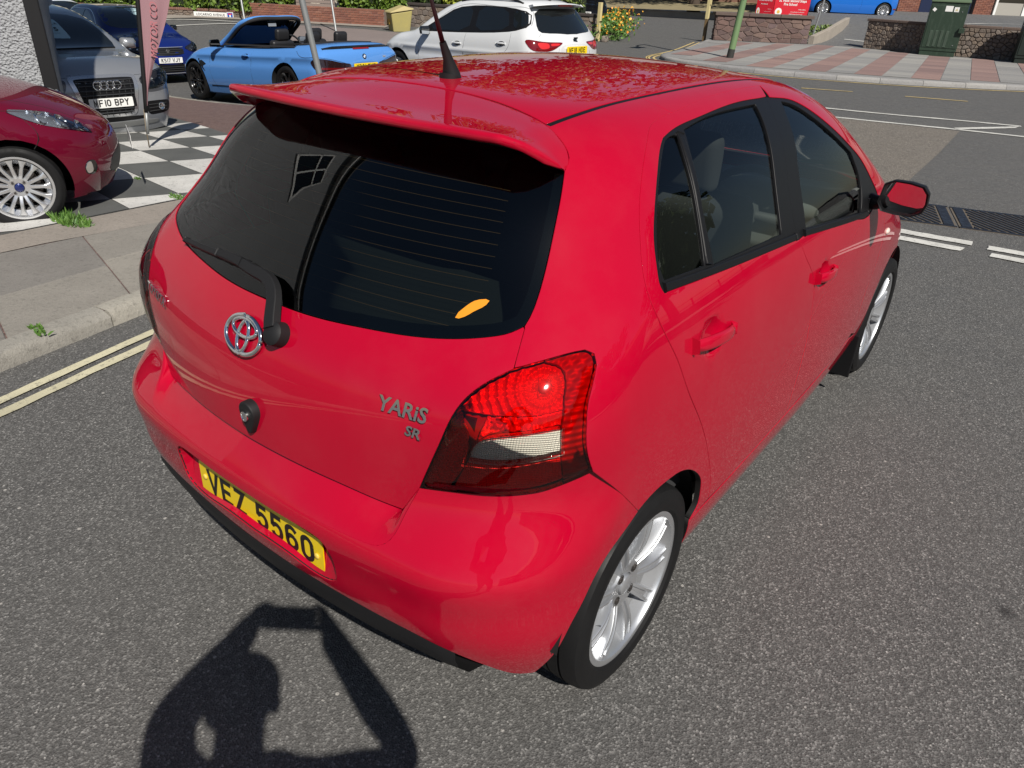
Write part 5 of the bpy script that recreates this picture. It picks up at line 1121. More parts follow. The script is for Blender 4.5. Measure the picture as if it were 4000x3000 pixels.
# ---- silver 4x4
P_SILV = paint('silver_grey_paint', (.36, .375, .40), .55, .30, .12)
c = Car('audi', 'off_road_car', 'silver grey four wheel drive car with four ring badge, price card in its windscreen', P_SILV)
c.wheels(10, 'y', SILVER, W=.235)
gr = c.patch('grille_surround', 'F', [(-.385,.86),(.385,.86),(.40,.80),(.315,.44),(.27,.385),(-.27,.385),(-.315,.44),(-.40,.80)], mat('grille_frame_silver', (.62, .63, .65), .22, .8, coat=.5), off=.012, lip=.02)
c.patch('grille', 'F', [(-.335,.825),(.335,.825),(.345,.79),(.275,.455),(.235,.42),(-.235,.42),(-.275,.455),(-.345,.79)], BLACK, off=.014, lip=.002, parent=gr)
GRB = mat('grille_bar_grey', (.055, .057, .06), .35, .3)
def fpt(c, x, z, o): P = c.chart('F').to3(c.chart('F').to2(np.array([(x, 0, z)]))); return P[0]+grad(c.F, P)[0]*o
for z in (.795, .745, .695, .645, .475, .44):
    w = .335-(.80-z)*.20; P = np.array([fpt(c, x, z, .017) for x in np.linspace(-w, w, 9)]); n = np.tile([0, 1.0, .2], (9, 1)); bar(P, n, np.full(9, .013), np.full(9, .012)).obj('grille_bar', GRB, gr)
    for x in np.arange(-w+.04, w, .075): 
        p = fpt(c, x, z-.02, .016); mb = MB(); mb.box(p, (.006, .01, .034)); 
        mb.obj('grille_tick', GRB, gr)
pb = MB(); pb.box(fpt(c, 0, .555, .020), (.60, .012, .125)); pb.obj('plate_backing', BLACK, gr)
c.fplate('MF10 BPY', .555, float(fpt(c, 0, .555, .032)[1]))
rg = MB(); q = fpt(c, 0, .742, .034)
for k in range(4):
    x = (k-1.5)*.076; rg.tube([(q[0]+x+.049*cos(a), q[1], q[2]+.049*sin(a)) for a in np.linspace(0, 2*pi, 33)], .0075, 8)
rg.obj('maker_badge', CHROME, c.o, smooth=True)
gA = Gno((0, 2.6, .6), (.6, .8, .1), c.F)
LA = [(.42,3.60,.80),(.55,3.54,.835),(.70,3.36,.86),(.80,3.18,.86),(.80,3.25,.78),(.72,3.45,.695),(.60,3.57,.672),(.47,3.62,.672)]
lb = gpatch(c, gA, 'headlamp', LA, LAMPBK, off=.002, lip=0); gpatch(c, gA, 'lens', LA, HEADL, off=.03, lip=.028, parent=lb)
for k, sd in enumerate((1, -1)):
    for q_, r in (((.56,3.555,.755), .06), ((.69,3.43,.77), .052)):
        p = gA.to3(gA.to2(np.array([q_])))[0]; mb = MB(); mb.lathe([(.0, r), (.004, r*.92), (-.02, r*.6), (-.03, r*.25), (-.01, r*.22), (-.006, 0)], 24, 'z'); o = mb.obj('projector', CHROME, lb[k], smooth=True, auto=40)
        o.data.transform(Matrix.Diagonal((sd, 1, 1, 1)) @ Matrix.Translation(p+np.array([.003, .008, 0])) @ Vector((.15, 1, .05)).to_track_quat('Z', 'Y').to_matrix().to_4x4())
fg = gpatch(c, gA, 'air_intake', [(.44,3.63,.53),(.60,3.58,.53),(.76,3.45,.525),(.79,3.36,.50),(.77,3.40,.40),(.66,3.54,.37),(.47,3.62,.36)], BLACK, off=.002)
for k, sd in enumerate((1, -1)):
    for z in (.41, .45, .49):
        P = gA.to3(gA.to2(np.array([(x, 3.6-.7*(x-.45)**2*2, z) for x in np.linspace(.47, .74, 8)]))); n = grad(c.F, P); P = P+n*.003; P[:, 0] *= sd; n[:, 0] *= sd; bar(P, n, np.full(8, .009), np.full(8, .008)).obj('intake_bar', GRB, fg[k])
    p = gA.to3(gA.to2(np.array([(.66,3.55,.455)])))[0]; mb = MB(); mb.tube([(.042*cos(a), .042*sin(a), 0) for a in np.linspace(0, 2*pi, 25)], .007, 8); mb.lathe([(-.004, .038), (-.012, .02), (-.006, 0)], 20, 'z'); o = mb.obj('fog_lamp', CHROME, fg[k], smooth=True); o.data.transform(Matrix.Diagonal((sd, 1, 1, 1)) @ Matrix.Translation(p+np.array([.005, .012, 0])) @ Vector((.35, 1, 0)).to_track_quat('Z', 'Y').to_matrix().to_4x4())
c.patch('lower_intake', 'F', [(-.44,.375),(.44,.375),(.40,.325),(-.40,.325)], BLACK, off=.002)
c.patch('skid_strip', 'F', [(-.62,.315),(.62,.315),(.58,.255),(-.58,.255)], mat('skid_grey', (.20, .205, .205), .45, .2), off=.008)
c.seam('panel_seam', 'F', [(-.40,.845),(-.55,.85),(-.70,.875)]); c.seam('panel_seam', 'F', [(.40,.845),(.55,.85),(.70,.875)])
ws = c.patch('windscreen', 'W', [(-.56,1.66,1.5),(.56,1.66,1.5),(.735,2.40,1.15),(.4,2.52,1.12),(-.4,2.52,1.12),(-.735,2.40,1.15)], GLASSD, h=.1)
CARDM = mat('price_card', (.42, .58, .62), .6); CARDI = mat('card_ink', (.02, .03, .04), .6)
def price_card(c, P, price, ax='W'):
    cd = c.patch('price_card', ax, P, CARDM, off=.006, lip=.001, soft=1, h=.08); ch = c.chart(ax); P = np.array(P); ct = P.mean(0); xd = Vector((-1, 0, 0)); n = Vector(grad(c.F, ch.to3(ch.to2(ct[None])))[0]); yd = n.cross(xd)
    o = Vector(ch.to3(ch.to2(ct[None]))[0])+n*.010
    place_text('price_lettering', price, .115, CARDI, cd, o-yd*.04, xd, yd, extrude=.0005, bold=.001); place_text('dealer_lettering', 'PENINSULA', .058, CARDI, cd, o+yd*.085, xd, yd, extrude=.0005, space=1.2); place_text('finance_lettering', 'ASK FOR FINANCE', .028, mat('card_grey_ink', (.2, .28, .3), .6), cd, o-yd*.125, xd, yd, extrude=.0005, space=1.2)
price_card(c, [(.24,1.86,1.40),(.10,1.80,1.42),(-.10,1.80,1.42),(-.16,1.84,1.41),(-.20,2.20,1.24),(-.18,2.23,1.22),(.25,2.20,1.24),(.27,2.16,1.26)], '£3295')
c.both('side_window', [(.0,1.22),(.1,1.46),(.7,1.53),(1.4,1.50),(2.05,1.18),(1.2,1.15)], GLASSD); c.mirror(-1, 1.95, 1.14, .90, P_SILV, .22, .15); c.mirror(1, 1.95, 1.14, .90, P_SILV, .22, .15)
w = MB(); P = np.array([(-.66,2.44,1.14),(-.2,2.53,1.115),(.3,2.53,1.115),(.66,2.44,1.14)]); w.tube(c.chart('W').to3(c.chart('W').to2(sample(P, .1)))+[0, 0, .01], .010, 6); w.obj('wiper', BLACK, c.o)
# ---- dark blue hatchback
P_NAVY = paint('navy_blue_paint', (.006, .016, .125), .0, .3)
c = Car('peugeot', 'hatchback_car', 'dark blue hatchback with lion badge behind the pink feather flag', P_NAVY)
c.wheels(5, 'y', SILVER, W=.21)
gr = c.patch('grille', 'F', [(-.40,.72),(.40,.72),(.34,.575),(-.34,.575)], BLACK, off=.004); 
for z in (.61, .645, .68):
    w = .345+(z-.575)*.35; P = np.array([fpt(c, x, z, .006) for x in np.linspace(-w, w, 9)]); bar(P, np.tile([0, 1.0, .2], (9, 1)), np.full(9, .012), np.full(9, .010)).obj('grille_bar', GRB, gr)
P = np.array([fpt(c, x, .722, .006) for x in np.linspace(-.40, .40, 9)]); bar(P, np.tile([0, 1.0, .3], (9, 1)), np.full(9, .016), np.full(9, .012)).obj('grille_trim', SILVERB, gr)
q = fpt(c, 0, .655, .02); lion = MB(); 
for poly in ([(-.03,-.055),(-.012,-.06),(.002,-.01),(-.01,.03),(-.03,.012)], [(.002,-.055),(.025,-.058),(.022,-.01),(.045,.012),(.03,.03),(.002,.02)], [(-.018,.02),(.012,.02),(.02,.055),(-.008,.065),(-.022,.045)], [(-.05,-.01),(-.028,-.002),(-.03,.018),(-.055,.005)]):
    lion.prism(poly, 0, .008, lambda x, y, z: (q[0]-x, q[1]+z, q[2]+y))
lion.obj('maker_badge', CHROME, c.o)
c.fplate('KS17 VJY', .485, float(fpt(c, 0, .485, .012)[1]))
lw = c.patch('lower_grille', 'F', [(-.48,.40),(.48,.40),(.42,.23),(-.42,.23)], BLACK, off=.003)
for z in (.27, .31, .35): P = np.array([fpt(c, x, z, .004) for x in np.linspace(-.44, .44, 9)]); bar(P, np.tile([0, 1.0, 0], (9, 1)), np.full(9, .012), np.full(9, .010)).obj('grille_bar', GRB, lw)
P = np.array([fpt(c, x, .215, .004) for x in np.linspace(-.44, .44, 9)]); bar(P, np.tile([0, 1.0, 0], (9, 1)), np.full(9, .014), np.full(9, .012)).obj('chrome_strip', SILVERB, lw)
gA = Gno((0, 2.4, .5), (.65, .75, .1), c.F); LA = [(.44,3.30,.71),(.60,3.18,.745),(.75,3.0,.78),(.86,2.78,.81),(.84,2.92,.73),(.72,3.18,.64),(.56,3.32,.625)]
lb = gpatch(c, gA, 'headlamp', LA, LAMPBK, off=.002, lip=0); gpatch(c, gA, 'lens', LA, HEADL, off=.025, lip=.022, parent=lb)
for k, sd in enumerate((1, -1)):
    for q_, r in (((.58,3.27,.68), .04), ((.68,3.17,.70), .045), ((.77,3.02,.725), .04)):
        p = gA.to3(gA.to2(np.array([q_])))[0]; mb = MB(); mb.lathe([(.0, r), (.004, r*.92), (-.02, r*.6), (-.01, r*.22), (-.006, 0)], 20, 'z'); o = mb.obj('projector', CHROME, lb[k], smooth=True, auto=40); o.data.transform(Matrix.Diagonal((sd, 1, 1, 1)) @ Matrix.Translation(p+np.array([.003, .006, 0])) @ Vector((.2, 1, .1)).to_track_quat('Z', 'Y').to_matrix().to_4x4())
c.patch('windscreen', 'W', [(-.54,1.12,1.42),(.54,1.12,1.42),(.72,2.02,1.10),(.4,2.20,1.04),(-.4,2.20,1.04),(-.72,2.02,1.10)], GLASSD, h=.1)
price_card(c, [(.02,1.40,1.37),(-.05,1.37,1.38),(-.40,1.40,1.37),(-.44,1.76,1.22),(-.10,1.76,1.22)], '£3495')
a, b = c.both('side_window', [(-.1,1.04),(-.02,1.27),(.35,1.34),(1.0,1.34),(1.78,1.02),(1.0,.99)], GLASSD)
for ax in 'RL': c.seam('window_trim', ax, [(-.12,1.035),(-.03,1.29),(.35,1.355),(1.0,1.355),(1.45,1.22),(1.82,1.01)], .007, CHROME); c.seam('window_pillar', ax, [(.78,1.34),(.80,1.0)], .02, BLACK); c.seam('panel_seam', ax, [(.80,.98),(.84,.6),(.8,.3)]); c.handle(ax, .95, .85)
c.mirror(-1, 1.62, 1.0, .86, GLOSSB); c.mirror(1, 1.62, 1.0, .86, P_NAVY)
# ---- light blue open car
P_BLUE = paint('light_blue_paint', (.085, .245, .60), .0, .30); SOFT = mat('black_soft_top_cover', (.012, .012, .014), .8); LEATH = mat('black_leather', (.016, .016, .018), .45)
cab = lambda P: (np.abs(P[:, 0]) < .74) & (P[:, 1] > -.18) & (P[:, 1] < 1.86) & (P[:, 2] > .80)
c = Car('bmw', 'convertible_car', 'light blue open top convertible with black wheels and its roof down', P_BLUE, hole=cab, n=60)
c.wheels(10, 'y', DARKALLOY, W=.25)
m = MB(); m.box((0, .85, .45), (1.52, 2.1, .05)); m.box((0, -.22, .68), (1.5, .05, .5)); m.box((.755, .85, .68), (.03, 2.1, .48)); m.box((-.755, .85, .68), (.03, 2.1, .48)); m.box((0, 1.80, .80), (1.46, .34, .22)); m.obj('cabin_tub', SOFT, c.o, bevel=.02)
for sd in (1, -1):
    P = np.array([(sd*.755, y, .945+.006*y) for y in np.linspace(-.18, 1.86, 12)]); bar(P, np.tile([0, 0, 1.0], (12, 1)), np.full(12, .10), np.full(12, .02)).obj('belt_moulding', SOFT, c.o, bevel=.004)
c.patch('roof_cover', 'T', [(-.72,-.10),(.72,-.10),(.70,-.42),(.5,-.52),(-.5,-.52),(-.70,-.42)], SOFT, off=.012, lip=.03)
fr = MB(); top = [(-.74,2.12,.93),(-.66,1.75,1.16),(-.585,1.43,1.335),(-.50,1.36,1.365),(0,1.33,1.385),(.50,1.36,1.365),(.585,1.43,1.335),(.66,1.75,1.16),(.74,2.12,.93)]
S_ = sample(top, .05); fr.tube(S_, .036, 10); fr_o = fr.obj('windscreen_frame', P_BLUE, c.o, smooth=True)
fr = MB(); fr.tube(S_*np.array([.955, 1, 1])+np.array([0, -.03, -.016]), .036, 10); fr.obj('frame_lining', SOFT, fr_o, smooth=True)
gv = [(-.70,2.10,.94),(-.62,1.75,1.15),(-.55,1.44,1.32),(0,1.36,1.36),(.55,1.44,1.32),(.62,1.75,1.15),(.70,2.10,.94),(.35,2.27,.93),(0,2.31,.93),(-.35,2.27,.93)]
mk('windscreen', gv, [(0, 1, 8+1), (1, 2, 3, 8, 9), (3, 4, 5, 7, 8), (5, 6, 7)], glass('windscreen_glass', (.72, .78, .74), .05), c.o)
m = MB(); m.box((0, 1.47, 1.27), (.20, .025, .065)); mo = m.obj('interior_mirror', BLACK, c.o, bevel=.012); m = MB(); m.box((0, 1.455, 1.27), (.17, .004, .05)); m.obj('mirror_glass', MIRROR, mo)
for x, y, zz in ((-.36, .78, 0), (.36, .78, 0), (-.30, .02, -.05), (.30, .02, -.05)):
    m = MB(); m.box((x, y, .78+zz), (.46, .14, .52), M=Matrix.Rotation(radians(12), 4, 'X')); m.box((x, y+.26, .58+zz), (.48, .46, .14)); st_ = m.obj('seat', LEATH, c.o, bevel=.05, seg=4, smooth=True); m = MB(); m.box((x, y-.07, 1.12+zz), (.26, .11, .19), M=Matrix.Rotation(radians(10), 4, 'X')); m.obj('headrest', LEATH, st_, bevel=.045, seg=4, smooth=True)
m = MB(); cc = Vector((.36, 1.40, .93)); ax = Vector((0, -.9, .42)).normalized(); b1 = Vector((1, 0, 0)); b2 = ax.cross(b1); m.tube([cc+.18*(cos(a)*b1+sin(a)*b2) for a in np.linspace(0, 2*pi, 30)], .017, 8); m.tube([cc-b1*.17, cc+b1*.17], .02, 8); m.obj('steering_wheel', LEATH, c.o, smooth=True)
c.mirror(-1, 1.86, .99, .86, mat('carbon_black', (.01, .01, .012), .15, coat=1), .2, .13); c.mirror(1, 1.86, .99, .86, GLOSSB, .2, .13)
LR = [(-.90,-.68,.74),(-.885,-.76,.785),(-.80,-.86,.79),(-.66,-.925,.765),(-.48,-.965,.72),(-.30,-.985,.70),(-.32,-.985,.61),(-.60,-.96,.59),(-.80,-.90,.585),(-.89,-.78,.63)]
LR = [(-x, y, z) for x, y, z in LR]; gB_ = Gno((0, 0, .6), (.6, -.8, .15), c.F)
SMOKE = mat('smoked_lamp', (.018, .008, .009), .06, coat=1, coat_r=.02); SMOKR = mat('smoked_red', (.12, .004, .005), .15, coat=1)
lb = gpatch(c, gB_, 'rear_lamp', LR, SMOKE, off=.005, lip=.01, bulge=None); gpatch(c, gB_, 'light_bar', [(.84,-.82,.66),(.60,-.945,.65),(.36,-.98,.64),(.37,-.98,.62),(.60,-.945,.625),(.84,-.83,.63)], SMOKR, off=.007, lip=.002, parent=lb)
for P in ([(-.36,-.987,.70),(-.60,-.94,.765),(-.78,-.86,.80),(-.86,-.62,.80),(-.88,-.42,.82),(-.85,-.30,.90)],):
    for sd in (1, -1): q = gB_.to3(sample(gB_.to2(np.array([(-x, y, z) for x, y, z in P])), .05)); mb = MB(); mb.tube((q-grad(c.F, q)*.002)*[sd, 1, 1], .0045, 5); mb.obj('panel_seam', GAPBLACK, c.o)
P = np.array([(x, -.90+.10*(x/.7)**2, .955-.02*(x/.7)**2) for x in np.linspace(-.72, .72, 17)]); P = c.chart('D').to3(c.chart('D').to2(P)); bar(P, np.tile([0, -.5, .87], (17, 1)), np.full(17, .05), np.r_[.006, .014, np.full(13, .026), .014, .006]).obj('boot_spoiler', mat('carbon_spoiler', (.008, .008, .009), .2, coat=1), c.o, bevel=.005)
c.patch('brake_light', 'B', [(-.17,.925),(.17,.925),(.17,.908),(-.17,.908)], mat('third_brake_lens', (.25, .01, .012), .2, coat=1), off=.012, soft=0)
def disc(name, c, ax, x, z, r, parts, off=.006):
    P = c.chart(ax).to3(c.chart(ax).to2(c.p3(ax, [(x, z)]))); n = Vector(grad(c.F, P)[0]); p = Vector(P[0])+n*.002; X = Vector((0, 0, 1)).cross(n).normalized(); Y = n.cross(X); o = None
    for (r0, r1, a0, a1, m_, dz) in parts:
        k = max(3, int((a1-a0)/12)); V = []
        for i in range(k+1):
            t = radians(a0+(a1-a0)*i/k); e = X*cos(t)+Y*sin(t); V += [p+e*r*r0+n*dz, p+e*r*r1+n*dz, p+e*r*r1+n*(dz-.006)]
        q = MB().add(V, [(3*i, 3*i+1, 3*i+4, 3*i+3) for i in range(k)]+[(3*i+1, 3*i+2, 3*i+5, 3*i+4) for i in range(k)]).obj(name if o is None else 'badge_field', m_, o or c.o); o = o or q
BBL = mat('badge_blue', (.02, .16, .45), .25, coat=1)
disc('maker_badge', c, 'B', 0, .80, .041, [(.66, 1, 0, 360, GLOSSB, .004), (.60, .68, 0, 360, CHROME, .0055), (0, .62, 0, 90, WHITEP, .005), (0, .62, 90, 180, BBL, .005), (0, .62, 180, 270, WHITEP, .005), (0, .62, 270, 360, BBL, .005)])
q = c.chart('B').to3(c.chart('B').to2(np.array([(.46, 0, .78)])))[0]; place_text('model_badge', 'M4', .055, CHROME, c.o, (q[0], q[1]-.004, q[2]), (1, 0, 0), (0, 0, 1), extrude=.002, bold=.0006, shear=.15)
c.patch('plate_recess', 'B', [(-.30,.72),(.30,.72),(.27,.57),(-.27,.57)], mat('plate_recess_blue', (.06, .17, .42), .4), off=.001); q = c.chart('B').to3(c.chart('B').to2(np.array([(0, 0, .645)])))[0]; c.fplate('YD21 TNF', .645, float(q[1])-.006, PLATEY, True)
c.patch('rear_diffuser', 'B', [(-.62,.36),(.62,.36),(.55,.17),(-.55,.17)], BLACK, off=.004)
c.both('wing_vent', [(2.62,.735),(2.50,.70),(2.34,.64),(2.38,.625),(2.46,.60),(2.38,.50),(2.50,.585),(2.58,.66)], BLACK, soft=1)
for ax in 'LR':
    c.seam('panel_seam', ax, [(.90,.935),(.93,.75),(.94,.5),(.92,.24)]); c.seam('panel_seam', ax, [(2.10,.92),(2.22,.70),(2.20,.40),(2.12,.22)]); c.handle(ax, 1.07, .80)
    c.seam('sill_line', ax, [(.45,.30),(1.2,.285),(2.3,.275)], .012, BLACK)
# ---- white family car
P_WHITE = paint('white_paint', (.62, .635, .65), .0, .28)
c = Car('seat', 'family_car', 'white tall hatchback with black roof rails, parked across the road ahead', P_WHITE, n=56)
c.wheels(5, 'y', SILVER, W=.225)
TRIM = mat('satin_window_trim', (.30, .31, .32), .35, .6)
for ax in 'LR':
    b = c.patch('window_frame', ax, [(-.46,1.20),(-.36,1.40),(0,1.455),(.75,1.475),(1.26,1.43),(1.62,1.24),(1.98,1.045),(1.2,1.055),(.3,1.085),(-.2,1.125)], BLACK, off=.002, soft=1)
    for P in ([(1.86,1.075),(1.26,1.405),(.86,1.455),(.80,1.09)], [(.66,1.10),(.72,1.455),(.06,1.435),(-.09,1.145)], [(-.18,1.155),(-.05,1.42),(-.33,1.385),(-.42,1.22)]): c.patch('side_window', ax, P, GLASSD, off=.005, lip=.002, soft=1, parent=b)
    c.seam('window_trim', ax, [(-.46,1.215),(-.36,1.41),(0,1.467),(.75,1.487),(1.26,1.442),(1.62,1.25)], .006, TRIM)
    c.seam('panel_seam', ax, [(.84,1.06),(.87,.8),(.84,.3)]); c.seam('panel_seam', ax, [(-.16,1.10),(-.17,.95),(.10,.7)]); c.seam('panel_seam', ax, [(1.95,1.03),(2.02,.7),(1.98,.3)]); c.handle(ax, 1.02, .90); c.handle(ax, .0, .945)
    sd = 1 if ax == 'R' else -1; P = np.array([(sd*.55, y, 0) for y in np.linspace(-.15, 1.25, 14)]); P = c.chart('T').to3(c.chart('T').to2(P))+np.c_[np.zeros(14), np.zeros(14), .002+.035*np.sin(np.linspace(0, pi, 14))**.4]; m = MB(); m.tube(P, .014, 8); m.obj('roof_rail', BLACK, c.o, smooth=True)
    c.seam('sill_trim', ax, [(.4,.27),(1.3,.26),(2.25,.26)], .05, BLACK)
c.mirror(-1, 1.72, 1.065, .885, GLOSSB, .2, .14); c.mirror(1, 1.72, 1.065, .885, P_WHITE, .2, .14)
c.patch('rear_window', 'D', [(-.53,-.32,1.42),(0,-.40,1.43),(.53,-.32,1.42),(.65,-.56,1.17),(.58,-.62,1.115),(0,-.76,1.095),(-.58,-.62,1.115),(-.65,-.56,1.17)], GLASSD, h=.06, soft=1)
m = MB(); P = np.array([(x, -.47+.14*(x/.58)**2, 1.505-.03*(x/.58)**2) for x in np.linspace(-.58, .58, 15)]); bar(P, np.tile([0, .12, 1.0], (15, 1)), np.full(15, .19), np.full(15, .022)).obj('roof_spoiler', P_WHITE, c.o, bevel=.008, smooth=True, auto=45); m.box((0, -.555, 1.498), (.34, .012, .015)); m.obj('brake_light', SMOKR, c.o)
gS_ = Gno((0, .2, .7), (.6, -.8, .1), c.F); LR = [(.83,-.42,1.01),(.70,-.66,1.0),(.52,-.735,.99),(.30,-.79,.985),(.33,-.79,.955),(.50,-.75,.87),(.66,-.70,.85),(.79,-.55,.86)]
SRED = mat('red_tail_lens', (.16, .004, .006), .08, coat=1); SREDB = mat('red_tail_bright', (.62, .02, .02), .25, coat=1)
lb = gpatch(c, gS_, 'rear_lamp', LR, SRED, off=.006, lip=.01); gpatch(c, gS_, 'lamp_element', [(.74,-.61,.975),(.56,-.72,.972),(.56,-.735,.90),(.70,-.67,.885)], SREDB, off=.009, lip=.002, parent=lb); gpatch(c, gS_, 'lamp_element', [(.53,-.735,.97),(.36,-.785,.968),(.39,-.78,.94),(.53,-.74,.93)], SREDB, off=.009, lip=.002, parent=lb)
q = c.chart('B').to3(c.chart('B').to2(np.array([(0, 0, 1.0)])))[0]; S_L = MB()
for poly in ([(-.05,.055),(.05,.055),(.05,.035),(-.02,.02),(-.05,.02)], [(-.05,.012),(.03,.012),(.05,-.005),(.05,-.02),(-.05,-.002)], [(-.05,-.02),(.05,-.035),(.05,-.055),(-.05,-.055)]): S_L.prism(poly, 0, .006, lambda x, y, z: (q[0]+x, q[1]-.002-z, q[2]+y))
S_L.obj('maker_badge', mat('dark_chrome', (.05, .07, .075), .15, .9), c.o)
c.patch('plate_recess', 'B', [(-.34,.955),(.34,.955),(.36,.80),(-.36,.80)], mat('plate_recess_white', (.55, .56, .57), .4), off=.001); q = c.chart('B').to3(c.chart('B').to2(np.array([(0, 0, .87)])))[0]; c.fplate('WF18 HDE', .868, float(q[1])-.008, PLATEY, True)
c.patch('lower_bumper', 'B', [(-.70,.46),(.70,.46),(.66,.20),(-.66,.20)], BLACK, off=.004)
for P in ([(-.62,1.10),(-.70,1.03),(-.66,.98)], [(-.36,.95),(-.40,.80),(.40,.80),(.36,.95)]): c.seam('panel_seam', 'B', P)
m = MB(); q = outcast(c.F, (0, -.2, .8), np.array([[0, 0, 1.0]]))[0]; m.box((0, -.2, q[2]+.02), (.03, .11, .05), taper=.4); m.obj('aerial_fin', BLACK, c.o, bevel=.008)
# ---- bright blue hatchback in the car park
P_BRI = paint('bright_blue_paint', (.02, .15, .56), .0, .3)
c = Car('fiesta', 'hatchback_car', 'bright blue hatchback standing in the raised car park behind the stone walls', P_BRI, place=PLACE['blue'])
c.wheels(15, 'fan', SILVERB, nuts=4, W=.20)
c.both('side_window', [(.05,1.06),(.10,1.32),(.6,1.40),(1.2,1.35),(1.75,1.05),(1.0,1.02)], GLASSD); c.mirror(-1, 1.62, 1.02, .84, P_BRI)
gB_ = Gno((0, .2, .6), (.7, -.7, .1), c.F); gpatch(c, gB_, 'rear_lamp', [(.83,-.30,1.0),(.74,-.50,.98),(.72,-.55,.80),(.82,-.38,.78)], SREDB, off=.004); gpatch(c, gB_, 'reflector', [(.83,-.40,.40),(.70,-.58,.40),(.70,-.58,.35),(.83,-.40,.35)], SRED, off=.004)
for ax in 'LR': c.seam('panel_seam', ax, [(.95,.98),(.95,.6),(.98,.28)]); c.handle(ax, 1.12, .86)
# ================================================================== walls, buildings, street furniture
def stonemat(name, cols, sc=1.0):
    m = mat(name, cols[0], .9); oi = N(m, 'ObjectInfo'); v = coords(m); n1 = noise(m, v, 9*sc, 6, .7); n2 = noise(m, v, 45*sc, 4, .7)
    k = ramp(m, oi.outputs['Random'], [(i/max(1, len(cols)-1), c) for i, c in enumerate(cols)]); k = mix(m, k, (.05, .038, .034), ramp(m, n1, [(.5, (0, 0, 0)), (.78, (.6,)*3)])); k = mix(m, k, (.36, .31, .27), ramp(m, n2, [(.60, (0, 0, 0)), (.8, (.35,)*3)]))
    setc(m, k); setn(m, bump(m, n2, .6, .012, bump(m, n1, .5, .02))); return m
RUB = stonemat('red_sandstone', [(.12,.075,.065), (.16,.10,.085), (.10,.068,.066), (.20,.135,.11), (.13,.09,.095)]); RUBG = stonemat('grey_brown_stone', [(.17,.135,.11), (.22,.17,.13), (.14,.115,.10), (.25,.21,.175)])
MORT = concrete('mortar', (.22, .17, .145), .25, 1.0, (.12, .09, .08)); COPE = concrete('brown_coping', (.13, .095, .08), .25, 1.0, (.06, .05, .045))
BRICK = stonemat('red_brick', [(.23,.092,.062), (.28,.115,.075), (.19,.075,.055), (.30,.14,.10)], 2.0); BRICKG = stonemat('brown_brick', [(.20,.10,.075), (.25,.13,.095), (.16,.08,.065)], 2.0)
class Frame:
    def __init__(s, p0, p1): s.p = np.array(p0, float); d = np.array(p1, float)-s.p; s.L = np.linalg.norm(d); s.u = d/s.L; s.n = np.array([s.u[1], -s.u[0]])   # n points to the right of the run
    def w(s, a, b, z): q = s.p+s.u*a+s.n*b; return (q[0], q[1], z)
def voronoi_cells(L_, H_, nx_, nz_, seed, jit=.42):
    r = np.random.default_rng(seed); S_ = np.array([[(i+.5+(.5 if j % 2 else 0)*.8+r.uniform(-jit, jit))*L_/nx_, (j+.5+r.uniform(-jit, jit)*.7)*H_/nz_] for j in range(nz_) for i in range(-1, nx_+1)]); asp = (L_/nx_)/(H_/nz_); A = S_*[1, asp]; out_ = []
    for k, a in enumerate(A):
        P = [np.array(p) for p in ((0, 0), (L_, 0), (L_, H_*asp), (0, H_*asp))]
        for i in np.argsort(((A-a)**2).sum(1))[1:16]:
            n = A[i]-a; P = clip(P, n, n@(A[i]+a)/2)
            if len(P) < 3: break
        if len(P) >= 3: out_.append(np.array(P)/[1, asp])
    return out_
def stone_face(parent, fr, b0, L_, z0, H_, nx_, nz_, seed, m, name='stone', gap=.011, out=.02):
    r = random.Random(seed)
    for P in voronoi_cells(L_, H_, nx_, nz_, seed):
        c = P.mean(0); d = P-c; l = np.linalg.norm(d, axis=1)
        if l.max() < .045: continue
        q0 = c+d*np.maximum(1-gap/l, .3)[:, None]; q1 = c+d*np.maximum(1-(gap+.018)/l, .25)[:, None]; o = out+r.uniform(-.008, .014); n = len(P); jt = [r.uniform(-.006, .006) for _ in range(n)]
        V = [fr.w(x, b0-.02, z0+z) for x, z in q0]+[fr.w(x, b0+o*.6, z0+z) for x, z in q0]+[fr.w(x, b0+o+jt[i], z0+z) for i, (x, z) in enumerate(q1)]
        mk(name, V, [(i, (i+1) % n, n+(i+1) % n, n+i) for i in range(n)]+[(n+i, n+(i+1) % n, 2*n+(i+1) % n, 2*n+i) for i in range(n)]+[tuple(range(2*n, 3*n))], m, parent, smooth=False)
def stone_wall(name, label, p0, p1, z0, H_, th, nx_, nz_, seed, m, cap=.075, capm=None, capo=.05, ends=True):
    fr = Frame(p0, p1); t = thing(name, label, 'wall'); mb = MB()
    q = [fr.w(a, b, 0)[:2] for a, b in ((0, 0), (fr.L, 0), (fr.L, -th), (0, -th))]; mb.prism(q, z0-.25, z0+H_); mb.obj('mortar_core', MORT, t)
    stone_face(t, fr, 0, fr.L, z0, H_, nx_, nz_, seed, m)
    if ends:
        f2 = Frame(fr.w(fr.L, 0, 0)[:2], fr.w(fr.L, -th, 0)[:2]); stone_face(t, f2, 0, th, z0, H_, 2, nz_, seed+3, m); f3 = Frame(fr.w(0, -th, 0)[:2], fr.w(0, 0, 0)[:2]); stone_face(t, f3, 0, th, z0, H_, 2, nz_, seed+4, m)
    if cap:
        n = max(1, int(fr.L/.85))
        for i in range(n):
            a, b = fr.L*i/n-(capo if i == 0 else -.004), fr.L*(i+1)/n+(capo if i == n-1 else -.004); mb = MB(); q = [fr.w(x, y, 0)[:2] for x, y in ((a, capo), (b, capo), (b, -th-capo), (a, -th-capo))]; mb.prism(q, z0+H_+.001, z0+H_+cap); mb.obj('coping_stone', capm or COPE, t, bevel=.012)
    return t, fr
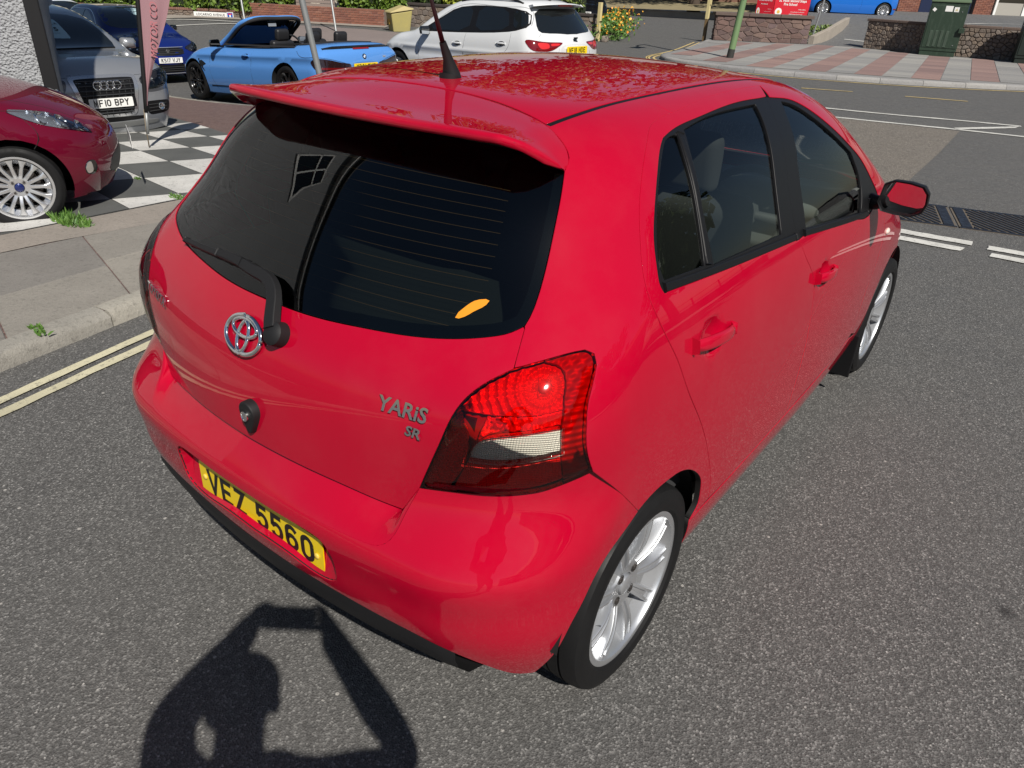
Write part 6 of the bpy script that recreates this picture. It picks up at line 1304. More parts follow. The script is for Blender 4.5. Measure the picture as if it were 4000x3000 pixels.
def brick_face(parent, fr, b0, L_, z0, rows, m, bl=.215, bh=.065, g=.010, limit=300, name='brick', skip=None):
    mb0 = MB(); mb0.box((0, 0, 0), (bl, .03, bh)); base = None; k = 0; rest = MB(); ang = math.atan2(fr.u[1], fr.u[0])
    for j in range(rows):
        x = -(bl+g)*(.5 if j % 2 else 0)
        while x < L_:
            a, b = max(x, 0), min(x+bl, L_)
            if b-a > .03 and not (skip and skip((a+b)/2, z0+j*(bh+g))):
                c = fr.w((a+b)/2, b0+.002+random.uniform(0, .006), z0+j*(bh+g)+bh/2)
                if k < limit:
                    if base is None: base = mb0.obj(name, m, parent, bevel=.004, seg=1); o = base
                    else: o = lnk(bpy.data.objects.new(name, base.data), parent)
                    o.location = c; o.rotation_euler = (0, 0, ang); o.scale = ((b-a)/bl, 1, 1)
                else: rest.box(c, (b-a, .03, bh), rz=ang)
                k += 1
            x += bl+g
    if rest.v: stuff(rest.obj('brickwork', m, parent))
# two walls across the road
w1, _ = stone_wall('stone_wall', 'red brown stone wall with slab coping behind the green lamp post', (-10.1,24.85), (-7.54,26.75), .09, .77, .30, 10, 5, 11, RUB, cap=.10, capo=.08)
w2, _ = stone_wall('stone_wall', 'rubble stone wall running behind the green street cabinet', (-5.8,27.25), (-3.9,26.75), .09, .82, .30, 14, 7, 12, RUBG)
stone_face(w2, Frame((-3.9,26.75), (-1.2,27.0)), 0, 2.71, .09, .82, 19, 7, 14, RUBG); mb = MB(); fr = Frame((-3.9,26.75), (6,27.9)); mb.prism([fr.w(a, b, 0)[:2] for a, b in ((.0, -.005), (fr.L, -.005), (fr.L, -.32), (0, -.32))], -.1, .91); mb.obj('mortar_core', MORT, w2)
for i in range(10): mb = MB(); mb.prism([fr.w(a, b, 0)[:2] for a, b in ((i*.99+.05, .05), (i*.99+1.03, .05), (i*.99+1.03, -.37), (i*.99+.05, -.37))], .911, .985); mb.obj('coping_stone', COPE, w2, bevel=.012)
# low concrete edging beside the ramp with weeds
t = thing('ramp_edging', 'pale concrete edging beside the car park entrance ramp', 'kerb'); mb = MB(); P = [(-7.45,26.9,.09,.34),(-7.4,28.4,.25,.55),(-7.5,30.2,.52,.78),(-7.7,31.6,.62,.86)]
V = []
for x, y, a, b in P: V += [(x-.08, y, a-.1), (x-.08, y, b), (x+.08, y, b), (x+.08, y, a-.1)]
mb.add(V, [(i*4+k, i*4+(k+1) % 4, i*4+4+(k+1) % 4, i*4+4+k) for i in range(3) for k in range(4)]+[(0, 1, 2, 3), (12, 13, 14, 15)]); mb.obj('edging', STRIPM, t, bevel=.01)
# ---- leaves
def leafmat(name, c0, c1, tr=.25):
    m = mat(name, c0, .5); oi = N(m, 'NewGeometry'); k = mix(m, c0, c1, oi.outputs['Random Per Island']); setc(m, k); bsdf(m).inputs['Transmission Weight'].default_value = 0; return m
def leaf_mesh(pts, size, rng, up=.3, asp=.55):
    V = []; F_ = []
    for p in pts:
        n = rng.normal(size=3)+[0, 0, up]; n /= np.linalg.norm(n); a = np.cross(n, rng.normal(size=3)); a /= np.linalg.norm(a); b = np.cross(n, a); s = size*rng.uniform(.6, 1.3); k = len(V)
        V += [p-a*s*.5, p+b*s*asp*.5-n*s*.06, p+a*s*.5, p-b*s*asp*.5-n*s*.06]; F_.append((k, k+1, k+2, k+3))
    return V, F_
LAUREL = leafmat('laurel_leaf', (.055, .11, .012), (.16, .24, .03)); YELL = leafmat('yellow_green_leaf', (.20, .27, .03), (.40, .42, .06)); TREEL = leafmat('tree_leaf', (.022, .05, .010), (.075, .11, .02)); DRYL = leafmat('weed_leaf', (.07, .14, .02), (.18, .22, .05)); GRASSD = leafmat('dry_grass', (.28, .24, .13), (.42, .36, .2)); GRASSG = leafmat('green_grass', (.05, .13, .02), (.12, .22, .04))
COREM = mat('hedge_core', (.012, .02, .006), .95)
def hedge(name, label, p0, p1, z0, z1, th, m, n, size, seed, core=True):
    fr = Frame(p0, p1); r = np.random.default_rng(seed); t = thing(name, label, 'hedge'); P = []
    for _ in range(n):
        a = r.uniform(0, fr.L); z = r.uniform(z0, z1); f = r.random(); b = -r.uniform(0, .22)+.05*np.sin(a*4)+.05*np.sin(a*9+z*7) if f < .75 else -r.uniform(0, th); z = z if f < .75 else z1-r.uniform(0, .15)
        P.append(fr.w(a, b, z))
    V, F_ = leaf_mesh(np.array(P), size, r); o = mk('leaves', V, F_, m, t, smooth=False); stuff(o)
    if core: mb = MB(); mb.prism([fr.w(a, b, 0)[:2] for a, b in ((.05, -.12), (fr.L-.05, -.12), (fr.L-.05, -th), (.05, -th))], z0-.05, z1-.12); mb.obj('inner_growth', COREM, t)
    return t
# street wall with the street name plate
fr = Frame((-30.2,12.2), (-24.6,16.5)); zb = -.22
w3, fr = stone_wall('stone_wall', 'low stone wall with brick coping carrying the street name sign', (-30.2,12.2), (-24.6,16.5), zb, .40, .25, 40, 5, 21, RUBG, cap=0, ends=False)
brick_face(w3, fr, .025, fr.L, zb+.405, 1, BRICKG, bl=.075, bh=.085, g=.006, limit=120, name='coping_brick')
t4 = thing('brick_wall', 'low red brick wall below the clipped laurel hedge', 'wall'); f4 = Frame((-24.58,16.5), (-19.9,18.75)); mb = MB(); mb.prism([f4.w(a, b, 0)[:2] for a, b in ((0, -.004), (f4.L, -.004), (f4.L, -.24), (0, -.24))], -.4, .52); mb.obj('mortar_core', MORT, t4)
brick_face(t4, f4, -.012, f4.L, -.22, 10, BRICK, limit=230)
hedge('laurel_hedge', 'clipped bright green laurel hedge above the street name wall', (-30.2,12.35), (-23.2,17.4), .24, 1.9, .9, LAUREL, 9000, .17, 31)
hedge('laurel_hedge', 'dark green laurel hedge right of the grey timber steps', (-21.7,18.15), (-19.4,19.3), .50, 1.9, .8, LAUREL, 3200, .17, 32)
hedge('shrub', 'yellow green shrub hanging over the stone wall behind the white car', (-18.6,20.35), (-15.9,20.9), .82, 1.9, .7, YELL, 2600, .16, 33)
hedge('shrub', 'dark shrub above the stone wall between the laurel hedge and the yellow shrub', (-20.4,19.95), (-18.7,20.4), .80, 1.9, .7, TREEL, 1800, .15, 34)
hedge('shrub', 'grey green shrub above the stone wall nearest the white car roof', (-15.8,20.95), (-13.4,21.4), .80, 1.7, .6, DRYL, 1500, .13, 35)
# timber steps between the hedges
WOODG = mat('weathered_timber', (.25, .20, .175), .8); setn(WOODG, bump(WOODG, noise(WOODG, coords(WOODG, (3, 60, 60)), 1.0, 4), .4, .006))
t = thing('timber_fence', 'grey weathered timber boarding between two laurel hedges', 'fence'); f5 = Frame((-23.1,17.45), (-21.75,18.1))
for i in range(12): mb = MB(); mb.prism([f5.w(a, b, 0)[:2] for a, b in ((0, 0), (f5.L, 0), (f5.L, -.03), (0, -.03))], .50+i*.115, .60+i*.115); mb.obj('board', WOODG, t, bevel=.004)
# street name plate and dead end sign
t = thing('street_name_sign', 'white LOCARNO AVENUE street name plate with blue no through road panel', 'sign'); A, B = np.array([-26.29, 15.38]), np.array([-25.15, 16.26]); fs = Frame(A, B); fs.p = fs.p+fs.n*.25
mb = MB(); mb.prism([fs.w(a, b, 0)[:2] for a, b in ((0, 0), (fs.L*.83, 0), (fs.L*.83, -.02), (0, -.02))], -.01, .16); mb.obj('name_plate', WHITEP, t, bevel=.006)
xd = (fs.u[0], fs.u[1], 0); place_text('street_name', 'LOCARNO AVENUE', .115, mat('sign_black', (.03, .03, .035), .5), t, fs.w(fs.L*.425, .004, .075), xd, (0, 0, 1), extrude=.001, sx=1.02, bold=.001)
mb = MB(); mb.prism([fs.w(a, b, 0)[:2] for a, b in ((fs.L*.835, 0), (fs.L, 0), (fs.L, -.02), (fs.L*.835, -.02))], -.03, .18); q = mb.obj('no_through_panel', WHITEP, t, bevel=.006)
SBL = mat('sign_blue', (.01, .09, .42), .4); SRE = mat('sign_red', (.55, .015, .02), .4)
def fl(a0, a1, z0, z1, m, nm, o=.004): mk(nm, [fs.w(a0, o, z0), fs.w(a1, o, z0), fs.w(a1, o, z1), fs.w(a0, o, z1)], [(0, 1, 2, 3)], m, q, smooth=False)
fl(fs.L*.85, fs.L*.985, -.012, .162, SBL, 'blue_field'); fl(fs.L*.90, fs.L*.935, -.005, .115, WHITEP, 'white_bar', .006); fl(fs.L*.87, fs.L*.965, .10, .14, SRE, 'red_bar', .008)
# stone wall behind the bin and the white car
stone_wall('stone_wall', 'old stone wall with dark coping running behind the white car', (-20.5,19.45), (-12.75,21.25), -.05, .74, .3, 34, 5, 41, RUBG, cap=.08, capm=mat('dark_coping', (.05, .04, .036), .9))
# grit bin
t = thing('grit_bin', 'faded yellow grit bin with sloping lid by the stone wall', 'bin', (-18.0,17.62,-.02), radians(-28)); GY = mat('faded_yellow_plastic', (.44, .37, .12), .65); setc(GY, mix(GY, (.46, .385, .115), (.30, .27, .13), noise(GY, coords(GY), 4.0, 6, .7))); GYD = mat('worn_lid', (.42, .35, .16), .7)
mb = MB(); mb.add([(-.27,-.28,0),(.27,-.28,0),(.27,.28,0),(-.27,.28,0),(-.33,-.36,.55),(.33,-.36,.55),(.33,.36,.66),(-.33,.36,.66)], [(3,2,1,0),(4,5,6,7),(0,1,5,4),(1,2,6,5),(2,3,7,6),(3,0,4,7)]); mb.obj('tub', GY, t, bevel=.03, seg=2)
mb = MB(); mb.add([(-.36,-.40,.56),(.36,-.40,.56),(.36,.40,.68),(-.36,.40,.68),(-.36,-.38,.60),(.36,-.38,.60),(.30,.10,.78),(-.30,.10,.78),(.36,.38,.72),(-.36,.38,.72)], [(3,2,1,0),(4,5,6,7),(7,6,8,9),(0,1,5,4),(1,2,8,6,5),(2,3,9,8),(3,0,4,7,9)]); mb.obj('lid', GYD, t, bevel=.012)
mb = MB(); mb.box((-.06, -.335, .34), (.26, .01, .24), M=Matrix.Rotation(radians(-7), 4, 'X')); mb.obj('notice', mat('orange_notice', (.52, .30, .04), .6), t)
# posts
GALV = mat('galvanised_post', (.30, .31, .31), .5, .5); setn(GALV, bump(GALV, noise(GALV, coords(GALV), 120, 3), .2, .002)); CREAM = mat('cream_post_paint', (.62, .52, .26), .6); BRN = mat('brown_post_foot', (.17, .11, .05), .7)
def post(name, label, base, top, r, m, cat='post'):
    t = thing(name, label, cat); mb = MB(); mb.tube([base, top], r, 14); mb.obj('pole', m, t, smooth=True, auto=40); return t
post('sign_post', 'thin grey post in front of the street name wall', (-22.9,15.1,-.1), (-23.75,15.55,1.9), .035, GALV); post('sign_post', 'thin grey post on the pavement left of the grit bin', (-18.62,15.45,.0), (-19.6,16.0,2.2), .035, GALV)
t = post('sign_post', 'leaning grey sign post between the red car and the blue convertible', (-6.77,5.30,-.15), (-7.06,4.93,2.75), .040, GALV)
SGB = mat('sign_back_grey', (.28, .29, .29), .5, .3); mb = MB(); ctr = Vector((-7.02, 4.95, 2.35)); pl_n = Vector((.75, -.65, 0)).normalized(); M_ = pl_n.to_track_quat('Y', 'Z').to_matrix().to_4x4(); mb.box(ctr+pl_n*.05, (.62, .02, .42), M=M_); mb.obj('sign_panel', SGB, t, bevel=.004)
def board_post(label, base, h, top):
    t = thing('gate_post', label, 'post'); b = Vector(base); mb = MB(); mb.box(b+Vector((0, 0, h*.25)), (.10, .10, h*.5)); mb.obj('post_foot', BRN if top else CREAM, t, bevel=.006); mb = MB(); mb.box(b+Vector((0, 0, h*.75)), (.11, .11, h*.5)); mb.obj('post_head', CREAM, t, bevel=.006)
    if top: mb = MB(); mb.box(b+Vector((.07, -.02, h*.98)), (.05, .05, .5)); mb.obj('bracket', CREAM, t, bevel=.006)
board_post('cream painted post with brown foot left of the lamp post', (-10.62,25.2,-.02), 1.45, True); board_post('cream painted post beside the orange flower bed', (-12.45,21.1,.0), 1.12, False)
t = thing('lamp_post', 'green painted lamp post with black foot on the striped pavement', 'street lamp'); GRN = mat('lamp_post_green', (.15, .24, .11), .55); setn(GRN, bump(GRN, noise(GRN, coords(GRN), 50, 4), .25, .006))
mb = MB(); mb.tube([(-6.82,18.6,.30), (-6.74,18.68,1.7), (-6.6,18.8,5.2)], [.085, .08, .06], 20); mb.obj('column', GRN, t, smooth=True, auto=40); mb = MB(); mb.tube([(-6.835,18.59,.08), (-6.82,18.6,.31)], [.092, .088], 20); mb.obj('foot', mat('black_worn_foot', (.03, .03, .028), .8), t, smooth=True, auto=40)
mb = MB(); mb.box((-6.745, 18.585, 1.50), (.09, .006, .10)); q = mb.obj('number_plate', WHITEP, t); place_text('number', '8', .09, INK, q, (-6.745, 18.581, 1.50), (1, 0, 0), (0, 0, 1), extrude=.0005, bold=.002)
mb = MB(); mb.tube([(-6.6,18.8,5.2), (-6.3,18.2,5.5), (-6.0,17.6,5.55)], .04, 10); mb.box((-5.8,17.3,5.55), (.25,.6,.12)); mb.obj('lantern', SGB, t, bevel=.02)
post('sign_post', 'thin grey post standing in the weeds by the car park ramp', (-7.75,27.9,.2), (-7.6,28.1,2.0), .03, GALV)
# street cabinets
CABG = mat('cabinet_green', (.022, .042, .026), .5); setc(CABG, mix(CABG, (.020, .040, .024), (.06, .09, .065), ramp(CABG, noise(CABG, coords(CABG, (6, 6, 1.5)), 1.5, 6, .7), [(.5, (0, 0, 0)), (.75, (.7,)*3)]))); CABT = mat('cabinet_top_green', (.10, .15, .085), .6); CABD = mat('cabinet_dark_green', (.010, .018, .014), .5)
def cabinet(label, loc, rz, w, d, h, main, full=True):
    t = thing('street_cabinet', label, 'cabinet', loc, rz); mb = MB(); mb.box((0, 0, .07), (w*.96, d*.92, .14)); mb.obj('plinth', main, t, bevel=.006); mb = MB(); mb.box((0, 0, (h+.14)/2), (w, d, h-.14)); mb.obj('body', main, t, bevel=.012)
    mb = MB(); mb.add([(-w/2-.02,-d/2-.03,h),(w/2+.02,-d/2-.03,h),(w/2+.02,d/2+.03,h),(-w/2-.02,d/2+.03,h),(-w/2-.02,-d/2-.03,h+.05),(w/2+.02,-d/2-.03,h+.05),(w/2,d/2*.2,h+.13),(-w/2,d/2*.2,h+.13),(w/2+.02,d/2+.03,h+.06),(-w/2-.02,d/2+.03,h+.06)], [(3,2,1,0),(4,5,6,7),(7,6,8,9),(0,1,5,4),(1,2,8,6,5),(2,3,9,8),(3,0,4,7,9)]); mb.obj('roof', CABT if full else main, t, bevel=.008)
    mb = MB(); mb.box((0, -d/2-.008, h*.55), (w*.93, .014, h*.78)); dr = mb.obj('door', main, t, bevel=.006)
    if full:
        LV = mat('louvre_green', (.05, .085, .055), .5)
        for i in range(4):
            for j in range(15): mb = MB(); mb.box((-w*.30+i*w*.145, -d/2-.020, h*.19+j*.030), (w*.075, .016, .014), M=Matrix.Rotation(radians(-25), 4, 'X')); mb.obj('louvre', LV, dr)
        for x, z, ww, hh, rr in ((-.38*w, h*.86, .09, .085, .6), (0, h*.885, .20, .15, 0), (.20*w, h*.875, .13, .13, 0)): mb = MB(); mb.box((x, -d/2-.018, z), (ww, .004, hh), M=Matrix.Rotation(rr, 4, 'Y')); mb.obj('sticker', WHITEP, dr)
        mb = MB(); mb.add([(.20*w-.045,-d/2-.021,h*.875-.04),(.20*w+.045,-d/2-.021,h*.875-.04),(.20*w,-d/2-.021,h*.875+.04)], [(0,1,2)]); mb.obj('warning_triangle', mat('faded_sign_yellow', (.55, .50, .3), .6), dr, fix=False)
        mb = MB(); mb.box((w/2-.02, -d/2-.05, h*.50), (.16, .10, .14)); mb.obj('lock_box', main, t, bevel=.008)
        for z in (.22, .84): mb = MB(); mb.box((w*.36, -d/2-.022, h*z), (.03, .014, .02)); mb.obj('bolt', GALV, dr)
cabinet('weathered green street cabinet with louvred door and stickers by the rubble wall', (-3.40,26.45,.09), radians(12), 1.02, .42, 1.48, CABG); cabinet('dark green street cabinet at the right edge without stickers', (-.75,26.35,.09), radians(14), 1.15, .5, 1.40, CABD, False)
# pre school board
RB = mat('red_board', (.60, .014, .03), .45, coat=.3); t = thing('school_sign', 'red pre school notice board with white lettering behind the stone wall', 'sign'); fB = Frame((-9.22,27.62), (-8.24,28.45)); fD = Frame((-9.85,27.55), (-9.24,27.60))
def board(f_, z0, z1, dark=False):
    mb = MB(); mb.prism([f_.w(a, b, 0)[:2] for a, b in ((0, 0), (f_.L, 0), (f_.L, -.03), (0, -.03))], z0, z1); bd = mb.obj('panel', RB, t, bevel=.004); xd = (f_.u[0], f_.u[1], 0); s = f_.L/1.28
    for txt, sz, x, z in (('St. Pauls Second Steps', .112, .5, .545), ('Pre School', .112, .45, .42), ('01803 328810', .045, .80, .25), ('www.stpaulspreschool.org.uk', .042, .68, .165), ('info@stpaulspreschool.org.uk', .042, .64, .085)): place_text('board_lettering', txt, sz*s*1.0, WHITEP, bd, f_.w(f_.L*x, .004, z0+z*.92), xd, (0, 0, 1), extrude=.001, bold=.0025*s if sz > .1 else 0)
    for r, m_, o in ((.125, WHITEP, .004), (.055, mat('logo_yellow', (.70, .42, .08), .5), .006)): mk('logo_disc', [f_.w(f_.L*.14+r*s*cos(a), o, z0+.14+r*sin(a)) for a in np.linspace(0, 2*pi, 25)[:-1]], [tuple(range(24))], m_, bd, smooth=False)
board(fB, .86, 1.50); board(fD, .84, 1.48)
for x, y in ((-9.7,27.72), (-8.6,28.32), (-9.24,27.75)): mb = MB(); mb.box((x, y, .7), (.07, .07, 1.3)); mb.obj('leg', WOODG, t)
# school building behind the car park
t = thing('school_building', 'brick school building with blue doors and pale framed windows behind the car park', 'building'); fS = Frame((-9.2,41.5), (6.0,51.5)); zz = .75; mb = MB(); mb.prism([fS.w(a, b, 0)[:2] for a, b in ((0, -.3), (fS.L, -.3), (fS.L, -9), (0, -9))], 0, 4.6); mb.obj('wall', mat('render_grey', (.30, .28, .255), .9), t)
mb = MB(); mb.prism([fS.w(a, b, 0)[:2] for a, b in ((-.4, .3), (fS.L+.4, .3), (fS.L+.4, -9.4), (-.4, -9.4))], 4.601, 4.9); mb.obj('roof', mat('roof_felt', (.06, .06, .065), .9), t)
for a0, a1 in ((1.0, 2.0), (4.6, 5.45)):
    mb = MB(); mb.prism([fS.w(a, b, 0)[:2] for a, b in ((a0, -.02), (a1, -.02), (a1, -.5), (a0, -.5))], 0, 4.5); pr = mb.obj('brick_pier', MORT, t); brick_face(pr, Frame(fS.w(a0, 0, 0)[:2], fS.w(a1, 0, 0)[:2]), -.012, a1-a0, zz-.2, 22, BRICK, limit=90)
BLD = mat('dark_blue_door', (.010, .018, .055), .35)
for a0 in (2.1, 3.35): mb = MB(); mb.prism([fS.w(a, b, 0)[:2] for a, b in ((a0, -.2), (a0+1.15, -.2), (a0+1.15, -.28), (a0, -.28))], zz-.1, 3.2); dr = mb.obj('door', BLD, t, bevel=.01); mb = MB(); mb.prism([fS.w(a, b, 0)[:2] for a, b in ((a0+.2, -.19), (a0+.95, -.19), (a0+.95, -.21), (a0+.2, -.21))], zz+.9, 2.9); mb.obj('pane', GLASSD, dr)
for i in range(5):
    a0 = 5.6+i*1.45; mb = MB()
    for q in ((a0, a0+.10), (a0+1.35, a0+1.45)): mb.prism([fS.w(a, b, 0)[:2] for a, b in ((q[0], -.1), (q[1], -.1), (q[1], -.2), (q[0], -.2))], zz-.1, 3.4)
    wf = mb.obj('window_frame', WHITEP, t); mb = MB(); mb.prism([fS.w(a, b, 0)[:2] for a, b in ((a0+.11, -.15), (a0+1.34, -.15), (a0+1.34, -.2), (a0+.11, -.2))], zz-.1, 1.55); mb.obj('panel', mat('pale_panel', (.36, .34, .30), .7), wf); mb = MB(); mb.prism([fS.w(a, b, 0)[:2] for a, b in ((a0+.11, -.15), (a0+1.34, -.15), (a0+1.34, -.2), (a0+.11, -.2))], 1.56, 3.3); mb.obj('pane', GLASSD, wf)
# pebbledash garage building on the left (its gutter and windows reflect in the rear screen)
PEB = mat('grey_pebbledash', (.34, .35, .36), .95); v = coords(PEB); p1 = voro(PEB, v, 55, 'SMOOTH_F1'); p2 = noise(PEB, v, 22, 5, .7); p3 = noise(PEB, v, 1.2, 5, .6); setc(PEB, mix(PEB, mix(PEB, (.30, .31, .325), (.42, .43, .44), p3), (.16, .165, .175), ramp(PEB, p2, [(.5, (0, 0, 0)), (.72, (.6,)*3)]))); setn(PEB, bump(PEB, p1, 1.0, .02, bump(PEB, p2, .8, .03)))
t = thing('garage_building', 'grey pebbledash building with black corner trim on the forecourt', 'building'); fG = Frame((-12.2,-10.97), (-6.47,1.82)); mb = MB(); mb.prism([fG.w(a, b, 0)[:2] for a, b in ((0, 0), (fG.L, 0), (fG.L, -8), (0, -8))], -.4, 8.85); mb.obj('wall', PEB, t)
mb = MB(); mb.prism([fG.w(a, b, 0)[:2] for a, b in ((fG.L-.09, .03), (fG.L+.03, .03), (fG.L+.03, -.08), (fG.L-.09, -.08))], -.35, 8.7); mb.obj('corner_trim', BLACKT, t, bevel=.01)
mb = MB(); mb.prism([fG.w(a, b, 0)[:2] for a, b in ((-.3, .22), (fG.L+.3, .22), (fG.L+.3, .02), (-.3, .02))], 8.62, 8.85); mb.obj('fascia', mat('white_fascia', (.7, .7, .68), .5), t); mb = MB(); mb.tube([fG.w(-.3, .28, 8.86), fG.w(fG.L+.3, .28, 8.86)], .085, 10); mb.obj('gutter', BLACK, t, smooth=True)
mb = MB(); mb.add([fG.w(-.4, .3, 8.87), fG.w(fG.L+.4, .3, 8.87), fG.w(fG.L+.4, -8.3, 8.87), fG.w(-.4, -8.3, 8.87), fG.w(3.5, -4, 9.6), fG.w(fG.L-3.5, -4, 9.6)], [(0, 1, 5, 4), (1, 2, 5), (2, 3, 4, 5), (3, 0, 4), (3, 2, 1, 0)]); mb.obj('roof', mat('roof_slate', (.07, .07, .08), .8), t)
for a, z, w_, h_ in ((9.6, 6.35, 2.2, 1.5), (1.6, 6.35, 2.0, 1.5)):
    wf = MB()
    for q in ((a-w_/2, a+w_/2, z-.06, z+.04), (a-w_/2, a+w_/2, z+h_-.06, z+h_), (a-w_/2, a-w_/2+.08, z, z+h_), (a+w_/2-.08, a+w_/2, z, z+h_), (a-.06, a+.06, z, z+h_), (a-w_/2, a+w_/2, z+h_*.62, z+h_*.62+.06)): wf.prism([fG.w(x, b, 0)[:2] for x, b in ((q[0], .05), (q[1], .05), (q[1], .005), (q[0], .005))], q[2], q[3])
    fo = wf.obj('window_frame', WHITEP, t); mk('pane', [fG.w(a-w_/2, .012, z), fG.w(a+w_/2, .012, z), fG.w(a+w_/2, .012, z+h_), fG.w(a-w_/2, .012, z+h_)], [(0, 1, 2, 3)], GLASSD, fo, smooth=False)
# feather flag
t = thing('feather_flag', 'faded pink feather flag on a black pole by the silver four wheel drive', 'flag'); base = np.array([-7.0, 2.87, -.07]); dv = np.array([.052, .098, 1.0]); sd_ = np.array([.5, .866, 0])
mb = MB(); pp_ = [base+dv*z for z in np.linspace(.33, 1.6, 10)]+[base+dv*z+sd_*(.30*((z-1.6)/.55)**2.2) for z in np.linspace(1.68, 2.15, 9)]; mb.tube(pp_, [.022]*10+[.016]*9, 10); mb.obj('sleeve_pole', BLACKT, t, smooth=True); mb = MB(); mb.tube([base+dv*.10, base+dv*.34], .017, 10); mb.obj('ground_socket', GALV, t, smooth=True); mb = MB(); mb.tube([base-[0, 0, .04], base+dv*.16-sd_*.015, base+dv*.36-sd_*.02], .007, 8); mb.obj('spike', mat('rusty_spike', (.20, .16, .11), .7), t, smooth=True)
PINK = mat('faded_pink_fabric', (.30, .165, .185), .8); bsdf(PINK).inputs['Transmission Weight'].default_value = 0
V = []; nz_ = 40; nw = 10
for i in range(nz_+1):
    z = .40+1.73*i/nz_; w_ = .02+.31*ss(.35, 1.65, z)*(1 if z < 1.6 else max(0, 1-((z-1.6)/.56)**2)**.5) + .0; x0 = 0 if z < 1.6 else .30*((z-1.6)/.55)**2.2
    w_ = max(w_, x0+.004)
    for j in range(nw+1): a = j/nw; r_ = .018*np.sin(a*9+z*2.2)*min(1, a*2)*(1.3-.5*z); V.append(base+dv*z+sd_*(x0+(w_-x0)*a)+np.array([.85, -.5, 0])*r_)
mk('fabric', V, [(i*(nw+1)+j, i*(nw+1)+j+1, (i+1)*(nw+1)+j+1, (i+1)*(nw+1)+j) for i in range(nz_) for j in range(nw)], PINK, t)
place_text('flag_lettering', 'MOTOR CO', .10, mat('faded_red_print', (.42, .14, .16), .8), t, base+dv*1.15+sd_*.14+np.array([.03, -.02, 0]), dv+sd_*.05, -sd_+dv*.02, extrude=.0004, shear=.2)
# manhole covers with herringbone ribs
IRON = mat('cast_iron', (.035, .037, .048), .38, .6); setr(IRON, ramp(IRON, noise(IRON, coords(IRON), 30, 4), [(.35, (.28,)*3), (.7, (.6,)*3)])); IRONR = concrete('grit_filled_iron', (.12, .10, .08), .3, 3.0, (.05, .045, .04))
def cover(label, c00, ux, uy, W_, H_, flip):
    t = thing('manhole_cover', label, 'manhole cover'); o = np.array(c00); ux = np.array(ux); uy = np.array(uy); w = lambda a, b, z: (*(o+ux*a+uy*b), z)
    mb = MB(); mb.prism([w(a, b, 0)[:2] for a, b in ((0, 0), (W_, 0), (W_, H_), (0, H_))], -.03, .006); mb.obj('frame', IRONR, t)
    mb = MB()
    for q in ((.0, W_, 0, .03), (0, W_, H_-.03, H_)): mb.prism([w(a, b, 0)[:2] for a, b in ((q[0], q[2]), (q[1], q[2]), (q[1], q[3]), (q[0], q[3]))], .0065, .011)
    a0 = W_-.10 if not flip else .02; mb.prism([w(a, b, 0)[:2] for a, b in ((a0, .04), (a0+.08, .04), (a0+.08, H_-.04), (a0, H_-.04))], .0065, .012); mb.obj('rim', IRON, t)
    mb = MB(); lo_, hi_ = (.03, a0-.02) if not flip else (a0+.10, W_-.03)
    for k in range(-14, 26):
        x = lo_+k*.068; P = clip([np.array(p) for p in ((x, .045), (x+.032, .045), (x+.032-.42*1.0, H_-.045), (x-.42, H_-.045))] if True else [], np.array([1.0, 0]), hi_)
        if len(P) > 2: P = clip(P, np.array([-1.0, 0]), -lo_)
        if len(P) > 2: mb.prism([w(a, b, 0)[:2] for a, b in P], .0065, .0125)
    stuff(mb.obj('ribs', IRON, t))
cover('rusty iron manhole cover with slanting ribs beside the door mirror', (.0,5.62), (.96,.28), (-.28,.96), .74, .74, False); cover('iron manhole cover with slanting ribs at the right edge of the picture', (.73,5.83), (.96,.28), (-.28,.96), .74, .74, True)
# ---- plants on the ground
def tuft(label, c, r, n, m, seed, h=.10, z=None, name='grass_tuft'):
    rg = np.random.default_rng(seed); V = []; F_ = []; z = float(Tz(c[0], c[1]))+HK-.004 if z is None else z
    for _ in range(n):
        a, q = rg.uniform(0, 2*pi), r*np.sqrt(rg.random()); p = np.array([c[0]+q*cos(a)*1.6, c[1]+q*sin(a)*.5, z]); l = h*rg.uniform(.4, 1); d = rg.normal(size=3)*.6+[0, 0, .9]; d /= np.linalg.norm(d); s = np.cross(d, [rg.normal(), rg.normal(), .1]); s /= np.linalg.norm(s); k = len(V); V += [p-s*.004, p+s*.004, p+d*l+s*.001, p+d*l*.55+s*.009]; F_.append((k, k+1, k+3, k+2))
    tag(mk(name, V, F_, m, smooth=False), label, 'weeds')
tuft('patch of green weeds beside the tyre of the dark red hatchback', (-4.42,.86), .17, 420, GRASSG, 1, .085); tuft('small tuft of weeds on the checkered forecourt edge', (-4.48,1.75), .07, 110, GRASSG, 2, .05); tuft('small weeds growing in the joint of the kerb stones', (-2.47,-.17), .05, 70, GRASSG, 3, .04); tuft('tiny weeds between checkered squares', (-5.48,1.93), .04, 50, GRASSG, 4, .04)
hedge('weed_patch', 'straggly weeds behind the concrete ramp edging', (-7.95,27.2), (-7.6,30.3), .3, .62, .3, DRYL, 700, .10, 51, core=False)
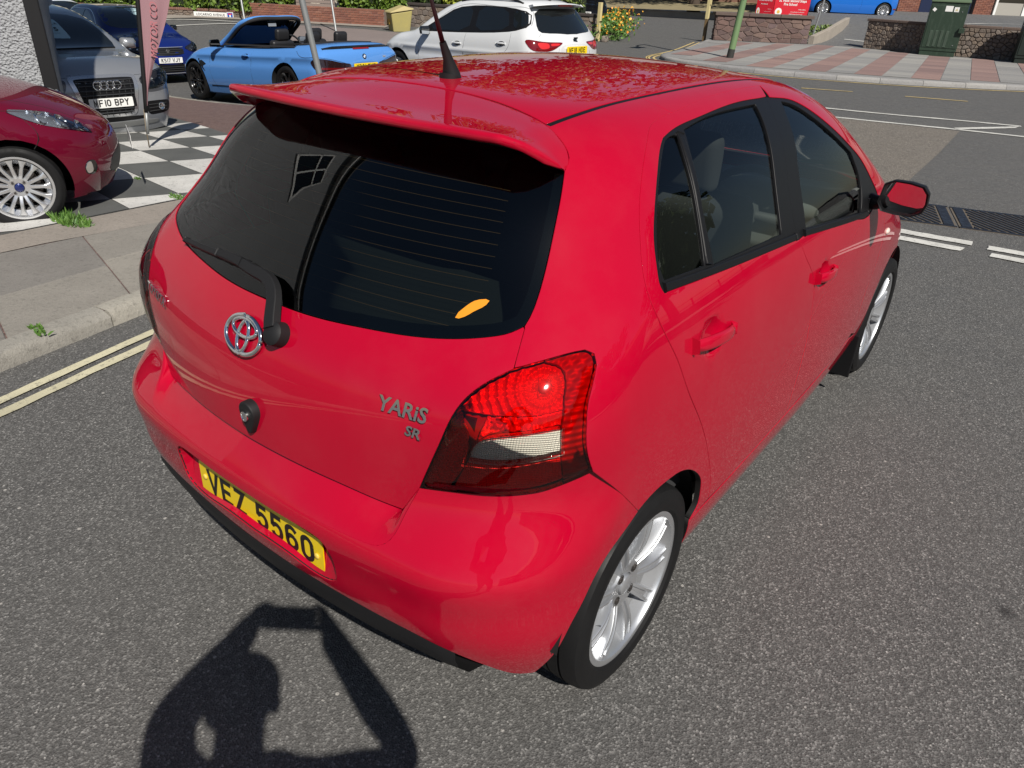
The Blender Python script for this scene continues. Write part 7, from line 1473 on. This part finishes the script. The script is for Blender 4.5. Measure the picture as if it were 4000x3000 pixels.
# orange flower bed
t = thing('flower_bed', 'bed of orange flowers spilling beside the cream post', 'flowers'); r = np.random.default_rng(61); P = []; Q_ = []
for _ in range(2600):
    a = r.random(); x = -12.3-3.3*a+r.normal()*.28; y = 21.2+6.2*a+r.normal()*.35; z = .02+r.random()*(.55+.2*a); P.append((x+.25*r.random(), y, z))
V, F_ = leaf_mesh(np.array(P), .13, r); stuff(mk('foliage', V, F_, GRASSG, t, smooth=False)); OR = leafmat('orange_petal', (.75, .25, .02), (.85, .48, .05))
for _ in range(420):
    a = r.random(); Q_.append((-12.0-3.2*a+r.normal()*.28, 21.15+6.2*a+r.normal()*.35, .25+r.random()*(.45+.2*a)))
V, F_ = leaf_mesh(np.array(Q_), .075, r, up=1.0, asp=.9); stuff(mk('petals', V, F_, OR, t, smooth=False))
for k in range(7): mb = MB(); s = r.uniform(.14, .26); mb.box((-12.15-.42*k, 21.05+.85*k, .08), (s*1.4, s, s), rz=r.uniform(0, 3)); mb.obj('edging_stone', RUBG, t, bevel=.05, smooth=True)
# far verge and bank
vg = stuff(drape('dry_grass_verge', [(-34,36),(-14,43.5),(-10,46),(-12,52),(-36,47)], .02, concrete('dry_turf', (.30, .25, .14), .4, .8, (.10, .09, .03)), 2.0, zf=lambda x, y: .35+.05*np.maximum(y-40, 0)+0*x)); tb = None
fV = Frame((-34,35.9), (-10,46))
mb = MB(); mb.prism([fV.w(a, b, 0)[:2] for a, b in ((0, .05), (fV.L, .05), (fV.L, -.12), (0, -.12))], -.3, .36); struct(mb.obj('verge_kerb', KERBF, None))
t = thing('boundary_wall', 'long brick boundary wall in tree shade beyond the side road', 'wall'); f6 = Frame((-36,45), (-8,53)); mb = MB(); mb.prism([f6.w(a, b, 0)[:2] for a, b in ((0, 0), (f6.L, 0), (f6.L, -.3), (0, -.3))], .3, 2.6); mb.obj('wall', mat('far_brick', (.22, .115, .085), .9), t)
for i in range(9): mb = MB(); mb.prism([f6.w(a, b, 0)[:2] for a, b in ((i*3.2+1, .12), (i*3.2+1.35, .12), (i*3.2+1.35, -.0), (i*3.2+1, -.0))], .3, 2.75); mb.obj('brick_pier', BRICK, t)
# ---- trees
BARK = mat('bark', (.075, .055, .042), .95); setn(BARK, bump(BARK, noise(BARK, coords(BARK, (8, 8, 2)), 2.0, 6, .7), .8, .04))
def tree(label, base, h, cr, seed, n=5200, name='broadleaf_tree', low=.32, m=None):
    r = np.random.default_rng(seed); t = thing(name, label, 'tree', base); mb = MB(); top = np.array([r.normal()*.3, r.normal()*.3, h*.62]); mb.tube([(0, 0, -.3), (0, 0, .4), top*.5+[.1, 0, 0], top], [h*.035, h*.026, h*.02, h*.012], 10); C_ = []
    for k in range(11):
        a = 2*pi*k/11+r.normal()*.3; s = r.uniform(.35, .95); p0 = top*r.uniform(.45, .95); p1 = p0+np.array([cos(a), sin(a), r.uniform(.15, .8)])*cr*s; mb.tube([p0, (p0+p1)/2+[0, 0, .2], p1], [h*.010, h*.007, h*.003], 6); C_.append(p1); C_.append((p0+p1)/2+r.normal(size=3)*.3)
    C_.append(top+[0, 0, h*.2]); C_ += [np.array([r.normal()*cr*.5, r.normal()*cr*.5, h*r.uniform(low+.1, .95)]) for _ in range(14)]; mb.obj('trunk', BARK, t, smooth=True)
    P = []
    for _ in range(n): c = C_[r.integers(len(C_))]; d = r.normal(size=3); d /= np.linalg.norm(d); P.append(c+d*cr*.36*r.random()**.4*[1, 1, .75])
    V, F_ = leaf_mesh(np.array(P), .42, r, up=.2, asp=.7); stuff(mk('crown', V, F_, m or TREEL, t, smooth=False)); return t
for i, (lab, b, h, cr) in enumerate((('large dark broadleaf tree behind the stone wall and white car', (-17.5,27.5,0), 12, 5.2), ('tall broadleaf tree over the dry verge beyond the side road', (-21,46,.4), 13, 5.6), ('broad tree shading the brick boundary wall', (-13,51,.4), 12, 5.0), ('tree behind the laurel hedge', (-25,24,0), 10, 4.2), ('slim tree left of the school building', (-11.5,43,.5), 9, 3.2), ('tree at the far left beyond the laurel hedge', (-33,21,0), 11, 4.5))): tree(lab, b, h, cr, 70+i)
tree('street tree across the road to the right of the red hatchback', (10.5,13.5,0), 8.5, 3.2, 81, 3600); tree('street tree further along the right hand pavement', (13.5,4.0,0), 8, 3.0, 82, 3600)
# houses that face the junction
def house(name, label, p0, p1, depth, h, wallm, roofm, wins, seed=0, brick=False):
    f_ = Frame(p0, p1); t = thing(name, label, 'building'); mb = MB(); mb.prism([f_.w(a, b, 0)[:2] for a, b in ((0, 0), (f_.L, 0), (f_.L, -depth), (0, -depth))], -.6, h); mb.obj('wall', wallm, t)
    mb = MB(); mb.add([f_.w(-.4, .4, h+.002), f_.w(f_.L+.4, .4, h+.002), f_.w(f_.L+.4, -depth-.4, h+.002), f_.w(-.4, -depth-.4, h+.002), f_.w(-.4, -depth/2, h+2.4), f_.w(f_.L+.4, -depth/2, h+2.4)], [(0, 1, 5, 4), (2, 3, 4, 5), (1, 2, 5), (3, 0, 4), (3, 2, 1, 0)]); rf = mb.obj('roof', roofm, t)
    mb = MB(); mb.box(f_.w(f_.L*.2, -depth/2, h+2.6), (.6, .9, 1.6)); mb.obj('chimney', BRICK, rf)
    for a, z, w_, hh in wins:
        mb = MB()
        for q in ((a, a+w_, z, z+.09), (a, a+w_, z+hh-.09, z+hh), (a, a+.09, z, z+hh), (a+w_-.09, a+w_, z, z+hh), (a+w_/2-.04, a+w_/2+.04, z, z+hh)): mb.prism([f_.w(x, b, 0)[:2] for x, b in ((q[0], .06), (q[1], .06), (q[1], .005), (q[0], .005))], q[2], q[3])
        fo = mb.obj('window', WHITEP, t); mk('pane', [f_.w(a, .012, z), f_.w(a+w_, .012, z), f_.w(a+w_, .012, z+hh), f_.w(a, .012, z+hh)], [(0, 1, 2, 3)], GLASSD, fo, smooth=False)
CREAMW = mat('cream_render', (.62, .56, .45), .9); TERR = mat('terracotta_tiles', (.30, .12, .07), .85); SLATE = mat('grey_slate', (.09, .09, .10), .8)
house('cream_house', 'cream rendered house behind the laurel hedge', (-38,16), (-27.5,24.5), 9, 5.6, CREAMW, SLATE, [(1.5,.9,2.2,1.5), (5,.9,2.2,1.5), (9,.9,2.2,1.5), (1.5,3.6,2,1.4), (5,3.6,2,1.4), (9,3.6,2,1.4)])
house('brick_house', 'brown brick house with terracotta roof across the road on the right', (17,16), (18.5,-2), 9, 5.4, mat('house_brick', (.24, .13, .095), .9), TERR, [(1.5,.8,2.2,1.5), (6,.8,2.2,1.5), (11,.8,2.2,1.5), (1.5,3.4,2.2,1.4), (6,3.4,2.2,1.4), (11,3.4,2.2,1.4)])
house('white_house', 'white rendered house further right along the road', (19,-4), (20,-18), 9, 5.4, mat('white_render', (.66, .65, .62), .9), SLATE, [(1.5,.8,2.2,1.5), (6,.8,2.2,1.5), (1.5,3.4,2.2,1.4), (6,3.4,2.2,1.4)])
t, fr = stone_wall('stone_wall', 'low stone wall with black railings along the right hand pavement', (9.5,20), (11,-8), 0, .7, .3, 50, 3, 91, RUBG)
for i in range(15): a = i*2.0; mb = MB(); mb.box(fr.w(a, -.15, 1.12), (.05, .05, .7)); mb.obj('railing_post', BLACK, t)
for z in (.98, 1.4): mb = MB(); mb.tube([fr.w(0, -.15, z), fr.w(fr.L, -.15, z)], .022, 8); mb.obj('rail', BLACK, t)
struct(drape('right_pavement', [(7.2,21),(9.4,20),(10.9,-8),(8.3,-9)], .10, SLABG, 2.0, skirt=.12))
struct(drape('paved_crossing', [(-22,15.6),(-19,17.0),(-15,17.0),(-11.5,13.6),(-15,11.8),(-19,12.6)], .006, concrete('pink_paving', (.25, .205, .19), .2, .6, (.17, .13, .12)), .8))
struct(drape('footway', [(-31.5,10.2),(-24.0,15.6),(-19.2,18.1),(-19.9,19.0),(-24.6,16.55),(-30.4,12.25)], .02, STRIPM, .8)); line('white_line', [(-29,12.0),(-25.5,14.2),(-22.5,15.0)], .10, WLINE, .010); line('white_line', [(-27.2,12.0),(-24.6,13.4),(-22.5,14.6)], .10, WLINE, .010)
# ---- cars glimpsed at the top edge
c = Car('fiesta', 'hatchback_car', 'white car roof glimpsed behind the dark blue hatchback at top left', P_WHITE, place=(-23.5,8.6,-.75,-80.0,0.0), n=30); c.wheels(10, 'fan', SILVER, nuts=4, W=.2)
c.both('side_window', [(.05,1.06),(.10,1.32),(.6,1.40),(1.2,1.35),(1.75,1.05),(1.0,1.02)], GLASSD); c.patch('windscreen', 'W', [(-.55,1.32,1.42),(.55,1.32,1.42),(.70,2.05,1.08),(0,2.22,1.03),(-.70,2.05,1.08)], GLASSD, h=.1)
P_BLK = paint('black_paint', (.006, .006, .008), 0, .3)
c = Car('peugeot', 'hatchback_car', 'black car with a pale number plate parked beyond the white car', P_BLK, place=(-17.0,27.0,.05,-145.0,0.0), n=30); c.wheels(5, 'y', SILVER, W=.2); c.fplate('EA12 XBK', .60, float(fpt(c, 0, .6, .012)[1])); c.both('side_window', [(-.1,1.04),(-.02,1.27),(.35,1.34),(1.0,1.34),(1.78,1.02),(1.0,.99)], GLASSD)
# ---- the photographer, seen only as a shadow: stands behind the camera with a phone held up in both hands
J = dict(pelvis=(1.58,-1.78,.93), waist=(1.55,-1.74,1.08), chest=(1.50,-1.69,1.28), neck=(1.44,-1.63,1.46), head=(1.395,-1.575,1.56), crown=(1.385,-1.565,1.645),
 rsh=(1.63,-1.54,1.41), rel=(1.69,-1.31,1.36), rwr=(1.515,-1.345,1.655), rha=(1.487,-1.340,1.705), lsh=(1.32,-1.75,1.41), lel=(1.12,-1.62,1.35), lwr=(1.285,-1.515,1.645), lha=(1.298,-1.487,1.70),
 rhip=(1.78,-1.745,.90), rkn=(1.775,-1.70,.50), ran=(1.79,-1.765,.085), rto=(1.70,-1.615,.045), lhip=(1.62,-1.86,.90), lkn=(1.59,-1.82,.50), lan=(1.58,-1.885,.085), lto=(1.50,-1.735,.045))
RAD = dict(pelvis=(.16,.12), waist=(.145,.11), chest=(.17,.12), neck=(.062,.062), head=(.082,.098), crown=(.055,.065), rsh=.075, rel=.060, rwr=.042, rha=.040, lsh=.080, lel=.070, lwr=.048, lha=.040, rhip=.095, rkn=.062, ran=.045, rto=.04, lhip=.095, lkn=.062, lan=.045, lto=.04)
E_ = [('pelvis','waist'),('waist','chest'),('chest','neck'),('neck','head'),('head','crown'),('chest','rsh'),('rsh','rel'),('rel','rwr'),('rwr','rha'),('chest','lsh'),('lsh','lel'),('lel','lwr'),('lwr','lha'),('pelvis','rhip'),('rhip','rkn'),('rkn','ran'),('ran','rto'),('pelvis','lhip'),('lhip','lkn'),('lkn','lan'),('lan','lto')]
pc = np.array([1.3915, -1.4015, 1.7285]); px_ = np.array([.803, .596, 0]); pv_ = np.array([-.521, .702, -.486]); pu_ = np.cross(px_, pv_); pu_ = pu_/np.linalg.norm(pu_)
def fingers(side, hand):
    k = 0
    for i, l in enumerate((.9, 1.0, .96, .8)):
        b = f'{side}f{i}'; o = pc+px_*(.078 if side == 'r' else -.078); s = 1 if side == 'r' else -1; q0 = o+px_*s*.022+pu_*(.026-.018*i)-pv_*.004; q1 = o+px_*s*.012*l+pu_*(.030-.019*i)+pv_*.018; q2 = o-px_*s*.018*l+pu_*(.030-.019*i)+pv_*.014
        for n_, q in (('a', q0), ('b', q1), ('c', q2)): J[b+n_] = tuple(q); RAD[b+n_] = .0095 if n_ != 'c' else .0078
        E_.extend([(hand, b+'a'), (b+'a', b+'b'), (b+'b', b+'c')])
    o = pc+px_*(.07 if side == 'r' else -.07); s = 1 if side == 'r' else -1
    for n_, q in (('a', o+px_*s*.028-pu_*.03-pv_*.02), ('b', o+px_*s*.012-pu_*.022-pv_*.024), ('c', o-px_*s*.012-pu_*.012-pv_*.022)): J[side+'th'+n_] = tuple(q); RAD[side+'th'+n_] = .0105 if n_ != 'c' else .0085
    E_.extend([(hand, side+'tha'), (side+'tha', side+'thb'), (side+'thb', side+'thc')])
fingers('r', 'rha'); fingers('l', 'lha')
per = thing('person', 'photographer in dark clothes holding up a phone in both hands', 'person', (1.69,-1.80,0)); K = list(J); me = bpy.data.meshes.new('person_skeleton'); me.from_pydata([tuple(np.array(J[k])-[1.69,-1.80,0]) for k in K], [(K.index(a), K.index(b)) for a, b in E_], [])
o = bpy.data.objects.new('person_skeleton', me); COL.objects.link(o); m_ = o.modifiers.new('skin', 'SKIN'); m_.use_smooth_shade = True; sv = me.skin_vertices[0].data
for i, k in enumerate(K): r_ = RAD[k]; sv[i].radius = r_ if isinstance(r_, tuple) else (r_, r_); sv[i].use_root = k == 'pelvis'
s_ = o.modifiers.new('sub', 'SUBSURF'); s_.levels = 2; s_.render_levels = 2
dg = bpy.context.evaluated_depsgraph_get(); bme = bpy.data.meshes.new_from_object(o.evaluated_get(dg)); bpy.data.objects.remove(o)
SKIN = mat('skin', (.42, .24, .17), .5); CLOTH = mat('dark_clothes', (.03, .032, .04), .9); bme.materials.clear(); bme.materials.append(SKIN); bme.materials.append(CLOTH)
for p in bme.polygons: p.material_index = 0 if p.center.z > 1.475 else 1; p.use_smooth = True
lnk(bpy.data.objects.new('body', bme), per)
def loc(p): return tuple(np.array(p)-[1.69,-1.80,0])
mb = MB(); hc = np.array(J['head'])+[0, 0, .045]; V = []; F_ = []
for i in range(9):
    for j in range(18): a, b = (pi*.60)*i/8, 2*pi*j/18; V.append(loc(hc+np.array([.094*sin(a)*cos(b), .108*sin(a)*sin(b), .105*cos(a)])-np.array([-.596, .803, 0])*.018))
F_ = [(i*18+j, i*18+(j+1) % 18, (i+1)*18+(j+1) % 18, (i+1)*18+j) for i in range(8) for j in range(18)]; mb.add(V, F_).obj('hair', mat('brown_hair', (.03, .02, .014), .7), per, smooth=True)
f_ = np.array([-.596, .803, 0]); hd = np.array(J['head']); 
for s in (-1, 1):
    mb = MB(); mb.lathe([(-.012, 0), (-.008, .009), (0, .012), (.008, .009), (.012, 0)], 12, 'z', loc(hd+f_*.088+px_*s*.031+[0, 0, .02])); mb.obj('eye', mat('eye_white', (.7, .7, .68), .2), per, smooth=True); mb = MB(); mb.box(loc(hd-f_*.005+px_*s*.085+[0, 0, .01]), (.02, .04, .06), rz=.6); mb.obj('ear', SKIN, per, bevel=.008)
mb = MB(); q = hd+f_*.098-[0, 0, .012]; mb.add([loc(q+px_*.014), loc(q-px_*.014), loc(q+f_*.018-[0, 0, .006]), loc(q-f_*.004+[0, 0, .045])], [(0, 2, 3), (2, 1, 3), (0, 1, 2)]); mb.obj('nose', SKIN, per, smooth=True); mb = MB(); mb.box(loc(hd+f_*.090-[0, 0, .045]), (.045, .012, .012), rz=math.atan2(.596, .803)); mb.obj('mouth', mat('lips', (.35, .13, .11), .5), per, bevel=.004)
ph = thing('phone', 'black phone held up in both hands by the photographer', 'phone'); R_ = Matrix([[px_[i], pu_[i], -pv_[i]] for i in range(3)]).to_4x4(); c_ = Vector(pc)-Vector(pv_)*.012
mb = MB(); mb.box(tuple(c_), (.160, .076, .008), M=R_); mb.obj('case', mat('phone_case', (.012, .012, .013), .4), ph, bevel=.003); mb = MB(); mb.box(tuple(c_-Vector(pv_)*.0045), (.152, .070, .0006), M=R_); mb.obj('screen', GLOSSB, ph)
SC.cycles.use_denoising = True; SC.cycles.max_bounces = 10; SC.cycles.transparent_max_bounces = 16; SC.cycles.glossy_bounces = 4; SC.cycles.diffuse_bounces = 3; SC.cycles.caustics_reflective = False; SC.cycles.caustics_refractive = False; SC.cycles.sample_clamp_indirect = 6.0
